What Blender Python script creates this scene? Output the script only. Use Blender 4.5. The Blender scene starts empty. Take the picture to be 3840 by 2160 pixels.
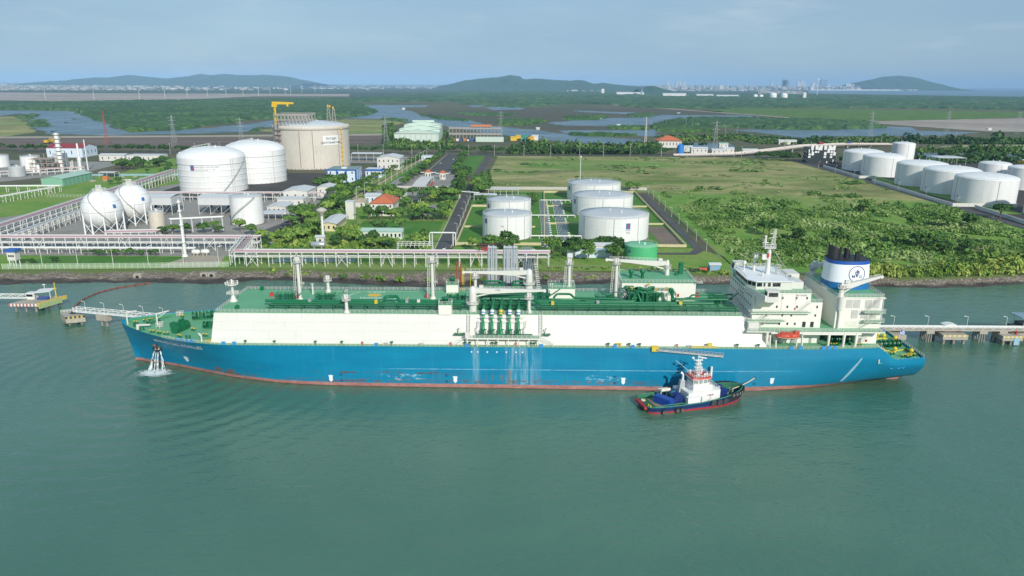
import bpy, bmesh, math, random
import numpy as np
from mathutils import Vector, Matrix, noise as mnoise
from mathutils.geometry import tessellate_polygon
PI = math.pi
rnd = random.Random(7)
S = bpy.context.scene
C = S.collection

# ------------------------------------------------------------------ camera
F_PX, CAM_H = 2690.0, 100.0                      # focal length in photo pixels, flying height
ROLL, PITCH = math.atan(21 / 3600.0), math.atan(767 / F_PX)
cr, sr, cp, sp = math.cos(ROLL), math.sin(ROLL), math.cos(PITCH), math.sin(PITCH)
cam_d = bpy.data.cameras.new('camera')
cam = bpy.data.objects.new('camera', cam_d); C.objects.link(cam)
right, down, fwd = Vector((cr, sr*sp, sr*cp)), Vector((sr, -cr*sp, -cr*cp)), Vector((0, cp, -sp))
m = Matrix((right, -down, -fwd)).transposed().to_4x4(); m.translation = (0, 0, CAM_H)
cam.matrix_world = m
cam_d.sensor_width = 36.0; cam_d.lens = F_PX/3840*36.0
cam_d.clip_start = 1.0; cam_d.clip_end = 120000.0
S.camera = cam
S.render.resolution_x, S.render.resolution_y = 1024, 576

# ------------------------------------------------------------------ sky, sun, exposure
SUN_EL, SUN_AZ = math.radians(30), math.atan2(0.40, -0.92)      # azimuth from +Y towards +X
W = bpy.data.worlds.new('World'); S.world = W; W.use_nodes = True
nt = W.node_tree; nt.nodes.clear()
sky = nt.nodes.new('ShaderNodeTexSky'); sky.sky_type = 'NISHITA'; sky.sun_disc = False
sky.sun_elevation = SUN_EL; sky.sun_rotation = SUN_AZ
sky.altitude = 0; sky.air_density = 1.0; sky.dust_density = .6; sky.ozone_density = 2.5
tc = nt.nodes.new('ShaderNodeTexCoord')
mp = nt.nodes.new('ShaderNodeMapping'); mp.inputs['Scale'].default_value = (1.0, 1.0, 5.0)
nz = nt.nodes.new('ShaderNodeTexNoise'); nz.inputs['Scale'].default_value = 2.3; nz.inputs['Detail'].default_value = 7; nz.inputs['Roughness'].default_value = .55
rp = nt.nodes.new('ShaderNodeValToRGB')
rp.color_ramp.elements[0].position = .40; rp.color_ramp.elements[0].color = (.88, .88, .88, 1)
rp.color_ramp.elements[1].position = .72; rp.color_ramp.elements[1].color = (.62, .62, .62, 1)
mx = nt.nodes.new('ShaderNodeMix'); mx.data_type = 'RGBA'
mx.inputs[7].default_value = (2.55, 3.95, 5.3, 1)     # thin high cloud veil
bg = nt.nodes.new('ShaderNodeBackground'); bg.inputs['Strength'].default_value = .09
ow = nt.nodes.new('ShaderNodeOutputWorld')
L = nt.links.new
L(tc.outputs['Generated'], mp.inputs['Vector']); L(mp.outputs['Vector'], nz.inputs['Vector'])
cm = nt.nodes.new('ShaderNodeMapping'); cm.inputs['Scale'].default_value = (1.0, 1.0, 7.0); cm.inputs['Location'].default_value = (.35, .2, 0)
cn = nt.nodes.new('ShaderNodeTexNoise'); cn.inputs['Scale'].default_value = 5.5; cn.inputs['Detail'].default_value = 8; cn.inputs['Roughness'].default_value = .6
cr_ = nt.nodes.new('ShaderNodeValToRGB'); cr_.color_ramp.elements[0].position = .56; cr_.color_ramp.elements[0].color = (0,0,0,1); cr_.color_ramp.elements[1].position = .78; cr_.color_ramp.elements[1].color = (.55,.55,.55,1)
mc = nt.nodes.new('ShaderNodeMix'); mc.data_type = 'RGBA'; mc.inputs[7].default_value = (5.2, 5.9, 6.6, 1)     # scattered thin clouds
L(tc.outputs['Generated'], cm.inputs['Vector']); L(cm.outputs['Vector'], cn.inputs['Vector']); L(cn.outputs['Fac'], cr_.inputs['Fac']); L(cr_.outputs['Color'], mc.inputs[0])
L(nz.outputs['Fac'], rp.inputs['Fac']); L(rp.outputs['Color'], mx.inputs[0])
L(sky.outputs['Color'], mx.inputs[6]); L(mx.outputs[2], mc.inputs[6]); L(mc.outputs[2], bg.inputs['Color']); L(bg.outputs['Background'], ow.inputs['Surface'])
sun_d = bpy.data.lights.new('sun', 'SUN'); sun_d.energy = 3.2; sun_d.angle = math.radians(.55); sun_d.color = (1, .955, .88)
sun = bpy.data.objects.new('sun', sun_d); C.objects.link(sun)
to_sun = Vector((math.sin(SUN_AZ)*math.cos(SUN_EL), math.cos(SUN_AZ)*math.cos(SUN_EL), math.sin(SUN_EL)))
sun.rotation_euler = to_sun.to_track_quat('Z', 'Y').to_euler(); sun.location = (300, -300, 400)
S.view_settings.view_transform = 'Standard'; S.view_settings.look = 'None'
S.view_settings.exposure = 0.36; S.view_settings.gamma = 1.0; S.view_settings.use_curve_mapping = False
S.render.engine = 'CYCLES'
S.cycles.max_bounces = 5; S.cycles.volume_bounces = 0; S.cycles.transparent_max_bounces = 6

# ------------------------------------------------------------------ photo pixel -> ground (a direction, cut with a known height)
REG = {k: (a, b, 2.576) for k, (a, b) in dict(A=(400,1040), B=(1300,1040), C=(2100,1040), D=(2840,1040), E=(960,640), F=(1920,640),
       Z=(2840,640), L=(0,640), U1=(0,240), U2=(960,240), U3=(1920,240), U4=(2840,240)).items()}
def gp(reg, x, y, z=3.0):
    a, b, k = REG[reg]; u = (a + x/k - 1920)/F_PX; v = (b + y/k - 1080)/F_PX
    d = fwd + right*u + down*v; t = (z - CAM_H)/d.z
    return (d.x*t, d.y*t)

# ------------------------------------------------------------------ materials
def lin(h):
    h = h.lstrip('#'); o = []
    for i in (0, 2, 4):
        c = int(h[i:i+2], 16)/255; o.append(c/12.92 if c <= .04045 else ((c+.055)/1.055)**2.4)
    return tuple(o)
MATS = {}
class NT:
    """tiny node helper"""
    def __init__(s, name):
        s.m = bpy.data.materials.new(name); s.m.use_nodes = True; s.t = s.m.node_tree
        s.b = s.t.nodes['Principled BSDF']; s.out = s.t.nodes['Material Output']
    def n(s, kind, **kw):
        q = s.t.nodes.new('ShaderNode'+kind)
        for k, v in kw.items(): setattr(q, k, v)
        return q
    def l(s, a, b): s.t.links.new(a, b)
    def coord(s, scale=(1,1,1), kind='Object'):
        if kind == 'World': a = s.n('NewGeometry').outputs['Position']
        else: a = s.n('TexCoord').outputs[kind]
        q = s.n('Mapping'); q.inputs['Scale'].default_value = scale; s.l(a, q.inputs['Vector']); return q.outputs['Vector']
    def noise(s, vec, scale, detail=4, rough=.6, dist=0):
        q = s.n('TexNoise'); q.inputs['Scale'].default_value = scale; q.inputs['Detail'].default_value = detail
        q.inputs['Roughness'].default_value = rough; q.inputs['Distortion'].default_value = dist; s.l(vec, q.inputs['Vector']); return q.outputs['Fac']
    def ramp(s, f, *stops):
        q = s.n('ValToRGB'); e = q.color_ramp.elements
        while len(e) < len(stops): e.new(.5)
        for i, (p, c) in enumerate(stops):
            e[i].position = p; e[i].color = (*c, 1) if isinstance(c, tuple) else (c, c, c, 1)
        s.l(f, q.inputs['Fac']); return q.outputs['Color']
    def mix(s, f, a, b, mode='MIX'):
        q = s.n('Mix', data_type='RGBA', blend_type=mode)
        for v, i in ((f, 0), (a, 6), (b, 7)):
            if isinstance(v, (int, float)): q.inputs[i].default_value = v if i == 0 else (v, v, v, 1)
            elif isinstance(v, tuple): q.inputs[i].default_value = (*v, 1)
            else: s.l(v, q.inputs[i])
        return q.outputs[2]
    def math(s, op, a, b=0.0, clamp=False):
        q = s.n('Math', operation=op, use_clamp=clamp)
        for v, i in ((a, 0), (b, 1)):
            if isinstance(v, (int, float)): q.inputs[i].default_value = v
            else: s.l(v, q.inputs[i])
        return q.outputs[0]
    def bump(s, f, strength, dist=.1):
        q = s.n('Bump'); q.inputs['Strength'].default_value = strength; q.inputs['Distance'].default_value = dist
        s.l(f, q.inputs['Height']); s.l(q.outputs['Normal'], s.b.inputs['Normal'])
    def done(s, col, rough=.6, metal=0.0, spec=.5):
        if isinstance(col, tuple): s.b.inputs['Base Color'].default_value = (*col, 1)
        else: s.l(col, s.b.inputs['Base Color'])
        if isinstance(rough, (int, float)): s.b.inputs['Roughness'].default_value = rough
        else: s.l(rough, s.b.inputs['Roughness'])
        s.b.inputs['Metallic'].default_value = metal; s.b.inputs['Specular IOR Level'].default_value = spec
        return s.m
def sc(c, k): return tuple(min(1, x*k) for x in c)
def mat(name, hexcol=None, rough=.55, metal=0.0, var=.10, scale=.6, dirt=0.0, dirtcol='#6b5c4a', bump=0.0):
    """painted / plain surface: slow tone drift plus optional streaky dirt"""
    if name in MATS: return MATS[name]
    q = NT(name); c = lin(hexcol); v = q.coord()
    col = q.ramp(q.noise(v, scale, 5), (.3, sc(c, 1-var)), (.7, sc(c, 1+var*.6)))
    if dirt:
        st = q.noise(q.coord((1.3, 1.3, .12)), 1.1, 6, .65)
        f = q.math('MULTIPLY', q.ramp(st, (.50, 0.0), (.74, 1.0)), dirt)
        col = q.mix(f, col, lin(dirtcol))
    if bump: q.bump(q.noise(v, scale*6, 6), bump)
    MATS[name] = q.done(col, rough, metal); return MATS[name]
def foliage(name, a, b, c, attr=True):
    if name in MATS: return MATS[name]
    q = NT(name)
    if attr:
        at = q.n('Attribute', attribute_name='tint'); f = at.outputs['Fac']
    else:
        oi = q.n('ObjectInfo'); at = q.n('Attribute', attribute_name='tint')
        f = q.math('ADD', q.math('MULTIPLY', oi.outputs['Random'], .6), q.math('MULTIPLY', at.outputs['Fac'], .4))
    col = q.ramp(f, (0.05, lin(a)), (.5, lin(b)), (.95, lin(c)))
    MATS[name] = q.done(col, .7, 0, .25); return MATS[name]

# ------------------------------------------------------------------ mesh builder
class MB:
    def __init__(s): s.v = []; s.f = []; s.sm = []
    def add(s, vs, fs, smooth=False):
        o = len(s.v); s.v += [tuple(p) for p in vs]; s.f += [tuple(o+i for i in f) for f in fs]; s.sm += [smooth]*len(fs); return s
    def box(s, x0, x1, y0, y1, z0, z1):
        return s.add([(x0,y0,z0),(x1,y0,z0),(x1,y1,z0),(x0,y1,z0),(x0,y0,z1),(x1,y0,z1),(x1,y1,z1),(x0,y1,z1)],
                     [(0,3,2,1),(4,5,6,7),(0,1,5,4),(1,2,6,5),(2,3,7,6),(3,0,4,7)])
    def prism(s, pts, z0, z1):
        n = len(pts); A = sum(pts[i][0]*pts[(i+1)%n][1]-pts[(i+1)%n][0]*pts[i][1] for i in range(n))
        if A < 0: pts = pts[::-1]
        return s.add([(x,y,z0) for x, y in pts]+[(x,y,z1) for x, y in pts],
                     [tuple(range(n))[::-1], tuple(range(n, 2*n))]+[(i,(i+1)%n,n+(i+1)%n,n+i) for i in range(n)])
    def loft(s, secs, cap=True, smooth=False, closed=True):
        n = len(secs[0]); vs = [p for q in secs for p in q]; fs = []
        for k in range(len(secs)-1):
            for i in range(n if closed else n-1):
                j = (i+1) % n; fs.append((k*n+i, k*n+j, (k+1)*n+j, (k+1)*n+i))
        s.add(vs, fs, smooth)
        if cap and closed: s.add(secs[0], [tuple(range(n))[::-1]]); s.add(secs[-1], [tuple(range(n))])
        return s
    def cyl(s, p0, p1, r0, r1=None, n=10, cap=True, smooth=True):
        r1 = r0 if r1 is None else r1; a, b = Vector(p0), Vector(p1); d = (b-a)
        if d.length < 1e-6: return s
        q = d.to_track_quat('Z', 'Y'); X, Y = q @ Vector((1,0,0)), q @ Vector((0,1,0))
        cs = [(math.cos(2*PI*i/n), math.sin(2*PI*i/n)) for i in range(n)]
        return s.loft([[a+(X*c+Y*t)*r0 for c, t in cs], [b+(X*c+Y*t)*r1 for c, t in cs]], cap, smooth)
    def tube(s, pts, r, n=8):
        pts = [Vector(p) for p in pts]; secs = []
        for i, p in enumerate(pts):
            d = (pts[min(i+1, len(pts)-1)]-pts[max(i-1, 0)]).normalized()
            up = Vector((0,0,1)) if abs(d.z) < .9 else Vector((0,1,0)); X = d.cross(up).normalized(); Y = X.cross(d)
            secs.append([p+(X*math.cos(2*PI*k/n)+Y*math.sin(2*PI*k/n))*r for k in range(n)])
        return s.loft(secs, True, True)
    def bar(s, p0, p1, w, h=None): return s.cyl(p0, p1, w*.7071, n=4, smooth=False)
    def lathe(s, prof, n=24, c=(0,0,0), smooth=True, a0=0.0):
        secs = [[(c[0]+r*math.cos(a0+2*PI*i/n), c[1]+r*math.sin(a0+2*PI*i/n), c[2]+z) for i in range(n)] for r, z in prof]
        return s.loft(secs, True, smooth)
    def ring(s, c, R, r, axis='y', n=14, k=6):
        secs = []
        for i in range(n+1):
            a = 2*PI*i/n; row = []
            for j in range(k):
                b = 2*PI*j/k; q = R+r*math.cos(b); w = r*math.sin(b)
                p = {'y': (q*math.cos(a), w, q*math.sin(a)), 'z': (q*math.cos(a), q*math.sin(a), w), 'x': (w, q*math.cos(a), q*math.sin(a))}[axis]
                row.append((c[0]+p[0], c[1]+p[1], c[2]+p[2]))
            secs.append(row)
        return s.loft(secs, False, True)
    def sph(s, c, r, n=12, k=7, sz=1.0, zmin=-1.0):
        prof = []
        for i in range(k+1):
            t = -PI/2+PI*i/k
            if math.sin(t) < zmin-1e-6: continue
            prof.append((max(r*math.cos(t), 1e-3), r*sz*math.sin(t)))
        return s.lathe(prof, n, c)
    def mesh(s, name='mesh'):
        me = bpy.data.meshes.new(name); me.from_pydata(s.v, [], s.f); me.polygons.foreach_set('use_smooth', s.sm); me.update(); return me
def obj(name, mb, material, parent=None, loc=None, rot=None):
    me = mb.mesh(name) if isinstance(mb, MB) else mb
    if material is not None and not me.materials: me.materials.append(material)
    o = bpy.data.objects.new(name, me); C.objects.link(o)
    if parent is not None: o.parent = parent
    if loc is not None: o.location = loc
    if rot is not None: o.rotation_euler = rot
    return o
def tag(o, label, cat=None, group=None, kind=None):
    if label: o['label'] = label
    if cat: o['category'] = cat
    if group: o['group'] = group
    if kind: o['kind'] = kind
    return o
def thing(name, label, cat, loc=(0,0,0), rz=0.0, group=None):
    o = bpy.data.objects.new(name, None); C.objects.link(o); o.empty_display_size = .5
    o.location = loc; o.rotation_euler = (0, 0, rz); return tag(o, label, cat, group)
def struct(name, mb, material): return tag(obj(name, mb, material), None, kind='structure')
def dup(src, loc=None, rz=None, label=None):
    r = src.copy(); C.objects.link(r)
    if loc is not None: r.location = loc
    if rz is not None: r.rotation_euler = (0, 0, rz)
    if label: r['label'] = label
    for ch in src.children:
        c = ch.copy(); C.objects.link(c); c.parent = r
        for g in ch.children: d = g.copy(); C.objects.link(d); d.parent = c
    return r
def rail(pts, h=1.1, step=1.6, closed=False, r=.035, bars=3):
    """railing along a 3-D polyline: posts and bars"""
    mb = MB(); P = [Vector(p) for p in pts]
    if closed: P.append(P[0])
    for a, b in zip(P, P[1:]):
        n = max(1, round((b-a).length/step))
        for i in range(n+1):
            p = a.lerp(b, i/n); mb.bar(p, p+Vector((0,0,h)), r*2)
        for k in range(1, bars+1): mb.bar(a+Vector((0,0,h*k/bars)), b+Vector((0,0,h*k/bars)), r*1.7)
    return mb
def stair(p0, p1, w, n=9):
    """ladder between two points, treads across x or y"""
    mb = MB(); a, b = Vector(p0), Vector(p1); d = b-a; side = Vector((-d.y, d.x, 0))
    side = side.normalized()*w/2 if side.length > 1e-4 else Vector((w/2,0,0))
    for s_ in (-1, 1):
        mb.bar(a+side*s_, b+side*s_, .10); mb.bar(a+side*s_+Vector((0,0,.9)), b+side*s_+Vector((0,0,.9)), .06)
    for i in range(1, n): p = a.lerp(b, i/n); mb.bar(p-side, p+side, .11)
    return mb
def letters(txt, size, mapper, name, material, parent, thick=0.0, shear=0.0):
    cu = bpy.data.curves.new('t', 'FONT'); cu.body = txt; cu.size = size; cu.align_x = 'CENTER'; cu.align_y = 'CENTER'; cu.extrude = thick; cu.shear = shear; cu.resolution_u = 2; cu.offset = size*.012
    o = bpy.data.objects.new('t', cu); C.objects.link(o); dg = bpy.context.evaluated_depsgraph_get()
    me = bpy.data.meshes.new_from_object(o.evaluated_get(dg)); bpy.data.objects.remove(o); bpy.data.curves.remove(cu)
    for v in me.vertices: v.co = Vector(mapper(v.co.x, v.co.y, v.co.z))
    me.materials.clear(); return obj(name, me, material, parent)
white = mat('white_paint', '#d6d4cb', .45, var=.03, scale=.25, dirt=.16, dirtcol='#b3aa94')
# ------------------------------------------------------------------ ground, river, banks
def water_mat(name, deep, silt, rough, wave, fleck=.35):
    q = NT(name); v = q.coord(kind='World')
    big = q.noise(v, .006, 5, .6, .8)
    col = q.ramp(big, (.30, lin(deep)), (.72, lin(silt)))
    h1 = q.noise(q.coord((.55, 1.0, 1), 'World'), .22, 3, .55, .3)
    h2 = q.noise(q.coord((.7, 1.0, 1), 'World'), .85, 4, .6, .2)
    h3 = q.noise(q.coord((1.0, .6, 1), 'World'), .03, 3, .5, 1.2)
    wv = q.n('TexWave', wave_type='RINGS', rings_direction='SPHERICAL'); wv.inputs['Scale'].default_value = .05
    wv.inputs['Distortion'].default_value = 3; wv.inputs['Detail'].default_value = 3; wv.inputs['Detail Scale'].default_value = .6
    mpw = q.n('Mapping'); mpw.inputs['Location'].default_value = (122, -236, 0); q.l(q.n('NewGeometry').outputs['Position'], mpw.inputs['Vector']); q.l(mpw.outputs['Vector'], wv.inputs['Vector'])
    vl = q.n('VectorMath', operation='LENGTH'); q.l(mpw.outputs['Vector'], vl.inputs[0]); ringf = q.math('MULTIPLY', q.ramp(q.math('MULTIPLY', vl.outputs['Value'], 1/130), (.08, 1.0), (.9, 0.0)), .9)
    h = q.math('ADD', q.math('MULTIPLY', h1, 1.5), q.math('ADD', q.math('MULTIPLY', h2, .75), q.math('ADD', q.math('MULTIPLY', h3, 1.6), q.math('MULTIPLY', wv.outputs['Fac'], ringf))))
    q.bump(h, 1.0, wave)
    q.b.inputs['IOR'].default_value = 1.75
    return q.done(col, q.ramp(q.noise(v, .012, 4, .6, 1.5), (.35, rough), (.7, rough*2.2)), 0, .5)

river_m = water_mat('river_water', '#37644f', '#50775f', .09, .30)
chan_m = water_mat('channel_water', '#3d5560', '#566a70', .22, .30)
sea_m = water_mat('sea_water', '#4a6a78', '#58757f', .3, .5)

def ground_mat(name, cols, scale=.02, fine=.35, bump=.25, stretch=(1,1,1)):
    q = NT(name); v = q.coord(stretch, 'World')
    a = q.noise(v, scale, 7, .62, .6); b = q.noise(q.coord(kind='World'), scale*9, 5, .65)
    f = q.math('ADD', q.math('MULTIPLY', a, 1-fine), q.math('MULTIPLY', b, fine))
    n = len(cols); col = q.ramp(f, *[(.34+.32*i/(n-1), lin(c)) for i, c in enumerate(cols)])
    if bump: q.bump(b, bump, .6)
    return q.done(col, .9, 0, .2)
G_land = ground_mat('marsh_ground', ['#3f4a33', '#4d5a3a', '#5d5d44', '#6a6350', '#55603f'], .004)
G_dry0 = ground_mat('dry_grass_plain', ['#46562c', '#5d6a33', '#8a8454', '#7d7b44', '#6b6248', '#4f652f'], .011, .42, .3, (.5,1,1))
q = NT('dry_grass'); v = q.coord((.5,1,1),'World'); fi = q.noise(q.coord(kind='World'), .16, 6, .7)
def fld(n_, lo, hi, fx=.35): return q.ramp(q.math('ADD', q.math('MULTIPLY', n_, 1-fx), q.math('MULTIPLY', fi, fx)), (lo, 0.0), (hi, 1.0))
c_ = q.mix(fld(q.noise(v, .02, 6, .65, 1.0), .40, .60), lin('#66763a'), lin('#a89f6c')); c_ = q.mix(q.math('MULTIPLY', fld(q.noise(q.coord((.45,1,2),'World'), .009, 5, .6, .8), .53, .60), .85), c_, lin('#63903a')); c_ = q.mix(q.math('MULTIPLY', fld(q.noise(q.coord((.35,1.2,5),'World'), .017, 5, .6, .8), .55, .62), .8), c_, lin('#6b5f4c')); c_ = q.mix(q.math('MULTIPLY', fld(q.noise(q.coord((.6,1,9),'World'), .05, 6, .7), .56, .66), .7), c_, lin('#3c5326'))
yz = q.n('SeparateXYZ'); q.l(q.n('NewGeometry').outputs['Position'], yz.inputs[0]); fr0 = q.math('ADD', q.math('MULTIPLY', q.math('SUBTRACT', 650, yz.outputs['Y']), .004), q.math('ADD', q.math('MULTIPLY', q.noise(q.coord(kind='World'), .014, 6, .65, 1.0), 1.1), -.05))
rg0 = q.ramp(q.math('ADD', q.math('MULTIPLY', q.noise(q.coord((1,1,4),'World'), .03, 7, .62, .6), .6), q.math('MULTIPLY', fi, .4)), (.36, lin('#527a30')), (.48, lin('#688f38')), (.58, lin('#83954c')), (.68, lin('#567f30')))
c_ = q.mix(q.ramp(fr0, (.42, 0.0), (.66, 1.0)), c_, rg0); q.bump(fi, .4, .8); G_dry = q.done(c_, .9, 0, .2)
G_field = ground_mat('grass_field', ['#3c5a22', '#4d6d28', '#5f7a35', '#6d7a40'], .02)
G_lawn = ground_mat('lawn', ['#3c6b26', '#47782b', '#557d36', '#486f2e'], .05)
G_rough = ground_mat('rough_grass', ['#527a30', '#688f38', '#7f924a', '#567f30'], .03)
G_soil = ground_mat('bare_soil', ['#5a5049', '#6b5f56', '#7d7064', '#655a50'], .006, .3, .2, (.3,1,1))
G_plow = ground_mat('dark_soil', ['#544a43', '#6a5d53', '#80736a'], .01, .3, .2, (.25,1,1))
G_mud = ground_mat('tidal_mud', ['#3a3531', '#4a433d', '#5a5048', '#423c36'], .03, .45, .4)
G_sand = ground_mat('sand_track', ['#9a9080', '#aaa08e', '#8b8272'], .02, .4, .1)
G_conc = ground_mat('concrete_yard', ['#7c7a75', '#8b8983', '#98958d', '#6e6c68'], .05, .45, .05)
G_asph = ground_mat('asphalt', ['#4c4c4d', '#565656', '#5f5e5c'], .06, .4, .05)
G_dark = ground_mat('wet_gravel', ['#3c3b38', '#484643', '#54514c'], .05, .4, .1)
G_salt = ground_mat('salt_flat', ['#857a70', '#978b80', '#aca094', '#7d7a68'], .0025, .3, .1, (.35,1,1))
G_marsh = ground_mat('mud_marsh', ['#4a4238', '#5a5148', '#505840', '#655b50'], .006, .4, .2, (.3,1,1))

def wig(poly, amp=.05, seed=1):
    """give a hand-laid outline an irregular natural edge"""
    r = random.Random(seed); out = []
    for i in range(len(poly)):
        a, b = Vector(poly[i]), Vector(poly[(i+1) % len(poly)]); d = b-a; n = max(2, min(14, int(d.length/25)+2)); t = Vector((-d.y, d.x))
        for k in range(n):
            w = 0 if k == 0 else (r.random()-.5)*2*amp*min(1, 300/max(d.length, 1))
            out.append(tuple(a + d*(k/n) + t*w))
    return out
def sheet(name, poly, material, z, amp=0.0, seed=1):
    if amp: poly = wig(poly, amp, seed)
    vs = [Vector((x, y, z)) for x, y in poly]; tr = tessellate_polygon([vs]); mb = MB()
    fs = []
    for a, b, c in tr:
        n = (vs[b]-vs[a]).cross(vs[c]-vs[a]); fs.append((a,b,c) if n.z > 0 else (a,c,b))
    mb.add(vs, fs); return struct(name, mb, material)
def pix(*pts, z=3.0):
    out = []; reg = None
    for p in pts:
        if isinstance(p, str): reg = p
        else: out.append(gp(reg, p[0], p[1], z))
    return out
def rect(x0, x1, y0, y1): return [(x0,y0),(x1,y0),(x1,y1),(x0,y1)]

# shoreline: x, foot of the bank at the water, top of the bank
SHORE = [(-1500,330,352),(-700,342,360),(-420,349,366),(-300,351,368),(-261,352,369),(-236,354,371),(-196,358,373),(-176,356,374),(-151,353,376),(-133,364,376),(-107,362,375),
         (-78,355,374),(-46,349,374),(-20,352,375),(13,358,376),(53,360,376),(98,361,370),(115,363,370),(150,360,368),(188,360,367),(209,358,365),(244,361,368),(274,368,375),(340,376,384),(500,385,395),(900,400,412),(1600,420,436)]
def shore_at(x, k):
    for a, b in zip(SHORE, SHORE[1:]):
        if a[0] <= x <= b[0]: t = (x-a[0])/(b[0]-a[0]); return a[k]+(b[k]-a[k])*t
    return SHORE[0][k] if x < SHORE[0][0] else SHORE[-1][k]
xs = [-40000, -8000, -3000] + [x for x in range(-1500, -420, 60)] + [x for x in np.arange(-420, 420, 2.5)] + [x for x in range(420, 1600, 60)] + [3000, 8000, 40000]
bank = MB(); rows = []
for x in xs:
    x = float(x); w, t = shore_at(x, 1), shore_at(x, 2); row = []
    for i in range(9):
        s = i/8; y = w-6+(t-w+6)*s; z = -1.6+4.6*s**.8
        if 0 < i < 8: z += .55*(mnoise.noise((x*.13, y*.2, 0))+.6*mnoise.noise((x*.5, y*.6, 3)))*(1-abs(s-.5)); y += 1.2*mnoise.noise((x*.08, 5, s))
        row.append((x, y, z if i < 8 else 3.0))
    rows.append(row)
bank.loft(rows, False, False, closed=False); bank.f = [f[::-1] for f in bank.f]
q = NT('river_bank'); v = q.coord(kind='World'); hz = q.n('SeparateXYZ'); q.l(q.n('NewGeometry').outputs['Position'], hz.inputs[0])
st = q.n('TexVoronoi'); st.inputs['Scale'].default_value = .9; q.l(v, st.inputs['Vector'])
stone = q.ramp(q.math('ADD', q.math('MULTIPLY', st.outputs['Distance'], .5), q.math('MULTIPLY', q.noise(v, .35, 6), .6)), (.35, lin('#544a40')), (.55, lin('#776c5f')), (.8, lin('#9c9386')))
mud = q.ramp(q.noise(v, .12, 6), (.35, lin('#37332f')), (.65, lin('#4c453f')))
lift = q.math('ADD', hz.outputs['Z'], q.math('MULTIPLY', q.math('SUBTRACT', q.noise(v, .06, 4), .5), 2.6))
col = q.mix(q.ramp(q.math('MULTIPLY', lift, .3), (.18, 0.0), (.36, 1.0)), mud, stone)
col = q.mix(q.ramp(q.math('MULTIPLY', q.math('ADD', lift, 0), .3), (.62, 0.0), (.84, 1.0)), col, lin('#5d6f36'))
q.bump(st.outputs['Distance'], .7, .5)
struct('river_bank', bank, q.done(col, .85, 0, .3))
sheet('river', [(-40000,-3000),(40000,-3000)] + [(x, shore_at(x, 1)+6) for x in reversed([float(x) for x in xs])], river_m, 0.0)
sheet('land', [(float(x), shore_at(float(x), 2)) for x in xs] + [(40000, 46000), (-40000, 46000)], G_land, 3.0)

# far zones, outlines read off the photograph and laid on the ground
Z1 = 3.05
sheet('dry_field', [(-150,640),(372,690),(372,1010),(232,1012),(-20,1012),(-30,690)], G_dry, 3.03)
sheet('scrub_field', [(122,378),(200,368),(340,384),(372,520),(378,690),(128,682)], G_dry, Z1)
sheet('salt_flat', pix('U1',(-600,268),(900,283),(2576,288),'U2',(900,290),(900,312),(0,312),'U1',(1700,348),(1100,372),(0,350),(-600,350)), G_salt, 3.3, .02, 2)
sheet('grass_field', pix('U1',(-500,505),(150,508),(290,600),(330,660),(0,705),(-500,705)), G_dry, Z1, .03, 3)
sheet('field_track', pix('U1',(-500,706),(1000,694),(2000,690),'U2',(300,680),(1250,672),(1250,690),(300,700),'U1',(2000,705),(1000,712),(-500,722)), G_sand, 3.12)
sheet('ploughed_field', pix('U1',(-500,722),(1000,714),(1760,712),'U2',(300,705),(1260,690),(1260,760),(880,770),'U1',(1760,800),(600,830),(-500,815)), G_plow, Z1)
sheet('meadow', pix('U2',(850,535),(1200,535),(1460,570),(1250,600),(1250,668),(300,678),(0,640)), G_dry, Z1, .03, 4)
sheet('marsh', pix('U2',(1560,470),(2576,430),'U3',(1300,430),(2000,455),(2100,500),(1500,520),(1380,560),(1200,640),(480,660),'U2',(2576,610),(2100,560),(1600,500)), G_marsh, Z1, .05, 5)
sheet('green_plain', pix('U3',(1750,452),(2100,430),'U4',(0,430),(1000,440),(2576,462),(3200,470),(3200,545),(2576,515),(1500,545),(1000,552),(500,530),(0,488),'U3',(2100,470)), G_field, Z1, .02, 6)
sheet('brown_plain', pix('U4',(1100,552),(2576,522),(3200,520),(3200,680),(2576,655),(2200,650),(1300,585)), G_salt, Z1, .02, 7)
sheet('plain_track', pix('U3',(780,366),(1000,400),(1700,450),(2576,512),'U4',(500,542),(1300,583),(2300,655),(2330,650),(1300,575),(500,535),'U3',(2576,506),(1700,444),(1000,394),(790,364)), G_sand, 3.2)
sheet('sand_bar', pix('U4',(1700,800),(2100,778),(3000,778),(3000,806),(2300,806)), G_sand, Z1, .03, 8)
ch = 3.14
sheet('channel', pix('U1',(-400,455),(0,448),(680,455),(790,490),(1000,560),(1180,640),(1250,662),(2000,620),(2576,560),'U2',(0,562),(170,545),(170,610),(0,612),'U1',(2400,655),(1900,672),(1000,690),(450,672),(310,610),(290,545),(345,490),(180,478),(0,500),(-400,500)), chan_m, ch, .03, 9)
sheet('channel_bend', pix('U2',(840,528),(1000,490),(1130,440),(1370,420),(1540,470),(1600,500),(2080,548),(2300,600),(2576,625),'U3',(-60,628),(200,634),(480,676),(900,708),(1240,728),(1260,782),(900,778),(560,756),(190,722),'U2',(2400,690),(1850,605),(1700,570),(1500,562),(1200,532),(1000,528)), chan_m, ch, .03, 10)
sheet('far_channel', pix('U2',(900,395),(1660,398),(1650,415),(1370,420),(1130,440),(1000,412)), chan_m, ch, .03, 11)
sheet('tidal_pool', pix('U3',(330,570),(700,530),(1100,520),(1500,492),(2300,498),(2440,522),(1900,532),(1500,536),(1340,588),(900,602),(500,596)), chan_m, 3.16, .05, 12)
sheet('narrow_pool', pix('U3',(440,642),(1000,640),(1420,632),(1420,698),(1000,694),(520,674)), chan_m, 3.18, .05, 13)
sheet('thin_pool', pix('U3',(560,448),(1200,470),(1180,488),(700,465)), chan_m, 3.18, .05, 14)
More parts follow.
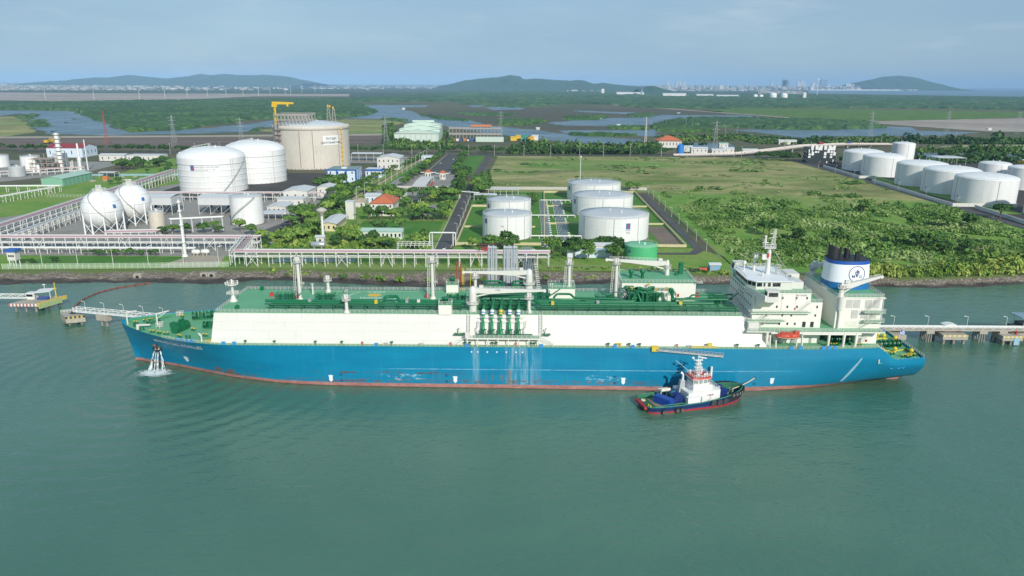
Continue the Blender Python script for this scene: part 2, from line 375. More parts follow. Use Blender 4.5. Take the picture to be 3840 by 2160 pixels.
sheet('pond', pix('U3',(1600,755),(2100,770),(2150,800),(2000,845),(1700,790)), chan_m, 3.18, .05, 15)
sheet('canal', pix('U3',(2100,640),'U4',(0,632),(700,640),(1300,606),(1500,612),(1540,645),(2140,662),(1900,690),(1400,695),(800,700),(450,718),(0,660)), chan_m, ch, .03, 16)
sheet('side_canal', pix('U4',(1490,858),(2000,866),(3200,884),(3200,922),(2200,915),(1480,915)), chan_m, ch, .02, 17)
sheet('small_pool', pix('U2',(2060,390),(2200,382),(2200,412),(2080,420)), chan_m, ch, .05, 18)
sheet('long_pool', pix('U2',(2210,420),(2576,405),(2576,440),(2300,445)), chan_m, ch, .05, 19)
sheet('sea', [gp('U4',470,240), gp('U4',500,284), gp('U4',930,291), gp('U4',2576,318), gp('U4',4200,334), (38000, 45500), (15500, 45500)], sea_m, 3.5)

# terminal surfaces
LV = [3.03]
def pad(name, poly, m, k=1): LV[0] += .004; return sheet(name, poly, m, LV[0]+.05*k)
pad('plant_yard', [(-420,403),(-150,403),(-150,470),(-158,548),(-166,640),(-215,800),(-330,800),(-350,640),(-345,560),(-420,470)], G_conc)
pad('grass_plot', [(-420,470),(-345,560),(-352,640),(-460,700),(-620,640),(-620,430),(-420,430)], G_rough)
pad('left_meadow', [(-460,690),(-350,650),(-300,800),(-330,940),(-470,950),(-430,800)], G_rough)
pad('refinery_yard', [(-760,640),(-520,690),(-470,790),(-480,900),(-760,930)], G_conc)
pad('bank_top', [(-420,366),(-300,368.5),(-236,371.5),(-151,376.5),(-78,374.5),(13,376.5),(98,370.5),(122,370.5),(124,412),(112,432),(-35,434),(-40,404),(-420,403)], G_rough, 0)
pad('shore_lawn', rect(-268,-179,380,401), G_lawn, 2)
pad('shore_lawn', [(-157,379),(-143,379),(-150,402),(-158,402)], G_lawn, 2)
pad('gravel_pad', [(-194,375),(-160,377),(-166,404),(-186,404)], G_sand, 2)
pad('tank_yard', rect(-322,-180,615,800), G_dark, 2)
pad('planted_belt', [(-150,404),(-40,404),(-40,640),(-110,660),(-110,1010),(-160,720),(-150,470)], G_rough)
pad('football_lawn', rect(-108,-50,468,515), G_lawn, 2)
pad('avenue_lawn', [(-128,640),(-118,640),(-100,1000),(-114,1000)], G_lawn, 2)
pad('avenue_lawn', [(-66,800),(-44,800),(-38,1010),(-62,1010)], G_lawn, 2)
pad('black_road', [(-176,440),(-162,440),(-150,520),(-135,640),(-112,1010),(-117,1010),(-142,640),(-158,540)], G_asph, 3)
pad('access_road', [(-46.5,404),(-38,404),(-38,640),(-29,1010),(-36,1010),(-46,640)], G_asph, 3)
pad('avenue', [(-97,780),(-72,780),(-70,1030),(-92,1030)], G_asph, 3)
pad('parking_yard', [(-128,636),(-52,636),(-52,790),(-72,792),(-97,792),(-120,770)], G_conc, 3)
pad('car_park', rect(-80,-54,540,590), G_conc, 3)
pad('tank_lawn', rect(-35,112,432,664), G_lawn, 2)
pad('perimeter_road', [(117,655),(122,655),(116,424),(109,414),(84,414),(84,418),(106,419),(111,428)], G_asph, 3)
pad('loading_yard', rect(-300,-140,905,990), G_conc, 2)
pad('far_road', [(-700,1020),(232,1014),(372,1006),(372,1018),(232,1027),(-700,1034)], G_asph, 3)
pad('farm_ground', [(372,470),(700,470),(700,960),(372,960)], G_dark)
pad('farm_road', [(360,470),(370,470),(378,900),(376,960),(369,960),(370,800)], G_asph, 3)
pad('farm_grass', rect(386,404,560,800), G_rough, 3)
pad('bund_soil', rect(94,107,440,500), G_soil, 3)
# kerbs of the access road and the avenue
for n_, a, b in (('kerb', (-47.0,404), (-47.0,640)), ('kerb', (-37.6,430), (-37.6,640)), ('kerb', (-98,780), (-92.6,1030)), ('kerb', (-71.6,792), (-69.4,1030))):
    mb = MB(); d = (Vector(b)-Vector(a)); t = Vector((-d.y, d.x)).normalized()*.25
    A_, B_ = Vector(a), Vector(b); mb.prism([tuple(A_-t), tuple(B_-t), tuple(B_+t), tuple(A_+t)], 3.0, 3.34); struct(n_, mb, mat('kerb_concrete', '#b5b2a8', .8))
# ------------------------------------------------------------------ the gas carrier
ship = thing('gas_carrier', 'huge blue and white gas carrier moored across the whole picture', 'ship', (0, 246.3, 0))
ship.rotation_euler = (0, -.0065, math.radians(-1.3))
def ip(tab, x):
    if x <= tab[0][0]: return tab[0][1]
    for (a, u), (b, w) in zip(tab, tab[1:]):
        if x <= b: return u+(w-u)*(x-a)/(b-a)
    return tab[-1][1]
WLT = [(-140,.15),(-131,2.2),(-121.7,5.2),(-107.7,10.6),(-94.5,15.2),(-78.6,18.9),(-63.9,20.3),(-46.9,20.7),(66,20.7),(84,19.5),(99,17.2),(115,12.6),(127.5,8.0),(136,4.6),(144,2.6)]
DKT = [(-143.3,.3),(-142,2.2),(-139.4,4.6),(-135,7.7),(-129,11.3),(-122.4,14.6),(-115.9,17.2),(-108.3,19.2),(-98.3,20.5),(-85,20.72),(84,20.72),(104,20.5),(118,19.3),(130,17.4),(140,15.2),(144,14.2)]
def zsheer(x): return 15.0+1.7*max(0, (-97-x)/46)**1.4 if x < 123.5 else (15.0-4.8*(x-123.5)/6.5 if x < 130 else 10.2)
def hb(x, z):
    """half breadth of the hull"""
    s = max(0., min(1., z/zsheer(x))); w, d = ip(WLT, x), ip(DKT, x)
    if x < 0: e = .5+1.0*min(1, max(0, (-70-x)/45)); return w+(d-w)*s**e
    e = .42 if x > 100 else .6
    return w+(d-w)*min(1, s/.75)**e
def stem(z): return -140 + (0 if z < 2 else -3.3*((z-2)/14.7)**1.3)
ZR = [-3.0, -.4, .6, 1.5, 2.4, 3.4, 4.4, 5.5, 6.6, 7.7, 8.8, 9.9, 10.8, 11.6, 12.4, 13.2, 13.9, None]
xsn = [-143.3,-142.6,-141.4,-140,-138,-135,-132,-129,-125,-121,-117,-113,-109,-105,-101,-97,-92,-86,-80,-72,-60,-46,-30,-10,10,30,50,66,76,84,90,96,102,107,112,116,120,123.5,125.7,127.8,130,133,136,138.4,140.2,141.2]
hull = MB(); secs = []
for x in xsn:
    zs = zsheer(x); row = []
    zl = [min(z, zs-.02*(len(ZR)-i)) if z is not None else zs for i, z in enumerate(ZR)]
    low = -3.0 if x < 126 else -3+4.6*((x-126)/18)**.7       # the counter lifts out of the water aft
    for z in zl:
        z = max(z, low); xx = x
        if x <= -138: xx = max(x, stem(z) + (x+143.3)*.55)
        h_ = hb(xx if x > -138 else x, z) if x > -138 else hb(x, z)*(.55+.45*max(0, z)/zs)
        row.append((xx, -max(h_, .05), z))
    secs.append(row)
hull.loft(secs, False, True, closed=False); hull.loft([[(a, -b, c) for a, b, c in reversed(r)] for r in secs], False, True, closed=False)
hull.add([*secs[-1], *[(a, -b, c) for a, b, c in reversed(secs[-1])]], [tuple(range(2*len(secs[-1])))])
# hull paint: blue topsides, faded red boot topping, scrapes, rust and fender rubs
q = NT('hull_paint'); v = q.coord(); xyz = q.n('SeparateXYZ'); q.l(v, xyz.inputs[0]); X, Zc = xyz.outputs['X'], xyz.outputs['Z']
def band(src, lo, hi, soft):
    a = q.math('MULTIPLY', q.math('SUBTRACT', src, lo), 1/soft, True); b = q.math('MULTIPLY', q.math('SUBTRACT', hi, src), 1/soft, True)
    return q.math('MULTIPLY', a, b, True)
blue = q.ramp(q.noise(q.coord((.05,.05,.2)), 1.0, 5), (.3, lin('#00769c')), (.7, lin('#0085a8')))
bow = q.math('MULTIPLY', q.math('SUBTRACT', -88, X), 1/45, True)
blue = q.mix(q.math('MULTIPLY', bow, .0), blue, lin('#0a4f7d'))
drips = q.noise(q.coord((.9,.9,.06)), 1.0, 7, .7); fine = q.noise(q.coord((.35,.35,.9)), 1.3, 7, .7)
rub = q.math('MAXIMUM', q.math('MAXIMUM', band(X, -13.5, -10, 1.2), band(X, -2, 8.8, 1.6)), q.math('MULTIPLY', band(X, 5, 12, 3), .45))
f1 = q.math('MULTIPLY', q.math('MULTIPLY', rub, q.ramp(drips, (.45, 0.0), (.60, 1.0))), .62)
col = q.mix(f1, blue, lin('#8db4c4'))
line = q.math('MULTIPLY', band(Zc, 6.75, 7.15, .12), band(X, -45, 99, 12)); col = q.mix(q.math('MULTIPLY', line, q.ramp(fine, (.34, .15), (.55, .85))), col, lin('#7fb2cc'))
scr = q.math('MULTIPLY', q.math('MAXIMUM', band(X, -45, -28, 4), band(X, 24, 38, 4)), band(Zc, 1.8, 5.4, .8))
col = q.mix(q.math('MULTIPLY', scr, q.ramp(fine, (.54, 0.0), (.62, .8))), col, lin('#b4d3dd'))
rustl = q.math('MULTIPLY', q.math('MULTIPLY', band(Zc, 4.9, 6.2, .5), band(X, -70, -12, 8)), q.ramp(q.noise(q.coord((.2,.2,1.2)), 1.0, 6, .7), (.49, 0.0), (.58, .95)))
col = q.mix(rustl, col, lin('#5b4534')); run_ = q.math('MULTIPLY', q.math('MULTIPLY', band(Zc, 2.2, 5.8, 1.2), band(X, -66, 20, 10)), q.ramp(drips, (.55, 0.0), (.66, .75))); col = q.mix(run_, col, lin('#7a5a3c'))
low = q.math('MULTIPLY', q.math('MULTIPLY', band(Zc, 1.3, 3.6, .9), q.math('MAXIMUM', band(X, -108, -84, 6), q.math('MULTIPLY', band(X, -80, 60, 8), .75))), q.ramp(fine, (.48, 0.0), (.58, .95)))
col = q.mix(low, col, lin('#6e4a2e'))
ru2 = q.math('MULTIPLY', q.math('MULTIPLY', band(X, -1.4, .6, .7), band(Zc, 1.2, 7.2, .4)), q.ramp(drips, (.38, 0.0), (.6, .9))); col = q.mix(ru2, col, lin('#8a6a35'))
pl_n = q.n('TexBrick', offset=.5); pl_n.inputs['Scale'].default_value = 1.0; pl_n.inputs['Brick Width'].default_value = 12.0; pl_n.inputs['Row Height'].default_value = 2.6; pl_n.inputs['Mortar Size'].default_value = .05; pl_n.inputs['Color1'].default_value = (1,1,1,1); pl_n.inputs['Color2'].default_value = (.93,.93,.93,1); pl_n.inputs['Mortar'].default_value = (.78,.78,.78,1); cv_ = q.n('CombineXYZ'); q.l(X, cv_.inputs[0]); q.l(Zc, cv_.inputs[1]); q.l(cv_.outputs[0], pl_n.inputs['Vector']); col = q.mix(.8, col, pl_n.outputs['Color'], 'MULTIPLY')
strk = q.math('MULTIPLY', q.ramp(q.noise(q.coord((1.2,1.2,.03)), 1.0, 5), (.56, 0.0), (.75, .22)), 1.0); col = q.mix(strk, col, lin('#5d93ab'))
rs2 = q.math('MULTIPLY', q.math('MULTIPLY', q.math('MAXIMUM', band(X, -104.5, -101, .6), band(X, -99.5, -96, .7)), band(Zc, 1.5, 4.4, .5)), q.ramp(fine, (.40, 0.0), (.52, .95))); col = q.mix(rs2, col, lin('#7d5431'))
edge = q.math('ADD', Zc, q.math('MULTIPLY', q.math('SUBTRACT', fine, .5), .25))
red = q.ramp(q.noise(q.coord((.3,.3,.8)), 1.2, 6), (.32, lin('#96625b')), (.68, lin('#b5857c')))
tl = q.math('SUBTRACT', edge, q.math('MULTIPLY', X, -.0045))
bm_ = q.ramp(q.math('MULTIPLY', tl, .4), (.595, 1.0), (.605, 0.0)); col = q.mix(bm_, col, red)
wl_ = q.math('MULTIPLY', band(q.math('ADD', Zc, q.math('MULTIPLY', X, .0065)), -2, .35, .2), .8); col = q.mix(wl_, col, lin('#3a3630'))
q.bump(q.noise(q.coord((.16,.16,.3)), 1.0, 3), .15, .3)
hull_o = obj('hull', hull, q.done(col, .38, 0, .5), ship)
deckg = mat('deck_green', '#66a67b', .6, var=.10, scale=.12, dirt=.15, dirtcol='#3d6f50')
pipeg = mat('pipe_green', '#0d6b42', .4, var=.12, scale=.5)
dgreen = mat('winch_green', '#1d6a44', .5, var=.15)
yel = mat('deck_yellow', '#d8bd3a', .55); redp = mat('signal_red', '#b3362c', .5); dark = mat('dark_opening', '#23282a', .5, var=.05)
glass = mat('window_glass', '#1c252b', .15, var=.05); grey = mat('steel_grey', '#9aa0a2', .5, var=.08); lblue = mat('fairlead_blue', '#3a8fc6', .5)
cream = mat('house_white', '#e6e3d8', .5, var=.03, scale=.2, dirt=.12, dirtcol='#b3a688'); blackp = mat('funnel_black', '#2a2b2e', .5)
def flatdeck(name, pts, z, m, parent=ship):
    mb = MB(); mb.prism(pts, z-.25, z); return obj(name, mb, m, parent)
edge_f = [(x, hb(x, 15.0)-.35) for x in (-141.4,-138,-135,-132,-129,-125,-121,-117,-113,-109,-105,-101,-97,-86,-60,0,60,84,96,107,116,123.5)]
flatdeck('main_deck', [(-142.6, 0)]+[(x, -y) for x, y in edge_f]+[(124.2, -18.0), (124.2, 18.0)]+[(x, y) for x, y in reversed(edge_f)], 14.95, deckg)
flatdeck('mooring_deck', [(124.0,-18),(130,-17.0),(136,-15.7),(140.9,-14.5),(140.9,14.5),(136,15.7),(130,17.0),(124.0,18)], 9.4, deckg)
obj('step_bulkhead', MB().box(123.9,124.2,-18.2,18.2,9.2,15.0), white, ship)
obj('rudder', MB().loft([[(a, b-6.2, z) for a, b in ((131.5,0),(133,-.9),(136.5,-.7),(138,0),(136.5,.7),(133,.9))] for z in (-3, 2.6)], True), mat('boot_red', '#b07b74', .6), ship)
# tank trunk
trunk = MB()
def tsec(x, xt, zt): return [(x,-18.3,14.9),(xt,-14.4,zt),(xt,14.4,zt),(x,18.3,14.9)]
trunk.loft([tsec(-102.2,-101.8,24.4), tsec(-30,-30,24.4), tsec(40,40,24.4), tsec(86.5,78.4,24.4)], True)
q = NT('trunk_white'); v = q.coord(); br = q.n('TexBrick', offset=.5); br.inputs['Scale'].default_value = 1.0; br.inputs['Brick Width'].default_value = 11.0; br.inputs['Row Height'].default_value = 2.7; br.inputs['Mortar Size'].default_value = .045; br.inputs['Color1'].default_value = (*lin('#dcdad1'),1); br.inputs['Color2'].default_value = (*lin('#d7d5cc'),1); br.inputs['Mortar'].default_value = (*lin('#c5c2b7'),1)
cxz = q.n('CombineXYZ'); sx_ = q.n('SeparateXYZ'); q.l(v, sx_.inputs[0]); q.l(sx_.outputs['X'], cxz.inputs[0]); q.l(sx_.outputs['Z'], cxz.inputs[1]); q.l(cxz.outputs[0], br.inputs['Vector'])
dr = q.ramp(q.noise(q.coord((.8,.8,.05)), 1.0, 7, .7), (.56, 0.0), (.74, .35)); tcol = q.mix(dr, br.outputs['Color'], lin('#bdae90')); tcol = q.mix(q.ramp(q.noise(q.coord((.1,.1,.2)), 1.0, 4), (.35, 0.0), (.7, .14)), tcol, lin('#b7b3a6'))
q.bump(q.noise(q.coord((.25,.25,.25)), 1.0, 3), .12, .25); obj('tank_trunk', trunk, q.done(tcol, .42), ship)
flatdeck('trunk_deck', [(-101.5,-14.1),(78.2,-14.1),(78.2,14.1),(-101.5,14.1)], 24.62, deckg)
obj('trunk_rail', rail([(-101.2,-14.2,24.6),(78,-14.2,24.6)]), white, ship)
obj('trunk_rail', rail([(78,14.2,24.6),(-101.2,14.2,24.6),(-101.2,-14.2,24.6)]), white, ship)
obj('deck_rail', rail([(x, -hb(x,15)+.15, 14.95) for x in (-121,-113,-105,-97,-86,-60,0,60,84,96,107,116,123.2)], bars=3), mat('rail_cream', '#d9d8c4', .5), ship)
obj('deck_rail', rail([(x, hb(x,15)-.15, 14.95) for x in (-113,-105,-97,-86,-60,0,60,84,96,107,116,123.2)], bars=3), mat('rail_cream'), ship)
for x in (-97, -93.3, -14.5, -45, 10.5, 35, 41, 93.5, 96.5, 104, 106, 108):   # side fairleads and lockers
    mb = MB(); mb.box(-.6,.6,-.25,.25,0,1.15); obj('fairlead', mb, lblue, ship, (x, -hb(x,15)+.25, 14.95))
for k, (x, m_) in enumerate([(-90,dgreen),(-80,dgreen),(-66,dgreen),(-57,dgreen),(-42,grey),(-40,dgreen),(-15.2,dgreen),(-13.6,dgreen),(-6,dgreen),(-4.7,dgreen),(7,dgreen),(8.2,dgreen),(33,dgreen),(36,yel),(37,yel),(40,dgreen),(43.5,dgreen),(76,dgreen),(83,dgreen),(-50,redp),(-20,redp),(2,redp),(56,redp),(-30,grey),(60,grey)]):
    mb = MB()
    if m_ is redp: mb.box(-.28,.28,-.2,.2,0,1.1)
    elif m_ is grey: mb.box(-.7,.7,-.3,.3,0,.7)
    else: mb.cyl((0,0,0),(0,0,1.0),.3,n=8).cyl((0,0,1.0),(0,0,1.25),.52,n=8)
    obj({True:'fire_box'}.get(m_ is redp, 'locker' if m_ is grey else 'vent_head'), mb, m_, ship, (x, -hb(x,15)+1.55, 14.95))
# foredeck gear
def winch(x, y, rz, s=1.0, wheels=3):
    w = obj('mooring_winch', MB().box(-2.6*s,2.6*s,-1.0*s,1.0*s,0,.45*s).box(-.6*s,.6*s,-.9*s,.9*s,.4*s,1.7*s), dgreen, ship, (x,y,14.95), (0,0,rz))
    for k in range(wheels):
        xx = (-2.2+4.4*k/(wheels-1))*s; mb = MB().cyl((xx-.55*s,0,1.35*s),(xx+.55*s,0,1.35*s),.8*s,n=12)
        for e in (-.6,.6): mb.cyl((xx+e*s-.06,0,1.35*s),(xx+e*s+.06,0,1.35*s),1.35*s,n=14)
        obj('drum', mb, pipeg if k % 2 else dgreen, w)
    return w
def bollard(x, y, z=14.95, top=yel, s=1.0, rz=0.3):
    b = obj('bollard', MB().box(-1.0*s,1.0*s,-.35*s,.35*s,0,.2*s).cyl((-.6*s,0,.2*s),(-.6*s,0,.95*s),.28*s,n=8).cyl((.6*s,0,.2*s),(.6*s,0,.95*s),.28*s,n=8), dgreen, ship, (x,y,z), (0,0,rz))
    obj('bollard_cap', MB().cyl((-.6*s,0,.95*s),(-.6*s,0,1.15*s),.42*s,n=8).cyl((.6*s,0,.95*s),(.6*s,0,1.15*s),.42*s,n=8), top, b)
winch(-132.3,1.5,.5,.85); winch(-118.2,-6.3,1.3,1.15); winch(-116.5,7.2,.25,1.15); winch(-110.5,9.8,.2,1.05); winch(-108.6,-3.0,.0,.95); winch(-121.5,-1.8,1.2,.9,2)
for x, y, c in ((-138.6,1.2,yel),(-137,-2.2,dgreen),(-136,3.2,yel),(-134.5,4.4,yel),(-132.5,-6.2,dgreen),(-127.5,-8.6,yel),(-124.5,-9.6,yel),(-121.5,-10.6,yel),(-115.5,-13.2,yel),(-112,-14.2,dgreen),(-113.8,-6.2,yel),(-109,4.4,yel),(-106,12.5,yel),(-119,12,yel),(-125,8.8,yel),(-107,-12,yel),(-104.5,6.5,yel)): bollard(x, y, 14.95, c, .95, rnd.uniform(-.5,.8))
obj('bulwark_lining', MB().loft([[(x, hb(x,15.3)-.30, z) for z in (14.9, zsheer(x)-.05)] for x in (-142.4,-141,-140,-137,-132,-127,-122,-117,-112,-106)], False, False, False), mat('bulwark_green','#3f8a63',.6), ship)
for k, x in enumerate((-114.5,-112.4,-110.4,-108.6)): obj('fairlead', MB().ring((0,0,.6),.5,.22,'y',10,5), lblue, ship, (x, -hb(x,15)+.35, 15.0))
def davit(x, y, h, reach, rz):
    d = obj('davit', MB().cyl((0,0,0),(0,0,h),.3,.22,8), white, ship, (x,y,14.95), (0,0,rz)); obj('jib', MB().bar((0,0,h),(reach,0,h+.25),.3).bar((0,0,h*.55),(reach*.8,0,h+.1),.16), white, d)
davit(-141.3,.6,4.6,3.6,.25); davit(-129.6,-.5,4.4,4.4,.7); davit(-105.8,-17.3,2.6,1.2,2.8)
obj('gangway_frame', MB().box(-.5,4.2,-.4,.4,1.5,1.9).box(-.5,.4,-.4,.4,0,1.5).box(-.4,.2,-1.2,1.2,.2,.4), white, ship, (-134.2,-5.2,14.95), (0,0,.12))
for x, y in ((-126,9.6),(-106,-1.0),(-127.4,-3.2)): obj('platform_frame', rail([(-1.2,-.8,0),(1.2,-.8,0),(1.2,.8,0),(-1.2,.8,0)], 2.0, 1.2, True, .07, 3), white, ship, (x,y,14.95), (0,0,.3))
obj('walkway_line', MB().box(0,.14,-9,2,0,.02).box(1.6,1.74,-9,2,0,.02), mat('line_cream','#cfcf9c',.7), ship, (-108,-3,14.96), (0,0,.12))
obj('trunk_foot', MB().prism([(-106,-16.2),(-102,-18.4),(-102,-14.2)],14.96,15.02), yel, ship)
# masts on the trunk
def vmast(x, y, h, ladder=True):
    r = obj('vent_mast', MB().cyl((0,0,0),(0,0,.9),1.15,.8,12).cyl((0,0,.9),(0,0,h-1.6),.62,.55,12), white, ship, (x,y,24.6))
    mb = rail([(1.5*math.cos(a), 1.5*math.sin(a), h-1.9) for a in [k*PI/4 for k in range(8)]], 1.1, 1.3, True, .06, 2); mb.cyl((0,0,h-2.2),(0,0,h-1.85),1.0,1.6,12)
    obj('mast_platform', mb, white, r)
    mb = MB()
    for k in (-.45,.45,0): mb.cyl((k,.3*(k==0),h-1.9),(k,.3*(k==0),h+.2),.3,.42,8)
    obj('vent_head', mb, white, r)
    if ladder:
        mb = MB().bar((-1.5,0,.2),(-.9,0,h-2.1),.14).bar((-2.1,0,.2),(-1.5,0,h-2.1),.14)
        for k in range(1, int(h)): mb.bar((-2.1+.6*k/h,0,k),(-1.5+.6*k/h,0,k),.09)
        mb.bar((.95,0,h*.3),(.95,0,h-2),.14); obj('ladder', mb, white, r)
        obj('landing', rail([(.6,-.5,h*.36),(1.7,-.5,h*.36),(1.7,.5,h*.36),(.6,.5,h*.36)],.9,.9,True,.05,2), white, r)
for x, y, h in ((-76.4,.3,16),(-28.7,3.5,15.6),(20.9,7.1,14.2),(37.6,3.6,15.2)): vmast(x, y, h)
for x, y, h in ((-69.2,11.3,6.2),(-56,-13.8,6.3),(6.3,-12.4,6.8),(-13.8,11.5,7.6)): vmast(x, y, h, False)
obj('vent_post', MB().cyl((0,0,0),(0,0,3.2),.35,.3,8).cyl((0,0,3.2),(0,0,4.0),.3,.7,8), white, ship, (-74.2,8.3,24.6))
fm = obj('foremast', MB().lathe([(1.5,0),(1.0,.8),(.55,2.4),(.5,5.2),(.9,5.8),(1.9,6.1),(1.9,6.3),(.3,6.4),(.25,8.2)],12), white, ship, (-100.2,-1.2,24.6))
mb = rail([(1.9*math.cos(a),1.9*math.sin(a),6.2) for a in [k*PI/4 for k in range(8)]],1.0,1.2,True,.06,2)
for k in range(7): mb.cyl((2*math.cos(k*.9),2*math.sin(k*.9),6.2),(2.2*math.cos(k*.9),2.2*math.sin(k*.9),7.3),.22,.3,6)
obj('lamp_ring', mb, white, fm); obj('landing', rail([(-1.8,-1.2,2.6),(1.8,-1.2,2.6),(1.8,1.2,2.6),(-1.8,1.2,2.6)],1.0,1.2,True,.06,3), white, fm)
# deck houses on the trunk
def house(name, x0, x1, y0, y1, z0, z1, roof=deckg, m_=None, par=ship, rails=True):
    h = obj(name, MB().box(x0,x1,y0,y1,z0,z1), m_ or cream, par)
    obj('roof_deck', MB().box(x0-.15,x1+.15,y0-.15,y1+.15,z1,z1+.16), roof, h)
    if rails: obj('roof_rail', rail([(x0,y0,z1+.16),(x1,y0,z1+.16),(x1,y1,z1+.16),(x0,y1,z1+.16)],1.0,1.4,True,.045,2), white, h)
    return h
for x, y in ((-24.4,-14.9),(-24.6,10.4)):
    h = house('deck_house', x, x+4.4, y, y+3.6, 24.4, 27.9)
    obj('vent_cowl', MB().lathe([(1.0,0),(1.0,1.7),(1.25,1.75),(1.25,2.1),(.9,2.2)],14,(x+2.2,y+1.8,28.0)), pipeg, h)
h2 = house('deck_house', 13.3, 23.0, 4.9, 12.4, 24.4, 28.2); obj('lamp', MB().cyl((14,5.2,28.3),(14,5.2,29.6),.07,n=6).sph((14,5.2,29.8),.3).cyl((14.8,5.6,28.3),(14.8,5.6,29.6),.07,n=6).sph((14.8,5.6,29.8),.3), white, h2)
hc = house('compressor_house', 39.6, 66, 2.6, 19, 24.4, 31.2)
for x, y in ((43.6,9),(47.8,9)): obj('vent_cowl', MB().lathe([(.55,0),(.55,1.7),(.95,2.0),(1.0,3.0),(.7,3.2)],12,(x,y,31.4)), pipeg, hc)
obj('vent_unit', MB().box(62.3,63.8,14.5,16.5,31.4,34.6).cyl((63,15.5,34.5),(63,15.5,35.6),.9,n=10).box(60.6,61.6,12.6,14,31.4,32.2), pipeg, hc)
obj('corner_deck', rail([(66,1.2,31.3),(68,1.2,31.3),(68,4,31.3)],1.0,1.0,False,.05,3), white, hc)
obj('door', MB().box(41.2,42.3,2.5,2.62,24.7,26.8), grey, hc); obj('side_locker', MB().box(39.9,42.4,.9,2.3,24.6,27.2), cream, hc); obj('fire_box', MB().box(59.6,60.2,2.3,2.62,26.2,27.2), redp, hc)
# deck cranes
def crane(x, y, z, h, r, tip, txt=None):
    c = obj('deck_crane', MB().lathe([(r*1.05,0),(r,3.0),(r*.95,h-2.0),(r*.8,h),(r*.3,h+.6)],14), white, ship, (x,y,z))
    mb = rail([(r*1.7*math.cos(a),r*1.7*math.sin(a),3.0) for a in [k*PI/5 for k in range(10)]],1.0,1.2,True,.05,2); mb.cyl((0,0,2.8),(0,0,3.0),r*1.7,n=14); obj('crane_gallery', mb, white, c)
    t = Vector(tip)-Vector((x,y,z)); b = Vector((0,0,h-.8)); d = t-b; s_ = Vector((-d.y,d.x,0)).normalized()
    sec = [];
    for f, w, u, lo in ((0,.75,.9,-.5),(.22,.7,.75,-1.15),(.6,.5,.55,-.6),(1,.35,.4,-.25)):
        p = b+d*f; sec.append([p-s_*w+Vector((0,0,lo)), p+s_*w+Vector((0,0,lo)), p+s_*w+Vector((0,0,u)), p-s_*w+Vector((0,0,u))])
    j = obj('jib', MB().loft(sec), white, c); p0, p1 = b+d*.12+Vector((0,0,.85)), b+d*.95+Vector((0,0,.5))
    obj('jib_rail', rail([p0-s_*.5, p1-s_*.35],.8,1.6,False,.04,2), white, j)
    obj('ram', MB().cyl(b+Vector((0,0,-2.2))+d.normalized()*r*.8, b+d*.3+Vector((0,0,-.9)),.28,n=8), white, c)
    obj('hook_block', MB().cyl(t-s_*.45,t+s_*.45,.55,n=10), white, j)
    obj('winch_box', MB().box(-.7,.7,-.5,.5,0,.9), white, j, b+d*.12+Vector((0,0,.9)))
    if txt: letters('ORIENTAL', .85, lambda a, b_, c_: (4.6+d.normalized().x*a+b.x+d.x*.12, d.y*.35-.72, b.z+.05+b_), 'lettering', mat('letter_grey','#8b8d8e',.6), j)
crane(-13, -10.8, 24.5, 8.3, 1.35, (11.6,-9.2,31.5), True)
crane(6.3, 14.6, 24.5, 8.0, 1.35, (-18.3,13.4,32.0)); crane(57.6, 13.6, 31.3, 5.2, .8, (35.0,13.0,37.2))
# pipework along the trunk
def pipe(pts, r, m_=None, name='deck_pipe', n=9): return obj(name, MB().tube(pts, r, n), m_ or pipeg, ship)
def bend(pts, k=.9):
    """round the corners of a polyline"""
    P = [Vector(p) for p in pts]; o = [P[0]]
    for a, b, c in zip(P, P[1:], P[2:]):
        u = (a-b).normalized()*min(k,(a-b).length*.45); w = (c-b).normalized()*min(k,(c-b).length*.45)
        for t in (0,.33,.67,1): o.append((b+u)*(1-t)**2+b*2*t*(1-t)+(b+w)*t**2)
    return o+[P[-1]]
pz = 26.9
pipe(bend([(-86,-8.0,pz),(-45,-8.0,pz),(-44,-5.6,pz+1.2),(-40,-5.6,pz+1.2),(-39,-8,pz),(-11.5,-8,pz),(-10,-6,pz+1.6),(7,-6,pz+1.6),(9,-8,pz),(70,-8,pz)]), .55)
pipe(bend([(-83,-9.6,pz-.2),(-17,-9.6,pz-.2)]), .42); pipe([(10,-9.7,pz-.2),(58,-9.7,pz-.2)], .45)
pipe(bend([(9,-6.3,pz),(26,-6.3,pz),(26,-6.3,pz)]), .6); pipe(bend([(24,-6.3,pz),(43,-6.3,pz),(44,-4,pz+1),(44,0,pz+1)]), .6)
pipe([(-60,-6.9,pz+.2),(-14,-6.9,pz+.2)], .28); pipe([(10,-11.2,pz-.7),(77,-11.2,pz-.7)], .26); pipe([(10,-12.1,pz-.7),(78,-12.1,pz-.7)], .2); pipe([(-84,-10.8,pz-.7),(-16,-10.8,pz-.7)], .24)
pipe(bend([(15,-4.2,pz+.6),(16,-2.8,pz+1.6),(21,-2.8,pz+1.6),(22,-4.2,pz+.6),(38,-4.2,pz+.3)]), .4); pipe([(56,-4,pz+.2),(76,-4,pz+.2)], .35); pipe([(57,-2.4,pz),(78,-2.4,pz)], .3)
pipe(bend([(62,-4,pz+.4),(64,-1,pz+1),(70,-1,pz+1),(72,1,pz+.6),(79,1,pz+.6)]), .32); pipe([(-14,-3.6,pz+1.0),(8,-3.6,pz+1.0)], .5); pipe([(-9,2,pz+.4),(6,2,pz+.4)], .45)
sup = MB(); sup.bar((0,-12.4,2.2),(0,-6.0,2.2),.28).bar((0,-12.2,0),(0,-12.2,2.2),.22).bar((0,-9,0),(0,-9,2.2),.22).bar((0,-6.2,0),(0,-6.2,2.2),.22).bar((0,-12.2,0),(0,-9,2.2),.14)
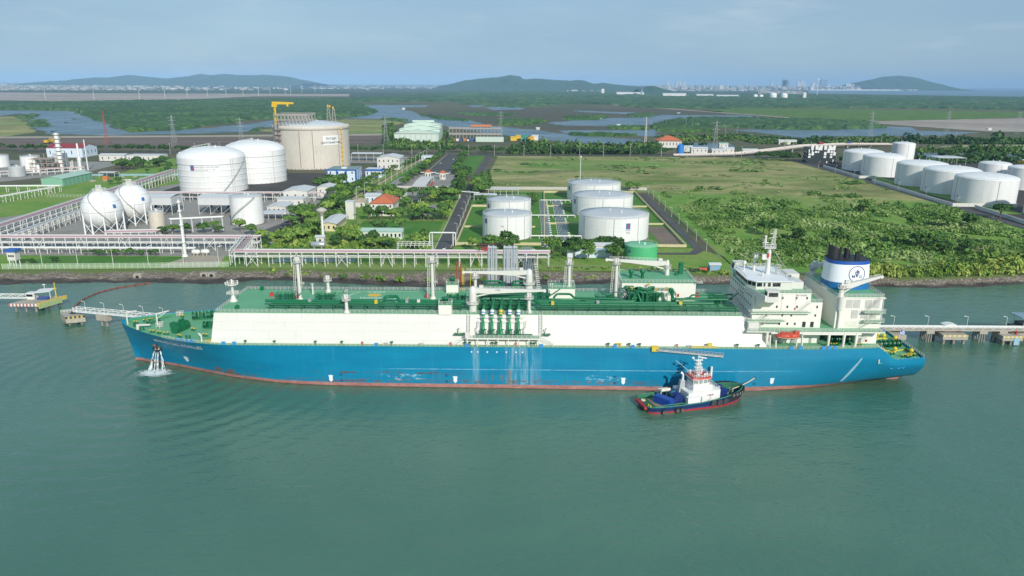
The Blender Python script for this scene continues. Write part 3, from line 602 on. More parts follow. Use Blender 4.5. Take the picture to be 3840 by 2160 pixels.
sup.box(-.25,.25,-12.9,-12.0,2.3,2.4); sm_ = sup.mesh('pipe_support')
for k in range(30):
    x = -83+k*5.5
    if not -12 < x < 6: obj('pipe_support', sm_, dgreen, ship, (x,0,24.6))
obj('pipe_walkway', MB().box(-84,-16,-12.9,-12.3,26.9,27.0).box(9,77,-13.0,-12.4,26.9,27.0), mat('walk_green','#3c7d58',.6), ship)
obj('walkway_rail', rail([(-84,-12.95,27),(-16,-12.95,27)],1.0,2.2,False,.03,2), mat('walk_green'), ship); obj('walkway_rail', rail([(9,-13.0,27),(77,-13.0,27)],1.0,2.2,False,.03,2), mat('walk_green'), ship)
for x, y, m_ in ((-46.6,-9.9,yel),(14.4,-10.2,yel),(58.3,-9.2,yel),(-70,-9,grey),(-57,-9,grey),(-32,-9,white),(-22,-9.2,grey),(30,-9,grey),(-36,-9.3,grey)): obj('valve_box', MB().box(-.5,.5,-.6,.6,0,1.2), m_, ship, (x,y,26.8))
for x in (-81,-66.5,-19.5,33,45,73,10.5):    # valve platforms with stairs
    p = obj('valve_platform', MB().box(-3.2,3.2,-1.8,1.8,2.3,2.45).box(-3,-2.8,-1.7,-1.5,0,2.3).box(2.8,3,-1.7,-1.5,0,2.3).box(-3,-2.8,1.5,1.7,0,2.3).box(2.8,3,1.5,1.7,0,2.3), dgreen, ship, (x, -2.2 if x != 10.5 else 1.5, 24.6))
    obj('platform_rail', rail([(-3.2,-1.8,2.45),(3.2,-1.8,2.45),(3.2,1.8,2.45),(-3.2,1.8,2.45)],1.0,1.4,True,.05,2), dgreen, p)
    obj('platform_stair', MB().box(3.2,4.2,-.6,.6,2.4,2.5).loft([[(4.2,-.6,2.5),(4.2,.6,2.5),(4.2,.6,2.35),(4.2,-.6,2.35)],[(7.0,-.6,4.6),(7.0,.6,4.6),(7.0,.6,4.45),(7.0,-.6,4.45)]]), mat('walk_green'), p)
    mb = MB(); r_ = random.Random(int(x*10))
    for k in range(7): a = r_.uniform(-2.6,2.6); b = r_.uniform(-1.2,1.2); mb.cyl((a,b,0),(a,b,r_.uniform(2,3.8)),r_.uniform(.12,.3),n=7).cyl((a,b-.3,2.8),(a,b+.3,2.8),.35,n=9)
    mb.box(-2.9,2.9,-1.5,1.5,2.46,2.54); obj('valve_cluster', mb, pipeg, p)
r_ = random.Random(3)                            # compressor pipe tangle in front of the compressor house
for k in range(30):
    x, y, z = r_.uniform(41,57), r_.uniform(-5.5,1.8), r_.uniform(28,30.6)
    pipe(bend([(x,y,24.7),(x,y,z),(x+r_.choice((-1,1))*r_.uniform(1.2,4),y+r_.uniform(-1,1),z),(x+r_.uniform(-3,3),y+r_.uniform(-2.5,2.5),25)],.7), r_.uniform(.16,.48), (pipeg, pipeg, dgreen)[k%3], 'compressor_pipe', 7)
obj('compressor_frame', rail([(41,-5,28.5),(57.5,-5,28.5),(57.5,1.8,28.5),(41,1.8,28.5)],1.1,1.7,True,.06,3), dgreen, ship)
mb = MB()
for k in range(12): mb.bar((41+k*1.5,-5,24.6),(41+k*1.5,-5,28.6),.16)
obj('frame_posts', mb, dgreen, ship)
for x, y in ((42.4,-3.6),(50.5,-4.6),(54.5,-3.4),(49,1)): obj('valve_wheel', MB().ring((0,0,0),.5,.12,'z',12,5).cyl((0,0,-.8),(0,0,0),.15,n=6), yel, ship, (x,y,31.2))
# manifold
mp_ = obj('manifold_platform', MB().box(-14.8,10.2,-20.2,-16.2,17.55,17.95), cream, ship); obj('grating', MB().box(-12.5,9.8,-20.0,-16.4,17.95,18.02), deckg, mp_)
obj('platform_rail', rail([(-14.8,-20.2,17.95),(10.2,-20.2,17.95)],1.1,1.6,False,.05,3), white, mp_)
for k in range(8): obj('platform_post', MB().bar((-14.4+k*3.45,-20.0,14.9),(-14.4+k*3.45,-20.0,17.6),.26), cream, mp_)
obj('drip_tray', MB().box(-11.5,7.5,-18.6,-17.0,18.02,18.5), dgreen, mp_)
obj('wing_platform', MB().box(-19,-15.2,-18.6,-16.8,18.5,18.65), dgreen, mp_); obj('wing_platform', MB().box(10.8,13.6,-18.6,-16.8,18.5,18.65), dgreen, mp_)
for x in (-17.4, 11.9): obj('monitor', MB().cyl((x,-17.6,18.6),(x,-17.6,20.6),.2,n=7).bar((x,-17.6,20.6),(x+.5,-18.8,21.0),.25), white, mp_)
for x in (-14.1, 10.4): obj('trunk_ladder', stair((x,-17.6,18.2),(x,-14.9,24.6),1.0,14), white, mp_)
obj('side_stair', stair((-19,-19.6,15),(-15,-19.6,18),.9,8), white, mp_); obj('side_stair', stair((15,-19.6,15),(10.6,-19.6,18),.9,8), white, mp_)
obj('access_box', MB().box(-15,-13.6,-20.4,-19.0,17.95,20.1), white, mp_)
for k, x in enumerate((-9.1,-6.15,-3.2,-.2,2.75)):
    g_ = obj('manifold_pipe', MB().tube(bend([(x,-4,26.6),(x,-10.5,26.6),(x,-14.6,26.6),(x,-16.6,24.2),(x,-18.2,20.4)],1.3),.52,10), mat('manifold_green','#1f8552',.4), ship)
    obj('pipe_band', MB().cyl((x,-15.15,26.25),(x,-16.15,25.0),.66,n=12), yel if k == 2 else mat('band_white','#dfe6ea',.5), g_)
    obj('pipe_digit', MB().cyl((x,-15.65,25.62),(x,-15.85,25.36),.69,n=12), mat('digit_blue','#2f5fb0',.5) if k != 2 else mat('manifold_green'), g_)
    mb = MB().cyl((x-.1,-18.4,20.6),(x-.1,-18.4,18.2),.5,n=10).cyl((x,-18.2,20.5),(x,-18.2,20.2),.8,n=12).cyl((x-.5,-18.9,19),(x-.5,-19.6,19),.55,n=10).ring((x-.9,-18.9,20.0),.4,.08,'y',10,4).cyl((x+.7,-18.5,18.1),(x+.7,-18.5,20.6),.14,n=6).bar((x+.7,-18.5,20.5),(x+1.3,-18.5,20.5),.2)
    obj('manifold_valve', mb, dgreen if k != 2 else mat('manifold_green'), g_)
obj('manifold_frame', rail([(-11,-11.6,26.9),(6,-11.6,26.9)],1.3,2,False,.08,2).bar((-11,-14.0,24.7),(-11,-11.6,27),.2).bar((6,-14.0,24.7),(6,-11.6,27),.2), dgreen, ship)
obj('manifold_bar', MB().bar((-10.6,-16.9,24.4),(5.2,-16.9,24.4),.16).bar((-10.6,-17.3,23),(5.2,-17.3,23),.1), white, ship)
for x in (-11.5,4.6): obj('riser', MB().tube(bend([(x,-17.6,18.2),(x,-17.6,20.8),(x+.6,-17.4,21),(x+.6,-16.6,23)],.3),.12,6), grey, ship)
mb = MB(); r_ = random.Random(5)
for k in range(26): a, b = r_.uniform(-11,7), r_.uniform(-10.5,-2); mb.cyl((a,b,24.6),(a,b,r_.uniform(25.4,27.4)),r_.uniform(.1,.35),n=6)
for k in range(8): y = -10+k*1.1; mb.bar((-11,y,25.6+.2*(k%3)),(6.5,y,25.6+.2*(k%3)),.3)
obj('manifold_piping', mb, dgreen, ship)
obj('far_manifold', MB().box(-13,9.5,15.2,18.6,24.4,25.0).tube(bend([(-11,17,25.4),(-11,17,27.6),(-4,17,27.6),(-4,17,25.4)]),.4,8).tube(bend([(0,17,25.4),(0,17,27.6),(6,17,27.6),(6,17,25.4)]),.4,8).box(-10,-3,15.8,18,25,26.4).box(0,6,15.8,18,25,26.4), pipeg, ship)
# deck painting, read from the far side of the ship
paintw = mat('paint_white', '#dfe3dc', .7); oval = MB(); oval.add([(-51+2.6*math.cos(a), 7.4+1.9*math.sin(a), 24.64) for a in [k*PI/12 for k in range(24)]], [tuple(range(24))])
obj('winch_spot', oval, mat('paint_yellow','#d9b640',.7), ship)
letters('WINCH', 2.5, lambda a, b, c: (-51-a*1.05, 3.9-b, 24.64), 'lettering', paintw, ship); letters('ONLY', 2.4, lambda a, b, c: (-51-a, 11.4-b, 24.64), 'lettering', paintw, ship)
for a0, R_, m_ in ((.62,9.2,paintw),(-.45,9.2,paintw),(-.35,13.2,mat('paint_yellow'))):
    arc = MB(); cs = [(a0+(k/10-.5)*.62+(PI if a0 > .5 else 0)) for k in range(11)] if a0 < .5 else [PI-.1-.75*k/10 for k in range(11)]
    arc.loft([[(-51+(R_-.2)*math.cos(t), 5.5+(R_-.2)*math.sin(t)*.85, 24.64),(-51+(R_+.2)*math.cos(t), 5.5+(R_+.2)*math.sin(t)*.85, 24.64)] for t in cs], False, False, False); arc.f = [f if True else f for f in arc.f]
    obj('deck_line', arc, m_, ship)
obj('deck_line', MB().box(-88,-26,12.0,12.15,24.625,24.64), mat('line_cream'), ship)
for x, y in ((-88.5,5.2),(-78.8,3.3),(-31,4.5),(68,8)): obj('fire_monitor_box', MB().box(-.7,.7,-.5,.5,0,1.3).box(-.5,.5,-.7,-.4,1.2,1.7), redp, ship, (x,y,24.6), (0,0,.4))
for x, y in ((-95,-11),(-62,9.6),(-95,13.0)): obj('hose_reel', MB().cyl((0,-.4,.9),(0,.4,.9),.8,n=12).box(-.4,.4,-.4,.4,0,.6), grey if x == -62 else pipeg, ship, (x,y,24.6))
# name and marks on the hull
hw = mat('hull_lettering', '#dfe6ea', .5)
def onhull(x0, z0, slope=0.0):
    def f(a, b, c): x = x0+a; z = z0+b+a*slope; return (x, -hb(x, z)-.3-c, z)
    return f
letters('MARAN GAS ACHILLES', 2.0, onhull(-115.8, 12.9, -.012), 'ship_name', hw, ship)
for x in (-61.2, -18.6, 38.3, 88.5):
    mb = MB(); pts = [(-.45,1.0),(-.9,.75),(-.6,.5),(-.6,-.9),(0,-1.5),(.6,-.9),(.6,.5),(.9,.75),(.45,1.0)]; mb.add([(x+a, -hb(x+a, 3.4+b)-.05, 3.4+b) for a, b in pts], [tuple(range(9))]); obj('tug_mark', mb, hw, ship)
mb = MB(); mb.add([(-116+.95*a, -hb(-116+.95*a, 5.4+1.3*b)-.06, 5.4+1.3*b) for a, b in ((-1,.8),(0,1),(1,.7),(.9,-.2),(.3,-1),(-.4,-.9),(-.9,0))], [tuple(range(7))]); obj('thruster_mark', mb, hw, ship)
for x in (-12.9,-10.8,-7.6,-4.4,-1.2,2.0,4.2): obj('scupper', MB().cyl((x,-20.6,13.3),(x,-20.82,13.3),.27,n=10), hw, ship)
for x in (-57.6,-21.6,35.4,82.4):
    for z in (4.6,2.4): obj('recess_bitt', MB().ring((x,-hb(x,z)-.02,z),.34,.12,'y',12,5), mat('recess_blue','#173a63',.5), ship)
for k, x in enumerate((129.0,131.6,133.2)): obj('panama_lead', MB().ring((x, -hb(x,7.2)+.05, 7.4),.5,.17,'y',12,5), lblue, ship)
obj('hull_scrape', MB().loft([[(112.6+.9*t**2+4*t, -hb(112.6+.9*t**2+4*t, 1.9+9.8*t)-.05, 1.9+9.8*t),(113.6+.9*t**2+4.4*t-1.0*t**3, -hb(113.6+4.4*t-.1*t, 1.9+9.8*t)-.05, 1.9+9.8*t)] for t in [k/10 for k in range(11)]], False, True, False), mat('scrape_pale','#8fbccf',.6), ship)
# anchor, washing water
an = obj('anchor_pocket', MB().sph((0,0,0),1.9,10,6), mat('anchor_rust','#7d6450',.8,var=.3,dirt=.5,dirtcol='#3c2c22'), ship, (-126.9,-hb(-126.9,9.3)+.75,9.3)); an.scale = (1.25,.6,.9)
obj('anchor', MB().tube([(-1.2,-1.0,-.2),(-1.5,-1.3,-1.2),(0,-1.5,-1.9),(1.4,-1.3,-1.2),(1.3,-1.0,-.2)],.32,7).bar((0,-1.1,.6),(0,-1.4,-1.8),.45), dark, ship, (-126.9,-hb(-126.9,9.3)+.6,9.6))
# accommodation ladder hung along the side
la = obj('accommodation_ladder', MB().loft([[(48.6,-21.6,15.0),(48.6,-20.9,15.0),(48.6,-20.9,14.4),(48.6,-21.6,14.4)],[(71,-21.6,12.9),(71,-20.9,12.9),(71,-20.9,12.3),(71,-21.6,12.3)]]), mat('alloy','#b9bdbd',.35,.4), ship)
obj('ladder_rail', rail([(49,-21.6,14.95),(71,-21.6,12.9)],1.0,1.2,False,.05,2), mat('alloy'), la); obj('ladder_head', MB().box(47.2,49.4,-21.6,-20.3,14.2,15.9), yel, la); obj('ladder_davit', MB().box(60.5,69,-20.2,-19.3,15.0,15.6).box(66,67.4,-20.2,-19.2,15.6,16.6), yel, la)
# superstructure of the gas carrier
lower = obj('lower_house', MB().box(87.5,105,-14.0,14.0,14.9,20.2), cream, ship)
obj('boat_deck', MB().box(79,124.6,-18.4,18.4,20.1,20.4), cream, ship); obj('boat_deck_plating', MB().box(79.2,124.4,-18.2,18.2,20.4,20.46), deckg, ship)
obj('boat_deck_rail', rail([(79,-18.3,20.46),(124.5,-18.3,20.46)],1.05,1.5,False,.045,3), white, ship)
obj('front_house', MB().box(80.2,87.4,-16.4,16.4,14.9,20.1), cream, ship)
obj('ladder_tower', MB().box(79.6,83,-17.6,-14.2,20.46,23.2), white, ship)
blk = obj('accommodation_block', MB().box(81.5,104.6,-14.2,14.2,20.4,29.4), cream, ship)
up = obj('upper_block', MB().box(81.5,100.6,-14.0,14.0,29.4,32.5), cream, ship)
obj('upper_deck_plating', MB().box(100.6,104.5,-14.1,14.1,29.4,29.47), deckg, ship); obj('upper_deck_rail', rail([(100.7,-14.1,29.47),(104.5,-14.1,29.47),(104.5,14.1,29.47)],1.05,1.5,False,.045,3), white, ship)
for z, x0, x1, ov in ((23.3,79.4,92,2.4),(26.0,80.6,100.6,1.5)):
    g_ = obj('side_gallery', MB().box(x0,x1,-14.2-ov,-14.2,z-.2,z), cream, ship); obj('gallery_plating', MB().box(x0+.1,x1-.1,-14.1-ov,-14.2,z,z+.05), deckg, g_)
    obj('gallery_rail', rail([(x0,-14.1-ov,z+.05),(x1,-14.1-ov,z+.05)],1.05,1.4,False,.045,3), white, g_)
    f_ = obj('front_gallery', MB().box(x0,81.5,-14.2,14.2,z-.2,z), cream, ship); obj('gallery_rail', rail([(x0,14.2,z),(x0,-14.1-ov,z)],1.05,1.4,False,.045,3), white, f_)
obj('bridge_deck', MB().prism([(80.3,-8),(80.3,8),(83,21),(87.6,21),(88.5,14.2),(100.6,14.2),(100.6,-14.2),(88.5,-14.2),(87.6,-21),(83,-21)],32.3,32.6), cream, ship)
obj('bridge_plating', MB().prism([(80.5,-8),(80.5,8),(83.1,20.8),(87.5,20.8),(88.4,14),(100.5,14),(100.5,-14),(88.4,-14),(87.5,-20.8),(83.1,-20.8)],32.6,32.66), deckg, ship)
for s_ in (-1,1):
    w_ = obj('wing_bulwark', MB().loft([[(80.3,s_*8,31.6),(80.3,s_*8,33.7),(80.5,s_*8,33.7),(80.5,s_*8,31.6)],[(83,s_*21,31.6),(83,s_*21,33.7),(83.2,s_*21,33.7),(83.2,s_*21,31.6)]]).box(83,87.6,s_*21-.1,s_*21+.1,31.6,33.6), cream, ship)
    obj('wing_bracket', MB().prism([(0,0),(0,1),(1,1)],0,1) if False else MB().add([(82.2,s_*14.2,27.6),(87,s_*14.2,27.6),(83.2,s_*20.8,32.3),(87.4,s_*20.8,32.3),(82.2,s_*14.2,32.3),(87,s_*14.2,32.3)],[(0,1,3,2),(0,2,4),(1,5,3),(4,2,3,5)]), cream, w_)
    c_ = obj('wing_cab', MB().box(83.6,87.4,s_*21.2 if s_<0 else 18.2,-18.2 if s_<0 else 21.2,31.4,35.1), white, ship)
    y_ = s_*21.25; obj('cab_window', MB().box(84.0,87.0,min(y_,y_-s_*.1),max(y_,y_-s_*.1),33.3,34.7), glass, c_); obj('cab_window', MB().box(83.52,83.62,18.6*s_ if s_>0 else -20.8,20.8 if s_>0 else -18.6,33.3,34.7), glass, c_)
    obj('cab_roof', MB().box(83.4,87.6,min(s_*18,s_*21.4),max(s_*18,s_*21.4),35.1,35.25), white, c_)
# wheelhouse with its row of raked windows
wp = [(81.2,-7.2),(81.2,7.2),(83.2,10.2),(95.4,10.2),(95.4,-10.2),(83.2,-10.2)]
wh = obj('wheelhouse', MB().prism(wp,32.6,35.4), white, ship); obj('wheelhouse_roof', MB().prism([(80.6,-7.6),(80.6,7.6),(82.9,10.8),(95.8,10.6),(95.8,-10.6),(82.9,-10.8)],35.4,35.65), mat('roof_white','#e4e6e6',.5,var=.03), ship)
def pane(p0, p1, z0, z1, parent, off=.06, name='window', m_=None):
    a, b = Vector((*p0,0)), Vector((*p1,0)); d = (b-a).normalized(); n_ = Vector((d.y,-d.x,0))*off
    q_ = [a-n_*.5,b-n_*.5,b+n_,a+n_]; return obj(name, MB().prism([(p.x,p.y) for p in q_],z0,z1), m_ or glass, parent)
for k in range(7): pane((81.2,7.0-2.0*k-.1),(81.2,5.2-2.0*k+.05),33.8,35.0,wh)
for a, b in ((.06,.46),(.54,.94)): pane((81.2+2*a,-7.2-3*a),(81.2+2*b,-7.2-3*b),33.8,35.0,wh)
for x0, x1 in ((83.5,85.2),(85.7,86.3),(87.2,88.1),(88.8,91.4)): pane((x0,-10.2),(x1,-10.2),33.7,35.0,wh)
obj('roof_rail', rail([(80.8,-7.4,35.65),(80.8,7.4,35.65),(83,10.5,35.65),(95.6,10.4,35.65),(95.6,-10.4,35.65)],1.05,1.5,False,.05,3), white, ship)
obj('aft_house', MB().box(95.4,99.6,-9.0,-3.2,32.6,35.0), white, ship); obj('aft_house', MB().box(98,102.5,3,10,32.6,34.8), white, ship); obj('aft_window', MB().box(98.6,99.6,2.9,3.05,33.2,34.3), glass, ship)
obj('bridge_rail', rail([(88.6,-14.1,32.66),(100.5,-14.1,32.66),(100.5,14.1,32.66)],1.05,1.5,False,.045,3), white, ship)
# radar mast, domes and aerials
rm = obj('radar_mast', MB().cyl((0,0,0),(0,0,9.6),.85,.62,14), white, ship, (90.0,0,35.6))
obj('radar_platform', rail([(-2.2,-1.4,9.6),(1.8,-1.4,9.6),(1.8,1.4,9.6),(-2.2,1.4,9.6)],1.1,1.1,True,.06,2).box(-2.2,1.8,-1.4,1.4,9.3,9.6), white, rm); obj('radar_bracket', MB().box(-2.4,-.6,-.9,.9,5.2,5.4).box(-2.4,-.8,-.5,.5,5.4,7.0), white, rm)
mb = MB()
for a, b in ((.3,-.6),(1.5,-.6),(.3,.6),(1.5,.6)): mb.bar((a,b,9.6),(1.5+(a-.9)*.3,b*.3,16.0),.16)
for k in range(6): z = 10.4+k*.95; w = .6-.07*k; mb.bar((.3+.12*k,-w,z),(1.5,w,z+.7),.1).bar((1.5,-w,z),(.3+.12*k,w,z+.7),.1)
mb.bar((-.6,0,12.6),(1.4,0,13.2),.2).bar((-.2,0,14.2),(1.4,0,14.6),.18); obj('mast_lattice', mb, white, rm)
obj('radar_scanner', MB().box(-2.6,-.6,-.25,.25,11.0,11.3).cyl((-1.6,0,9.6),(-1.6,0,11),.25,n=8).sph((-1.7,0,13.2),.5).cyl((-1.7,0,11.3),(-1.7,0,12.9),.5,.35,8), white, rm)
obj('flag', MB().box(-.9,-.1,-.7,-.66,6.0,7.4), redp, rm)
def dome(x, y, h, r): obj('satellite_dome', MB().cyl((0,0,0),(0,0,h),.3,n=8).sph((0,0,h+r*.7),r,12,8), white, ship, (x,y,35.6))
dome(83.2,4.8,2.2,.8); dome(87.2,-3.8,.8,.4)
obj('signal_mast', MB().cyl((0,0,0),(0,0,6.6),.5,.42,10).box(.5,1.2,-.4,.4,4.2,6.3), white, ship, (86.6,4.4,35.6)); obj('aerial', MB().cyl((0,0,0),(0,0,9),.1,.04,5).bar((0,0,4),(-2.4,0,5.2),.07).bar((0,0,4),(2.4,0,5.2),.07), white, ship, (84.6,8,35.6))
obj('lamp_frame', rail([(92.5,-2.2,35.6),(94,-2.2,35.6),(94,-.8,35.6),(92.5,-.8,35.6)],3.6,1.4,True,.06,4), white, ship)
obj('stays', MB().bar((90.8,.2,45),(97,9,35.7),.05).bar((90.8,-.2,45),(98,4,35.7),.05).bar((89,.2,44.5),(82.5,5,35.7),.05).bar((90.8,0,45),(97.5,-2,35.7),.05), white, ship)
# windows on the side and the front
for z, xl in ((30.4,(91.2,95.8,99.3)),(27.4,(89.5,93.0,96.2,102.9)),(24.4,(86.2,91.6,94.6,102.6)),(21.4,(82.8,85.2,90.9,93.6,96.1))):
    for x in xl: obj('window', MB().box(x-.28,x+.28,-.06,.03,0,.85), glass, blk, (0,-14.2 if z < 29 else -14.0,z))
for x in (98.7,101.4): obj('vent_door', MB().box(x-.1,x+1.0,-.08,.03,0,1.9), dark, blk, (0,-14.2,20.7))
for z in (21.4,24.6,27.2,30.2):
    for k in range(11): obj('window', MB().box(-.06,.03,-.3,.3,0,.8), glass, blk, (81.5, 12.5-k*2.4, z))
for x in (90.8,91.0,95.6): obj('panel_seam', MB().box(x,x+.06,-14.24,-14.19,26.1,32.2), mat('seam_grey','#b9b6ac',.6), blk)
obj('fire_box', MB().box(95.3,95.8,-14.35,-14.19,26.9,27.5), redp, blk)
for a, b in (((96.6,-14.9,26.1),(100.4,-14.9,29.6)),((84,-15.5,23.4),(87.4,-15.5,26.0)),((83,-15.6,20.5),(86.6,-15.6,23.3))): obj('side_stair', stair(a,b,.8,9), white, blk)
letters('LNG CARRIER', 1.15, lambda a, b, c: (81.40, -a*1.0, 28.8+b) , 'front_lettering', grey, blk) if False else None
letters('NO SMOKING', .95, lambda a, b, c: (81.44-c, -a*1.15, 29.0+b), 'front_lettering', mat('letter_grey'), blk)
letters('IMO 9682588', .62, lambda a, b, c: (97.4+a, -14.06, 31.7+b), 'number_lettering', mat('letter_grey'), blk)
for x in (88.5,91,96,101.5): obj('door', MB().box(x,x+.9,-14.08,-13.95,15.0,17.0), grey, lower)
obj('davit_beam', MB().box(86.8,98,-19.4,-18.6,20.0,20.4), cream, ship)
for x in (86.6,88.6,95.4,97.2): obj('davit_leg', MB().bar((x,-19.4,14.95),(x+.5,-17.4,20.2),.45), white, ship)
for x in (106.5,111.5,115.5,86): obj('deck_pillar', MB().cyl((x,-17.8,14.95),(x,-17.8,20.1),.4,.55,8), cream, ship)
obj('deck_girder', MB().box(87,117,-18.2,-17.8,19.3,20.1), cream, ship)
for x, n_ in ((110.5,2),(113.8,2)):
    w_ = obj('mooring_winch', MB().box(-1.6,1.6,-2.2,2.2,0,.4), dgreen, ship, (x,-13.5,14.95))
    for k in range(4): obj('drum', MB().cyl((-1.2+k*.8-.3,0,1.3),(-1.2+k*.8+.3,0,1.3),.9,n=12).cyl((-1.2+k*.8-.36,0,1.3),(-1.2+k*.8-.3,0,1.3),1.4,n=14), pipeg, w_)
for x in (107.6,109.4,117.6): bollard(x,-16.6,14.95,yel,.8)
# funnel casing
cas = obj('engine_casing', MB().box(109.2,124.3,-14.4,14.4,20.4,31.2), cream, ship); obj('lower_casing', MB().box(117,124.1,-14.2,14.2,14.9,20.1).box(109.5,117,-8,14.2,14.9,20.1), cream, ship)
obj('casing_deck', MB().box(109.0,124.6,-14.7,14.7,31.2,31.45), cream, ship); obj('casing_plating', MB().box(109.2,124.4,-14.5,14.5,31.45,31.5), deckg, ship)
obj('casing_rail', rail([(109.1,-14.6,31.5),(124.5,-14.6,31.5),(124.5,14.6,31.5),(109.1,14.6,31.5)],1.05,1.5,True,.05,3), white, ship)
lou = mat('louvre_grey','#b4b3ad',.6)
for x0, z0 in ((112.2,27.6),(114.7,27.6),(118.6,27.6),(121.2,27.6),(114.4,24.0),(117.6,24.0),(120.6,24.0)):
    g_ = obj('louvre_panel', MB().box(x0,x0+2.2,-14.46,-14.38,z0,z0+2.9), lou, cas)
    for k in range(7): obj('louvre_slat', MB().box(x0+.05,x0+2.15,-14.52,-14.44,z0+.15+k*.4,z0+.3+k*.4), mat('louvre_light','#cfcec6',.6), g_)
for z, x0 in ((26.6,117.9),(23.4,118.2)):
    g_ = obj('stair_landing', MB().box(x0,124.8,-16.4,-14.4,z-.15,z), cream, cas); obj('landing_plating', MB().box(x0+.1,124.7,-16.3,-14.4,z,z+.05), deckg, g_); obj('landing_rail', rail([(x0,-16.35,z+.05),(124.8,-16.35,z+.05),(124.8,-14.5,z+.05)],1.05,1.4,False,.045,3), white, g_)
for a, b in (((119.2,-15.4,26.7),(123.4,-15.4,31.3)),((119.4,-15.4,23.5),(122.6,-15.4,26.5)),((117,-15.4,20.5),(121.6,-15.4,23.3)),((118.2,-15.4,15),(121.4,-15.4,20.2))): obj('casing_stair', stair(a,b,.8,10), white, cas)
obj('casing_pipe', MB().tube(bend([(109.9,-14.9,31),(109.9,-14.9,27.5),(110.3,-14.9,26),(110.3,-14.9,20.5)]),.35,8), white, cas); obj('crane_pedestal', MB().cyl((110.4,-14.6,27.0),(110.4,-14.6,31.6),1.0,1.15,12), white, cas)
obj('door', MB().box(118.0,119,-14.28,-14.15,15.0,17.0), grey, cas); obj('hatch', MB().box(113.0,116.8,-14.46,-14.38,20.9,23.0), mat('hatch_cream','#dcd8ca',.6), cas); obj('fire_box', MB().box(120.4,121,-14.4,-14.15,15.6,16.4), redp, cas)
# funnel
def oval_sec(a, b, z, n=32, cx=117.2):
    return [(cx+a*abs(math.cos(t))**.75*(1 if math.cos(t)>0 else -1), b*abs(math.sin(t))**.8*(1 if math.sin(t)>0 else -1), z) for t in [2*PI*k/n for k in range(n)]]
FZ = (31.4, 34.0, 40.2, 41.4); FA = lambda z: 7.7-.06*(z-31.4); FB = lambda z: 6.4-.09*(z-31.4)
fn = obj('funnel', MB().loft([oval_sec(FA(FZ[1]),FB(FZ[1]),FZ[1]), oval_sec(FA(FZ[2]),FB(FZ[2]),FZ[2])],False,True), mat('funnel_white','#e8ebee',.4,var=.02), ship)
obj('funnel_skirt', MB().loft([oval_sec(FA(FZ[0]),FB(FZ[0]),FZ[0]), oval_sec(FA(FZ[1]),FB(FZ[1]),FZ[1])],False,True), mat('funnel_blue','#1a6ca6',.4), fn)
obj('funnel_band', MB().loft([oval_sec(FA(FZ[2]),FB(FZ[2]),FZ[2]), oval_sec(FA(FZ[3]),FB(FZ[3]),FZ[3])],False,True), mat('band_blue','#1f55a5',.4), fn)
obj('funnel_top', MB().loft([oval_sec(FA(41.3)-.05,FB(41.3)-.05,41.25), oval_sec(FA(41.3)-.05,FB(41.3)-.05,41.3)],True), blackp, fn); obj('funnel_rail', rail([(x,y,41.4) for x,y,z in oval_sec(6.9,5.4,0,16)],.9,3,True,.025,2), blackp, fn)
def stack(x, y, r, h, cut):
    mb = MB(); n=14; lo=[(x+r*math.cos(2*PI*k/n),y+r*math.sin(2*PI*k/n),41.2) for k in range(n)]; hi=[(a,b,41.2+h-cut*(a-x)/r) for a,b,c in lo]; obj('exhaust_stack', mb.loft([lo,hi],True,True), blackp, fn)
stack(112.6,.8,2.0,4.2,.9); stack(117.4,1.2,1.05,3.3,.5); stack(119.4,-1.8,.55,2.6,.25); stack(120.6,-.8,.6,2.5,.25); stack(115.3,1.6,.35,3.8,.1); stack(121.6,1.4,.5,2.0,.2)
# emblem on the near side of the funnel: ring, bowl, three flames and letters
emb = mat('emblem_navy', '#27406f', .5)
def fy(x, z):
    a, b = FA(z), FB(z); c = max(-1, min(1, (x-117.2)/a)); ct = abs(c)**(1/.75); return -b*max(0, 1-ct*ct)**.4
def onf(pts, name='emblem_mark', cx=118.6, cz=37.0):
    mb = MB(); mb.add([(cx+a, fy(cx+a, cz+b)-.06, cz+b) for a, b in pts], [tuple(range(len(pts)))]); obj(name, mb, emb, fn)
rg = MB(); rg.loft([[(118.6+r*math.cos(t), fy(118.6+r*math.cos(t), 37+r*math.sin(t))-.06, 37.0+r*math.sin(t)) for r in (2.62,2.85)] for t in [2*PI*k/40 for k in range(41)]], False, False, False); obj('emblem_ring', rg, emb, fn)
onf([(-.85,.25),(.85,.25),(.75,.0),(-.75,.0)]); onf([(-.45,-.1),(.45,-.1),(.15,-.9),(0,-1.1),(-.15,-.9)])
for dx, s_ in ((-.55,.75),(0,1.1),(.5,.8)): onf([(dx-.12,.38),(dx+.2,.38),(dx+.38*s_,.9*s_),(dx+.2,1.3*s_),(dx+.25,1.75*s_),(dx-.05,1.35*s_),(dx-.1,.95*s_)])
letters('M   G', 1.35, lambda a, b, c: (118.6+a*1.12, fy(118.6+a*1.12, 36.25+b)-.07, 36.2+b), 'emblem_letter', emb, fn)
crane(110.4, -14.0, 31.5, 4.2, .75, (123.6,-12.6,38.0)); crane(110.6, 12.6, 31.5, 4.6, .8, (117.5,12.4,36.6))
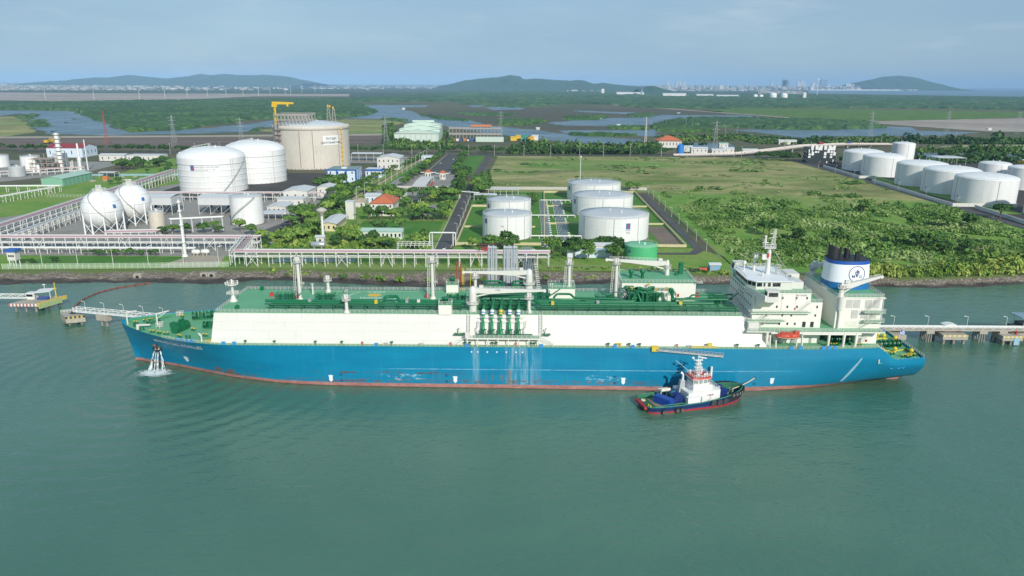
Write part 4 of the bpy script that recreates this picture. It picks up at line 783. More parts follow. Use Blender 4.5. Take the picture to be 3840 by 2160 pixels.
# aft mooring deck
for k in range(6):
    w_ = obj('mooring_winch', MB().box(-.6,.6,-1.2,1.2,0,.4), dgreen, ship, (130.2+k*1.6,-3.0+.2*k,9.4)); obj('drum', MB().cyl((-.5,0,1.3),(.5,0,1.3),.85,n=12).cyl((-.6,0,1.3),(-.5,0,1.3),1.4,n=14).cyl((.5,0,1.3),(.6,0,1.3),1.4,n=14), pipeg if k % 3 else dgreen, w_)
for x, y in ((132.5,-10),(135.0,-12.4),(136.6,-13),(137.6,-11.3),(138.6,-11.6),(130,-7.5),(127.4,6)): bollard(x,y,9.4,yel,.95)
for x, y in ((135.6,7.8),(137,6.2),(128.2,8),(139.2,-9.2),(134.4,-7.6),(140,3.8)): obj('roller', MB().cyl((0,0,0),(0,0,1.1),.5,n=10).sph((0,0,1.3),.75,10,5), yel, ship, (x,y,9.4))
obj('save_all', MB().tube([(130,-6.2,9.5),(135,-6.6,9.5),(139.6,-5,9.5)],.2,6).tube([(133,4.8,9.5),(136,6.4,9.5),(139,6,9.5)],.3,6), yel, ship)
for k in range(7): x = 130.4+k*1.65; obj('fairlead', MB().ring((x,-hb(x,9.4)+.25,10.0),.45,.17,'y',10,5), lblue, ship)
obj('stern_rail', rail([(140.9,-14.3,10.2),(140.9,14.3,10.2),(130,17,10.2)],1.0,1.6,False,.05,2), mat('rail_cream'), ship)
obj('stern_net', MB().box(-.6,.6,-3,3,0,.9), dgreen, ship, (139.6,-8.5,9.4)); obj('corner_stair', stair((124.4,-16.6,15),(128.4,-16.4,9.5),1.4,9), white, ship)
fl = obj('ensign_staff', MB().cyl((0,0,0),(0,0,4.5),.07,n=6), white, ship, (140.2,1.5,10.2))
for k in range(9): obj('flag_stripe', MB().loft([[(0,0,4.4-k*.19),(0,0,4.21-k*.19)],[(.8,.25,4.2-k*.19),(.8,.25,4.01-k*.19)],[(1.7,.1,3.7-k*.19),(1.7,.1,3.51-k*.19)]],False,False,False), mat('flag_white','#e8ebf0',.7) if k%2 else mat('flag_blue','#2f62b4',.7), fl)
obj('flag_canton', MB().loft([[(0,-.02,4.4),(0,-.02,3.45)],[(.75,.21,4.21),(.75,.21,3.26)]],False,False,False), mat('flag_blue'), fl)
# lifeboat under its davits: a thing of its own
Ms = Matrix.Translation((0,246.3,0)) @ Matrix.Rotation(math.radians(-1.3),4,'Z') @ Matrix.Rotation(-.0065,4,'Y')
lb = thing('lifeboat', 'orange-red enclosed lifeboat hanging in davits beside the superstructure', 'lifeboat', Ms @ Vector((92.1,-19.6,18.2)), math.radians(-1.3)); orange = mat('lifeboat_orange','#b84a34',.45,var=.06)
def lsec(x, w, z0, z1): return [(x, w*math.cos(t), (z0+z1)/2+(z1-z0)/2*math.sin(t)) for t in [2*PI*k/14 for k in range(14)]]
obj('hull', MB().loft([lsec(-4.0,.15,.9,1.3),lsec(-3.4,.9,.4,1.8),lsec(-2,1.35,.1,2.2),lsec(0,1.5,0,2.35),lsec(2,1.4,.05,2.4),lsec(3.3,1.1,.25,2.3),lsec(3.9,.5,.7,1.9)],True,True), orange, lb)
obj('canopy', MB().box(2.0,3.6,-.7,.7,2.1,2.9).box(-2.6,1.6,-.5,.5,2.2,2.5), orange, lb); obj('grab_line', MB().tube([(-3.5,-1.0,1.05),(-2,-1.42,.85),(0,-1.56,.8),(2,-1.46,.85),(3.4,-1.1,1.0)],.09,5), mat('rope_pale','#d9c9b2',.8), lb)
obj('hatch', MB().box(.2,1.3,-1.5,-1.38,1.2,2.0), mat('lifeboat_red','#d1402c',.45), lb); obj('fall_block', MB().box(-3.1,-2.7,-.2,.2,2.0,3.0).box(2.6,3.0,-.2,.2,2.6,3.2), grey, lb)
# ------------------------------------------------------------------ tug alongside
tug = thing('tugboat', 'dark blue harbour tug with white deckhouse pushing against the gas carrier', 'tugboat', (59.2, 215.6, 0), math.radians(15.5))
tb = mat('tug_blue','#123f74',.45,var=.12,dirt=.3,dirtcol='#2c3a40'); tr = mat('tug_red','#a02a33',.5,var=.1,dirt=.25,dirtcol='#55282a'); tk = mat('rubber_black','#23242a',.8,var=.2); tg = mat('tug_deck_green','#2a5e40',.6,var=.15,dirt=.3,dirtcol='#6a5a45'); tw = mat('tug_white','#e6e6e2',.45,var=.03,dirt=.12,dirtcol='#a58d70'); tn = mat('tug_navy','#122f70',.5,var=.2)
TH = [(-18,3.9),(-17.2,4.9),(-15,5.5),(-8,5.8),(0,5.8),(6,5.7),(10,5.2),(13,4.3),(15.5,3.1),(17.2,1.7),(18,.3)]
def tsh(x): return 2.3+(.0 if x < -2 else 1.9*((x+2)/20)**1.3)
def tsecs(zl, k=1.0, infl=0.0):
    out = []
    for x, w in TH:
        row = [(x*(1-.03*(1-f)), -(w*(.94+.06*f)*k+infl), z0+(tsh(x)+z1-z0)*f if f else z0) for f, z0, z1 in zl]; out.append(row)
    return out
def shell(name, zl, m_, infl=0.0, par=tug, x_lim=None):
    mb = MB(); se = tsecs(zl, 1, infl)
    if x_lim: se = [r for r in se if x_lim[0] <= r[0][0] <= x_lim[1]]
    mb.loft(se, False, True, False); mb.loft([[(a,-b,c) for a,b,c in reversed(r)] for r in se], False, True, False)
    if not x_lim or x_lim[0] < -17: mb.add([*se[0], *[(a,-b,c) for a,b,c in reversed(se[0])]], [tuple(range(2*len(se[0])))[::-1]])
    return obj(name, mb, m_, par)
shell('hull_bottom', [(0,-1.5,0),(.0,.6,0)], tr); shell('hull', [(0,.6,0),(.35,.6,0),(.7,.6,0),(1,.6,0)], tb); shell('rubbing_strake', [(.42,.75,-.1),(.62,.75,-.1)], tk, .22)
shell('bow_fender', [(.1,.75,0),(.5,.75,0),(1.02,.75,.05)], tk, .30, tug, (5.9,19))
obj('main_deck', MB().prism([(x,-max(w-.45,.1)) for x, w in TH]+[(x,max(w-.45,.1)) for x, w in reversed(TH)],1.2,1.35), tg, tug)
obj('work_deck', MB().box(-14.5,-6,-3.2,3.2,1.35,1.42), mat('worn_planks','#8b7f6c',.8,var=.25,scale=1.5), tug)
obj('bulwark_lining', MB().loft([[(x,w-.5,1.3),(x,w-.35,tsh(x))] for x,w in TH],False,False,False).loft([[(x,-w+.5,1.3),(x,-w+.35,tsh(x))] for x,w in TH],False,False,False), mat('tug_lining','#2f6f52',.6), tug)
obj('bulwark_cap', MB().tube([(x,-w+.1,tsh(x)+.03) for x,w in TH],.17,6), mat('tug_cap','#3c7f66',.6), tug); obj('bulwark_cap', MB().tube([(x,w-.1,tsh(x)+.03) for x,w in TH],.17,6), mat('tug_cap'), tug)
tyre = MB().ring((0,0,0),.52,.24,'y',14,7); tym = tyre.mesh('tyre')
def ty(x, y, z, rz=0.0):
    t = obj('tyre_fender', tym, tk, tug, (x,y,z), (0,0,rz)); obj('tyre_wall', MB().ring((0,-.12,0),.42,.13,'y',12,5), mat('tyre_grey','#8d8d8a',.8), t); return t
for x, y, z in ((-13.2,-6.0,.8),(-8.6,-6.15,.95),(-7.0,-6.15,.95)): ty(x,y,z)
for k in range(16):                               # tyres round the bow
    a = -1.25+2.5*k/15; x = 11.2+6.9*math.cos(a*1.18); y = 4.9*math.sin(a*1.18); ty(x, y*1.02, 3.3+.35*math.cos(a), math.atan2(math.cos(a*1.18), -math.sin(a*1.18)*.9))
for x in (4.2,6.4,8.6): obj('side_pad', MB().box(-.9,.9,-.2,.2,-.85,.85), mat('pad_grey','#3a3b40',.8), tug, (x,-6.05 if x < 8 else -5.85,1.9), (0,.22,.03))
# deckhouse tiers
dh = obj('deckhouse', MB().prism([(-3.6,-3.6),(1.2,-3.6),(8.2,-2.9),(8.2,2.9),(1.2,3.6),(-3.6,3.6)],1.35,4.9), tw, tug)
obj('deckhouse_wing', MB().box(-4.6,-.2,-5.2,-3.6,1.35,4.2), tw, tug); obj('deckhouse_wing', MB().box(-4.6,-.2,3.6,5.2,1.35,4.2), tw, tug); obj('side_door', MB().box(.4,1.3,-3.68,-3.58,1.5,3.5), grey, dh)
for x in (3.4,5.2): obj('porthole', MB().cyl((x,-3.4,3.6),(x,-3.25,3.6),.2,n=10), glass, dh)
obj('lifebuoy', MB().ring((4.3,-3.42,3.6),.3,.09,'y',12,5), redp, dh)
t2 = obj('upper_house', MB().prism([(-1.6,-2.7),(5.4,-2.5),(5.4,2.5),(-1.6,2.7)],4.9,6.6), tw, tug); obj('upper_deck_rail', rail([(-3.4,-3.5,4.9),(1.2,-3.5,4.9),(8,-2.8,4.9),(8,2.8,4.9)],1.0,1.2,False,.05,3), tw, tug)
wl2 = [(-1.4,-2.2),(.2,-2.7),(3.2,-2.7),(4.8,-1.7),(4.8,1.7),(3.2,2.7),(.2,2.7),(-1.4,2.2)]
wh2 = obj('wheelhouse', MB().loft([[(1.7+(x-1.7)*.92,y*.92,6.6) for x,y in wl2],[(x,y,7.6) for x,y in wl2],[(1.7+(x-1.7)*1.08,y*1.08,9.0) for x,y in wl2]]), tw, tug)
for (a, b) in zip(wl2, wl2[1:]+wl2[:1]):
    A_, B_ = Vector((*a,0)), Vector((*b,0)); L_ = (B_-A_).length; n_ = max(1, round(L_/1.3))
    for k in range(n_):
        p, q_ = A_.lerp(B_,(k+.12)/n_), A_.lerp(B_,(k+.88)/n_); o_ = lambda v,z,s_: ((v.x-1.7)*s_+1.7, v.y*s_, z)
        obj('window', MB().add([o_(p,7.65,1.025),o_(q_,7.65,1.025),o_(q_,8.85,1.095),o_(p,8.85,1.095)],[(0,1,2,3)]), mat('tug_glass','#9aa6a8',.2,var=.3), wh2)
rf = obj('wheelhouse_roof', MB().prism([(1.7+(x-1.7)*1.16,y*1.16) for x,y in wl2],9.0,9.12), tw, tug); obj('roof_band', MB().loft([[(1.7+(x-1.7)*1.17,y*1.17,8.95) for x,y in wl2],[(1.7+(x-1.7)*1.06,y*1.06,9.55) for x,y in wl2]],True), mat('tug_roof_red','#b8392f',.45), tug)
obj('roof_rail', rail([((x-1.7)*1.0+1.7,y,9.55) for x,y in wl2],.9,1,True,.05,2), tw, tug)
mm = obj('mast', MB(), tw, tug); bpy.data.objects.remove(mm)
mb = MB()
for a, b in ((-.9,-.8),(.9,-.8),(-.9,.8),(.9,.8)): mb.bar((1.2+a,b,9.5),(1.2+a*.42,b*.42,14.6),.15)
for k in range(6):
    z = 9.8+k*.82; w = .86-.085*k; v_ = w*.9
    mb.bar((1.2-w,-v_,z),(1.2+w,-v_,z+.7),.1).bar((1.2+w,v_,z),(1.2-w,v_,z+.7),.1).bar((1.2-w,-v_,z),(1.2-w,v_,z+.6),.1).bar((1.2+w,-v_,z),(1.2+w,v_,z+.6),.1).bar((1.2-w,-v_,z),(1.2+w,-v_,z),.08)
for z, w in ((12.2,1.3),(13.4,1.1),(14.6,1.2)): mb.box(1.2-w,1.2+w,-.6,.6,z,z+.1)
mb.cyl((1.0,0,14.6),(1.0,0,16.6),.12,n=6).cyl((2.4,0,14.6),(2.4,0,15.4),.14,n=6).cyl((-.3,0,14.6),(-.8,0,15.6),.12,n=6)
mt = obj('mast', mb, tw, tug); obj('radar_scanner', MB().bar((1.5,.6,15.5),(3.5,-.8,15.3),.32), tw, mt); obj('searchlight', MB().cyl((-1.2,0,15.5),(-.7,0,15.8),.35,n=8), tw, mt)
for x, y in ((.2,-2.0),(3.4,-1.8),(3.6,1.6),(-.6,1.8),(2.4,-2.2)): obj('roof_gear', MB().cyl((x,y,9.5),(x,y,10.3),.16,n=7).sph((x,y,10.5),.36,8,5), tw, rf)
obj('aerial', MB().bar((-.6,.8,10),(-5.6,2.6,14.2),.07), tw, tug)
obj('steps', stair((6.0,-3.1,1.4),(4.2,-4.5,1.4),.7,5) if False else stair((8.0,2.2,4.9),(6.0,2.2,6.6),.8,6), tw, tug); obj('steps', stair((3.2,-4.6,1.4),(5.2,-4.2,2.8),.8,6), tw, tug)
for y in (-2.2,2.0):
    fu = obj('funnel', MB().loft([[(-4.8,y-.8,1.4),(-2.6,y-.8,1.4),(-2.6,y+.8,1.4),(-4.8,y+.8,1.4)],[(-3.9,y-.6,7.4),(-2.3,y-.6,7.4),(-2.3,y+.6,7.4),(-3.9,y+.6,7.4)]]), mat('tug_grey','#aeb1b4',.5,dirt=.2), tug) if y > 0 else None
    if fu: obj('exhaust', MB().tube([(-3.0,y,7.3),(-3.0,y,9.2),(-3.3,y,9.8),(-3.9,y,10.3)],.38,9), tw, fu); obj('exhaust_mouth', MB().cyl((-3.9,y,10.3),(-4.0,y,10.38),.34,n=9), dark, fu)
# towing gear
wn = obj('tow_winch', MB().box(-7.8,-4.8,-2.6,1.8,1.35,2.2).cyl((-6.3,-2.4,3.0),(-6.3,1.6,3.0),1.2,n=14), tn, tug)
for y in (-2.6,-.4,1.7): obj('winch_flange', MB().cyl((-6.3,y-.1,3.0),(-6.3,y+.1,3.0),1.75,n=16), tn, wn)
obj('winch_arm', MB().bar((-8.8,-2.6,1.6),(-6.3,-2.4,3.6),.5).bar((-9.0,-.4,1.6),(-6.3,-.3,3.6),.5), tn, wn)
obj('rope_reel', MB().cyl((-6.3,-.3,3.0),(-6.3,1.5,3.0),1.32,n=14), mat('rope_green','#3c8077',.8), wn)
fw = obj('bow_winch', MB().box(9.0,11.0,-1.6,1.6,1.35,2.2).cyl((10,-1.4,3.1),(10,1.4,3.1),1.35,n=14), tn, tug)
for y in (-1.6,1.6): obj('winch_flange', MB().cyl((10,y-.12,3.1),(10,y+.12,3.1),1.75,n=16), tn, fw)
obj('bow_bitt', MB().cyl((14,-.9,1.4),(14,-.9,3.3),.22,n=8).cyl((14,.9,1.4),(14,.9,3.3),.22,n=8).bar((14,-1.2,3.0),(14,1.2,3.0),.25).cyl((14.6,0,1.4),(14.6,0,3.4),.3,n=8), grey, tug); obj('bow_frame', rail([(12,-1.6,1.35),(12,1.6,1.35)],1.4,.8,False,.06,3), tw, tug)
sh = obj('deck_shelter', MB().box(-10.6,-7.0,1.9,4.4,4.0,4.3).cyl((-10.4,2.2,4.4),(-7.2,2.2,4.5),.55,n=9), mat('shelter_cream','#d9d4c6',.6,dirt=.3), tug)
for a, b in ((-10.4,2.1),(-7.2,2.1),(-10.4,4.2),(-7.2,4.2)): obj('shelter_post', MB().bar((a,b,1.35),(a,b,4.0),.25), tw, sh)
obj('stern_roller', MB().cyl((-18.2,-3.4,1.6),(-18.2,3.2,1.6),.62,n=12), mat('roller_red','#b0323a',.6,dirt=.4), tug); obj('stern_bar', MB().tube([(-15.6,-5.2,2.6),(-12,-5.6,3.0),(-7,-5.6,3.0),(-4.6,-5.3,2.6)],.13,6), mat('tug_cap'), tug)
obj('rope_coil', MB().ring((0,0,.2),.6,.22,'z',12,5), mat('rope_pale','#d9c9b2',.8), tug, (-16.4,2.6,1.35)); obj('deck_lamp', MB().cyl((0,0,0),(0,0,.5),.25,n=8), yel, tug, (-16.2,-2.4,1.35)); obj('deck_lamp', MB().cyl((0,0,0),(0,0,.5),.25,n=8), yel, tug, (-16.4,-1.4,1.35))
bow_m = Matrix.Translation((59.2,215.6,0)) @ Matrix.Rotation(math.radians(15.5),4,'Z')
ct = thing('shipping_container', 'plain blue steel container standing on the aft deck of the tug', 'container', bow_m @ Vector((-11.2,-1.6,1.42)), math.radians(15.5-62))
mb = MB().box(-3.0,3.0,-1.22,1.22,.06,2.5); obj('container_body', mb, mat('container_blue','#15489c',.5,var=.08), ct)
for s_ in (-1,1):
    for k in range(14): obj('corrugation', MB().box(-2.85+k*.43,-2.62+k*.43,s_*1.22-.04,s_*1.22+.04,.25,2.35), mat('container_blue'), ct)
for a in (-2.92,2.92):
    for b in (-1.17,1.17): obj('corner_post', MB().box(a-.1,a+.1,b-.1,b+.1,0,2.56), mat('container_blue'), ct)
p0, p1 = bow_m @ Vector((14.6,0,3.2)), Ms @ Vector((82.4,-hb(82.4,4.6)-.1,4.6))
rp_ = obj('tow_rope', MB().tube([p0.lerp(p1,t)-Vector((0,0,1.2*4*t*(1-t)*.35)) for t in [k/10 for k in range(11)]],.16,6), mat('rope_pale')); tag(rp_, 'pale tow rope stretched from the tug bow to the blue hull', 'rope')
mk = MB().cyl((0,0,0),(0,0,7.4),.38,n=10)   # striped pole mark standing on the tug's far side
po = obj('draught_pole', mk, mat('pole_white','#e6e4dd',.5), tug, (9.2,5.0,2.2)); obj('pole_band', MB().cyl((0,0,1.3),(0,0,3.7),.42,n=10), redp, po)
# ------------------------------------------------------------------ wash water falling from the anchor
q = NT('white_water'); v = q.coord(kind='World'); fo = q.noise(v, .9, 6, .7); a_ = q.ramp(fo, (.40, 0.0), (.58, 1.0)); fr = q.n('LayerWeight')
q.l(a_, q.b.inputs['Alpha']); ww = q.done(lin('#dfe8e8'), .5)
jet = MB(); base = Ms @ Vector((-126.9,-hb(-126.9,9.0)-.6,8.6)); rj = random.Random(4)
for dx, w0 in ((-2.3,.5),(2.4,.5),(.3,.22),(-.9,.14)):
    for k in range(16):
        pts = [base+Vector((dx*.3+rj.uniform(-.3,.3),0,0))]
        for t in (.3,.6,.85,1.0): pts.append(base+Vector((dx*(.3+t*.8)+rj.uniform(-w0,w0)*1.5*t, -1.2*t-1.6*t*t+rj.uniform(-.3,.3), -8.5*t*t*.55-8.5*t*.45)))
        jet.tube(pts, rj.uniform(.03,.11)*(1 if w0 > .3 else .7), 5)
tag(obj('falling_water', jet, ww), 'thin white jets of wash water falling from the bow anchor', kind='stuff')
fm_ = MB(); c0 = base+Vector((0,-3.2,0)); rings = []
for r in (.3,2,4,6,8):
    rings.append([(c0.x+r*1.25*math.cos(t)*(1+.25*mnoise.noise((math.cos(t)*2,math.sin(t)*2,r))), c0.y-.6+r*.75*math.sin(t)*(1+.25*mnoise.noise((math.cos(t)*2,math.sin(t)*2,r+9))), .06+.22*(8-r)/8*(1+mnoise.noise((t*2,r,0)))) for t in [2*PI*k/40 for k in range(40)]])
fm_.loft(rings, False, True)
q = NT('foam'); v = q.coord(kind='World'); xyz = q.n('SeparateXYZ'); q.l(q.coord(), xyz.inputs[0])
dx_, dy_ = q.math('MULTIPLY', q.math('SUBTRACT', xyz.outputs['X'], c0.x), .1), q.math('MULTIPLY', q.math('SUBTRACT', xyz.outputs['Y'], c0.y-.6), .17)
d_ = q.math('SQRT', q.math('ADD', q.math('MULTIPLY', dx_, dx_), q.math('MULTIPLY', dy_, dy_)))
f_ = q.math('SUBTRACT', q.math('ADD', q.noise(q.coord((.7,1.2,1),'World'), .8, 7, .7, 1.0), .32), q.math('MULTIPLY', d_, .62)); q.l(q.ramp(f_, (.40,0.0),(.62,.95)), q.b.inputs['Alpha'])
tag(obj('foam', fm_, q.done(lin('#dfe8e6'), .6)), 'white foam spreading on the water under the anchor jets', kind='stuff')
# ------------------------------------------------------------------ jetty, dolphins, trestles
conc = mat('jetty_concrete','#a9a294',.85,var=.12,scale=.4,dirt=.35,dirtcol='#6e6254',bump=.1); pile_m = mat('pile_concrete','#8f8a80',.85,var=.15,dirt=.6,dirtcol='#35302a'); wsteel = mat('white_steel','#dcdcd6',.45,var=.04,dirt=.12,dirtcol='#a89a80'); hazy = mat('hazard_yellow','#c4ac55',.6,dirt=.2); hazb = mat('hazard_black','#2b2b2b',.7)
def deckblock(name, label, cat, poly, z0, z1, piles, group=None, pr=.55):
    cx, cy = sum(p[0] for p in poly)/len(poly), sum(p[1] for p in poly)/len(poly); t = thing(name, label, cat, (cx,cy,0), 0, group)
    obj('deck_slab', MB().prism([(x-cx,y-cy) for x,y in poly],z0,z1), conc, t)
    for x, y in piles: obj('pile', MB().cyl((x-cx,y-cy,-3),(x-cx,y-cy,z0),pr,n=10), pile_m, t)
    return t, Vector((cx,cy,0))
def stripes(t, a, b, z0, z1, n, off, m1, m2):
    a, b = Vector((*a,0)), Vector((*b,0)); d = (b-a)/n; s_ = Vector((d.y,-d.x,0)).normalized()*off
    for k in range(n):
        p, q_ = a+d*k, a+d*(k+1); obj('edge_stripe', MB().loft([[p+Vector((0,0,z0)),p+s_+Vector((0,0,z0)),p+s_+Vector((0,0,z1)),p+Vector((0,0,z1))],[q_+Vector((0,0,z0)),q_+s_+Vector((0,0,z0)),q_+s_+Vector((0,0,z1)),q_+Vector((0,0,z1))]]), m1 if k % 2 else m2, t)
# left dolphin with its shelter
d1, o1 = deckblock('mooring_dolphin', 'pile dolphin with striped edge and white shelter roof near left edge', 'dolphin', [(-225,306),(-212.5,306),(-207.5,319),(-220,319)], 2.9, 4.0, [(-223,307.5),(-218.5,307.5),(-214,307.5),(-211.5,312.5),(-209.5,317),(-219,317),(-214.5,313)])
P_ = lambda x, y: (x-o1.x, y-o1.y)
stripes(d1, P_(-225,306), P_(-212.5,306), 2.85, 4.1, 16, .15, wsteel, mat('stripe_red','#a8685c',.7))
obj('fender_panel', MB().prism([P_(-212.4,306),P_(-211.6,306),P_(-206.7,319),P_(-207.5,319)],2.6,4.4), hazy, d1); obj('fender_face', MB().prism([P_(-212.1,306.4),P_(-211.45,306.4),P_(-207.6,316.5),P_(-208.2,316.5)],1.6,3.9), mat('fender_green','#9bb07a',.7,dirt=.4), d1)
cb_ = obj('control_cabin', MB().box(-2.2,1.4,-1.6,1.6,4.0,6.9), wsteel, d1, P_(-219.4,314.6)+(0,)); obj('cabin_window', MB().box(-1.9,1.0,-1.68,-1.58,5.3,6.4), glass, cb_)
rf_ = obj('shelter_roof', MB().loft([[(-3.6,-2.6,7.0),(3.9,-2.0,7.7),(3.9,2.9,8.0),(-3.6,2.9,7.4)],[(-3.6,-2.6,7.25),(3.9,-2.0,7.95),(3.9,2.9,8.25),(-3.6,2.9,7.65)]],True), wsteel, d1, P_(-214.2,315)+(0,))
for a, b in ((-3.3,-2.2),(3.5,-1.6),(3.5,2.5),(-3.3,2.5)): obj('shelter_post', MB().bar((a,b,4),(a,b,7.4),.2), wsteel, rf_)
obj('hook_gear', MB().box(-2.4,2.6,-1,1,4.0,4.9).cyl((-1.6,-.8,5),(2.2,.6,5),.45,n=8), mat('gear_blue','#3b4f86',.6,var=.3), d1, P_(-214,313.5)+(0,)); obj('beacon', MB().cyl((0,0,4),(0,0,10.5),.28,.14,8).box(-.6,.6,-.4,.4,8.2,8.4).sph((0,0,10.7),.35), yel, d1, P_(-209.8,316.2)+(0,)); obj('beacon', MB().cyl((0,0,4),(0,0,10),.1,n=6).box(-.5,.5,-.3,.3,9.6,10.0), wsteel, d1, P_(-215.4,317.5)+(0,))
def bridge(name, label, a, b, z, w=1.8, truss=1.6, lamps=0, group=None):
    A_, B_ = Vector((*a,z)), Vector((*b,z)); d = B_-A_; L_ = d.length; t = thing(name, label, 'walkway', A_, math.atan2(d.y,d.x), group)
    obj('walk_deck', MB().box(0,L_,-w/2,w/2,-.2,0), wsteel, t); n = max(2, int(L_/2.2))
    for s_ in (-1,1):
        mb = MB().bar((0,s_*w/2,truss),(L_,s_*w/2,truss),.2).bar((0,s_*w/2,-.1),(L_,s_*w/2,-.1),.24)
        for k in range(n): x0, x1 = L_*k/n, L_*(k+1)/n; mb.bar((x0,s_*w/2,-.1),(x0,s_*w/2,truss),.12).bar((x0,s_*w/2,-.1 if k%2 else truss),(x1,s_*w/2,truss if k%2 else -.1),.12)
        obj('truss', mb, wsteel, t)
    for k in range(lamps): x = L_*(k+.5)/lamps; obj('lamp_post', MB().cyl((x,w/2,0),(x,w/2,4.2),.07,n=5).bar((x,w/2,4.2),(x-1.2,w/2,4.4),.1).box(x-1.6,x-1.0,w/2-.15,w/2+.15,4.3,4.5), wsteel, t)
    return t
bridge('walkway_bridge', 'white truss walkway running off the left edge to the striped dolphin', (-300,313.6), (-221,312.6), 4.9)
d2, o2 = deckblock('breasting_dolphin', 'square cream dolphin with hazard stripes off the ship bow', 'dolphin', [(-194.4,293.6),(-188.6,287.6),(-181.8,290.2),(-187.6,297)], 1.2, 4.0, [(-192,293),(-188.4,289.6),(-184,291),(-188,295)])
a2 = lambda x, y: (x-o2.x, y-o2.y); stripes(d2, a2(-188.6,287.6), a2(-181.8,290.2), 3.2, 4.05, 9, .12, hazy, hazb)
obj('dolphin_rail', rail([(*a2(-194,293.6),4),(*a2(-187.6,296.6),4)],1.1,1.2,False,.06,3), wsteel, d2); obj('capstan', MB().cyl((0,0,0),(0,0,1.0),.5,.4,10).box(-1,1,-.5,.5,0,.4), dark, d2, (*a2(-188.4,292.6),4.0))
bridge('walkway_bridge', 'white truss walkway with lamps between the cream dolphin and ship bow', (-186.6,291.4), (-140,280.6), 5.6, 1.8, 1.7, 5)
p_, _ = deckblock('walkway_pier', 'small white concrete pier under the walkway beside the bow', 'pier', [(-176,288.2),(-170.4,286.4),(-169.6,288.6),(-175.2,290.4)], 2.6, 5.3, [(-174,288.8),(-171.4,288.0)])
# main jetty head, mostly behind the ship
jh, oj = deckblock('jetty_platform', 'long concrete loading platform on piles behind the gas carrier', 'jetty', [(-45,273),(45,273),(45,291),(-45,291)], 4.6, 6.2, [(x,y) for x in range(-42,45,9) for y in (275,289)])
larm = mat('arm_grey','#a9b0b4',.4,var=.1)
arm = thing('loading_arm', 'tall grey folded loading arm on the platform behind the ship', 'loading arm', (-8.8,277.5,6.2), 0, 'loading arms behind the ship')
obj('riser', MB().cyl((0,0,0),(0,0,18),.55,.5,10).box(-.9,.9,-.9,.9,0,1.2), larm, arm); obj('inboard_arm', MB().cyl((-.5,-.3,17),(-.5,-.6,31.6),.42,n=9).bar((-.95,-.3,16),(-.95,-.6,31),.16), larm, arm); obj('outboard_arm', MB().cyl((.5,-.7,31.4),(.6,-1.0,15.2),.38,n=9).bar((.95,-.7,31),(1.0,-1,16),.15), larm, arm)
obj('elbow', MB().cyl((-.8,-.6,31.5),(.9,-.7,31.5),.62,n=10).cyl((-.5,-.6,31.5),(-.5,-.6,32.4),.35,n=8), larm, arm); obj('counterweight', MB().box(-1.3,-.3,.4,1.8,14.2,16.6), larm, arm); obj('coupler', MB().cyl((.6,-1.0,15.2),(.6,-1.5,13.8),.6,n=9), larm, arm)
mb = MB()
for k in range(12): z = 17.5+k*1.15; mb.bar((-.95,-.35,z),(.9,-.9,z+1.0),.1)
obj('arm_lattice', mb, larm, arm)
arm['label'] = 'leftmost of the tall grey loading arms behind the ship'
for k, x in enumerate((-7.0,-2.6,-.8,1.2)): dup(arm, (x,277.5+.2*x/5,6.2), None, ('second','third','fourth','fifth and rightmost')[k]+' from the left of the grey loading arms behind the ship')
ft = thing('fire_tower', 'slim red and yellow lattice monitor tower behind the ship', 'tower', (-21.4,277,6.2))
for a, b in ((-.8,-.8),(.8,-.8),(-.8,.8),(.8,.8)): obj('tower_leg', MB().bar((a,b,0),(a,b,24.4),.2), mat('tower_red','#a3523f',.6), ft)
mb = MB()
for k in range(16): z = k*1.5; mb.bar((-.8,-.8,z),(.8,-.8,z+1.5),.12).bar((.8,.8,z),(-.8,.8,z+1.5),.12).bar((-.8,.8,z),(-.8,-.8,z+1.5),.12)
obj('tower_bracing', mb, mat('tower_red'), ft); obj('tower_ladder', MB().bar((1.5,-.8,0),(1.5,-.8,23),.25).bar((2.1,-.8,0),(2.1,-.8,23),.25), yel, ft); obj('tower_top', rail([(-1,-1,24.4),(1,-1,24.4),(1,1,24.4),(-1,1,24.4)],1,1,True,.06,2), mat('tower_red'), ft)
mk_ = thing('beacon_post', 'small yellow mushroom beacon standing behind the ship deck', 'beacon', (-16.8,279,6.2)); obj('post', MB().cyl((0,0,0),(0,0,20.4),.12,n=6), yel, mk_); obj('beacon_head', MB().cyl((0,0,20.2),(0,0,21.4),.15,.6,10), yel, mk_)
# pipe trestle from the platform to the shore
tt = thing('pipe_trestle', 'straight trestle carrying parallel grey pipes from shore to the loading platform', 'pipe trestle', (9.2,0,0))
for k in range(11):
    y = 294+k*12; mb = MB().box(-4.2,4.2,y-.4,y+.4,5.4,6.0); obj('cross_beam', mb, conc, tt)
    for x in (-3.4,3.4): obj('pile', MB().cyl((x,y,-2),(x,y,5.4),.4,n=8), pile_m, tt)
for k in range(6): obj('pipe', MB().cyl((-3.2+k*.92,291,6.5),(-3.2+k*.92,417,6.5),.3,n=7), mat('pipe_silver','#a3aab2',.35,.3,var=.1), tt)
obj('service_road', MB().box(-12.6,-5.6,291,392,5.2,5.8), conc, tt); obj('trestle_rail', rail([(2.9,291,6.0),(2.9,400,6.0)],1.1,3,False,.06,2), wsteel, tt)
mb = MB()
for k in range(34): mb.box(2.6,4.6,293+k*3.6,293.4+k*3.6,5.9,6.1)
obj('sleepers', mb, wsteel, tt)
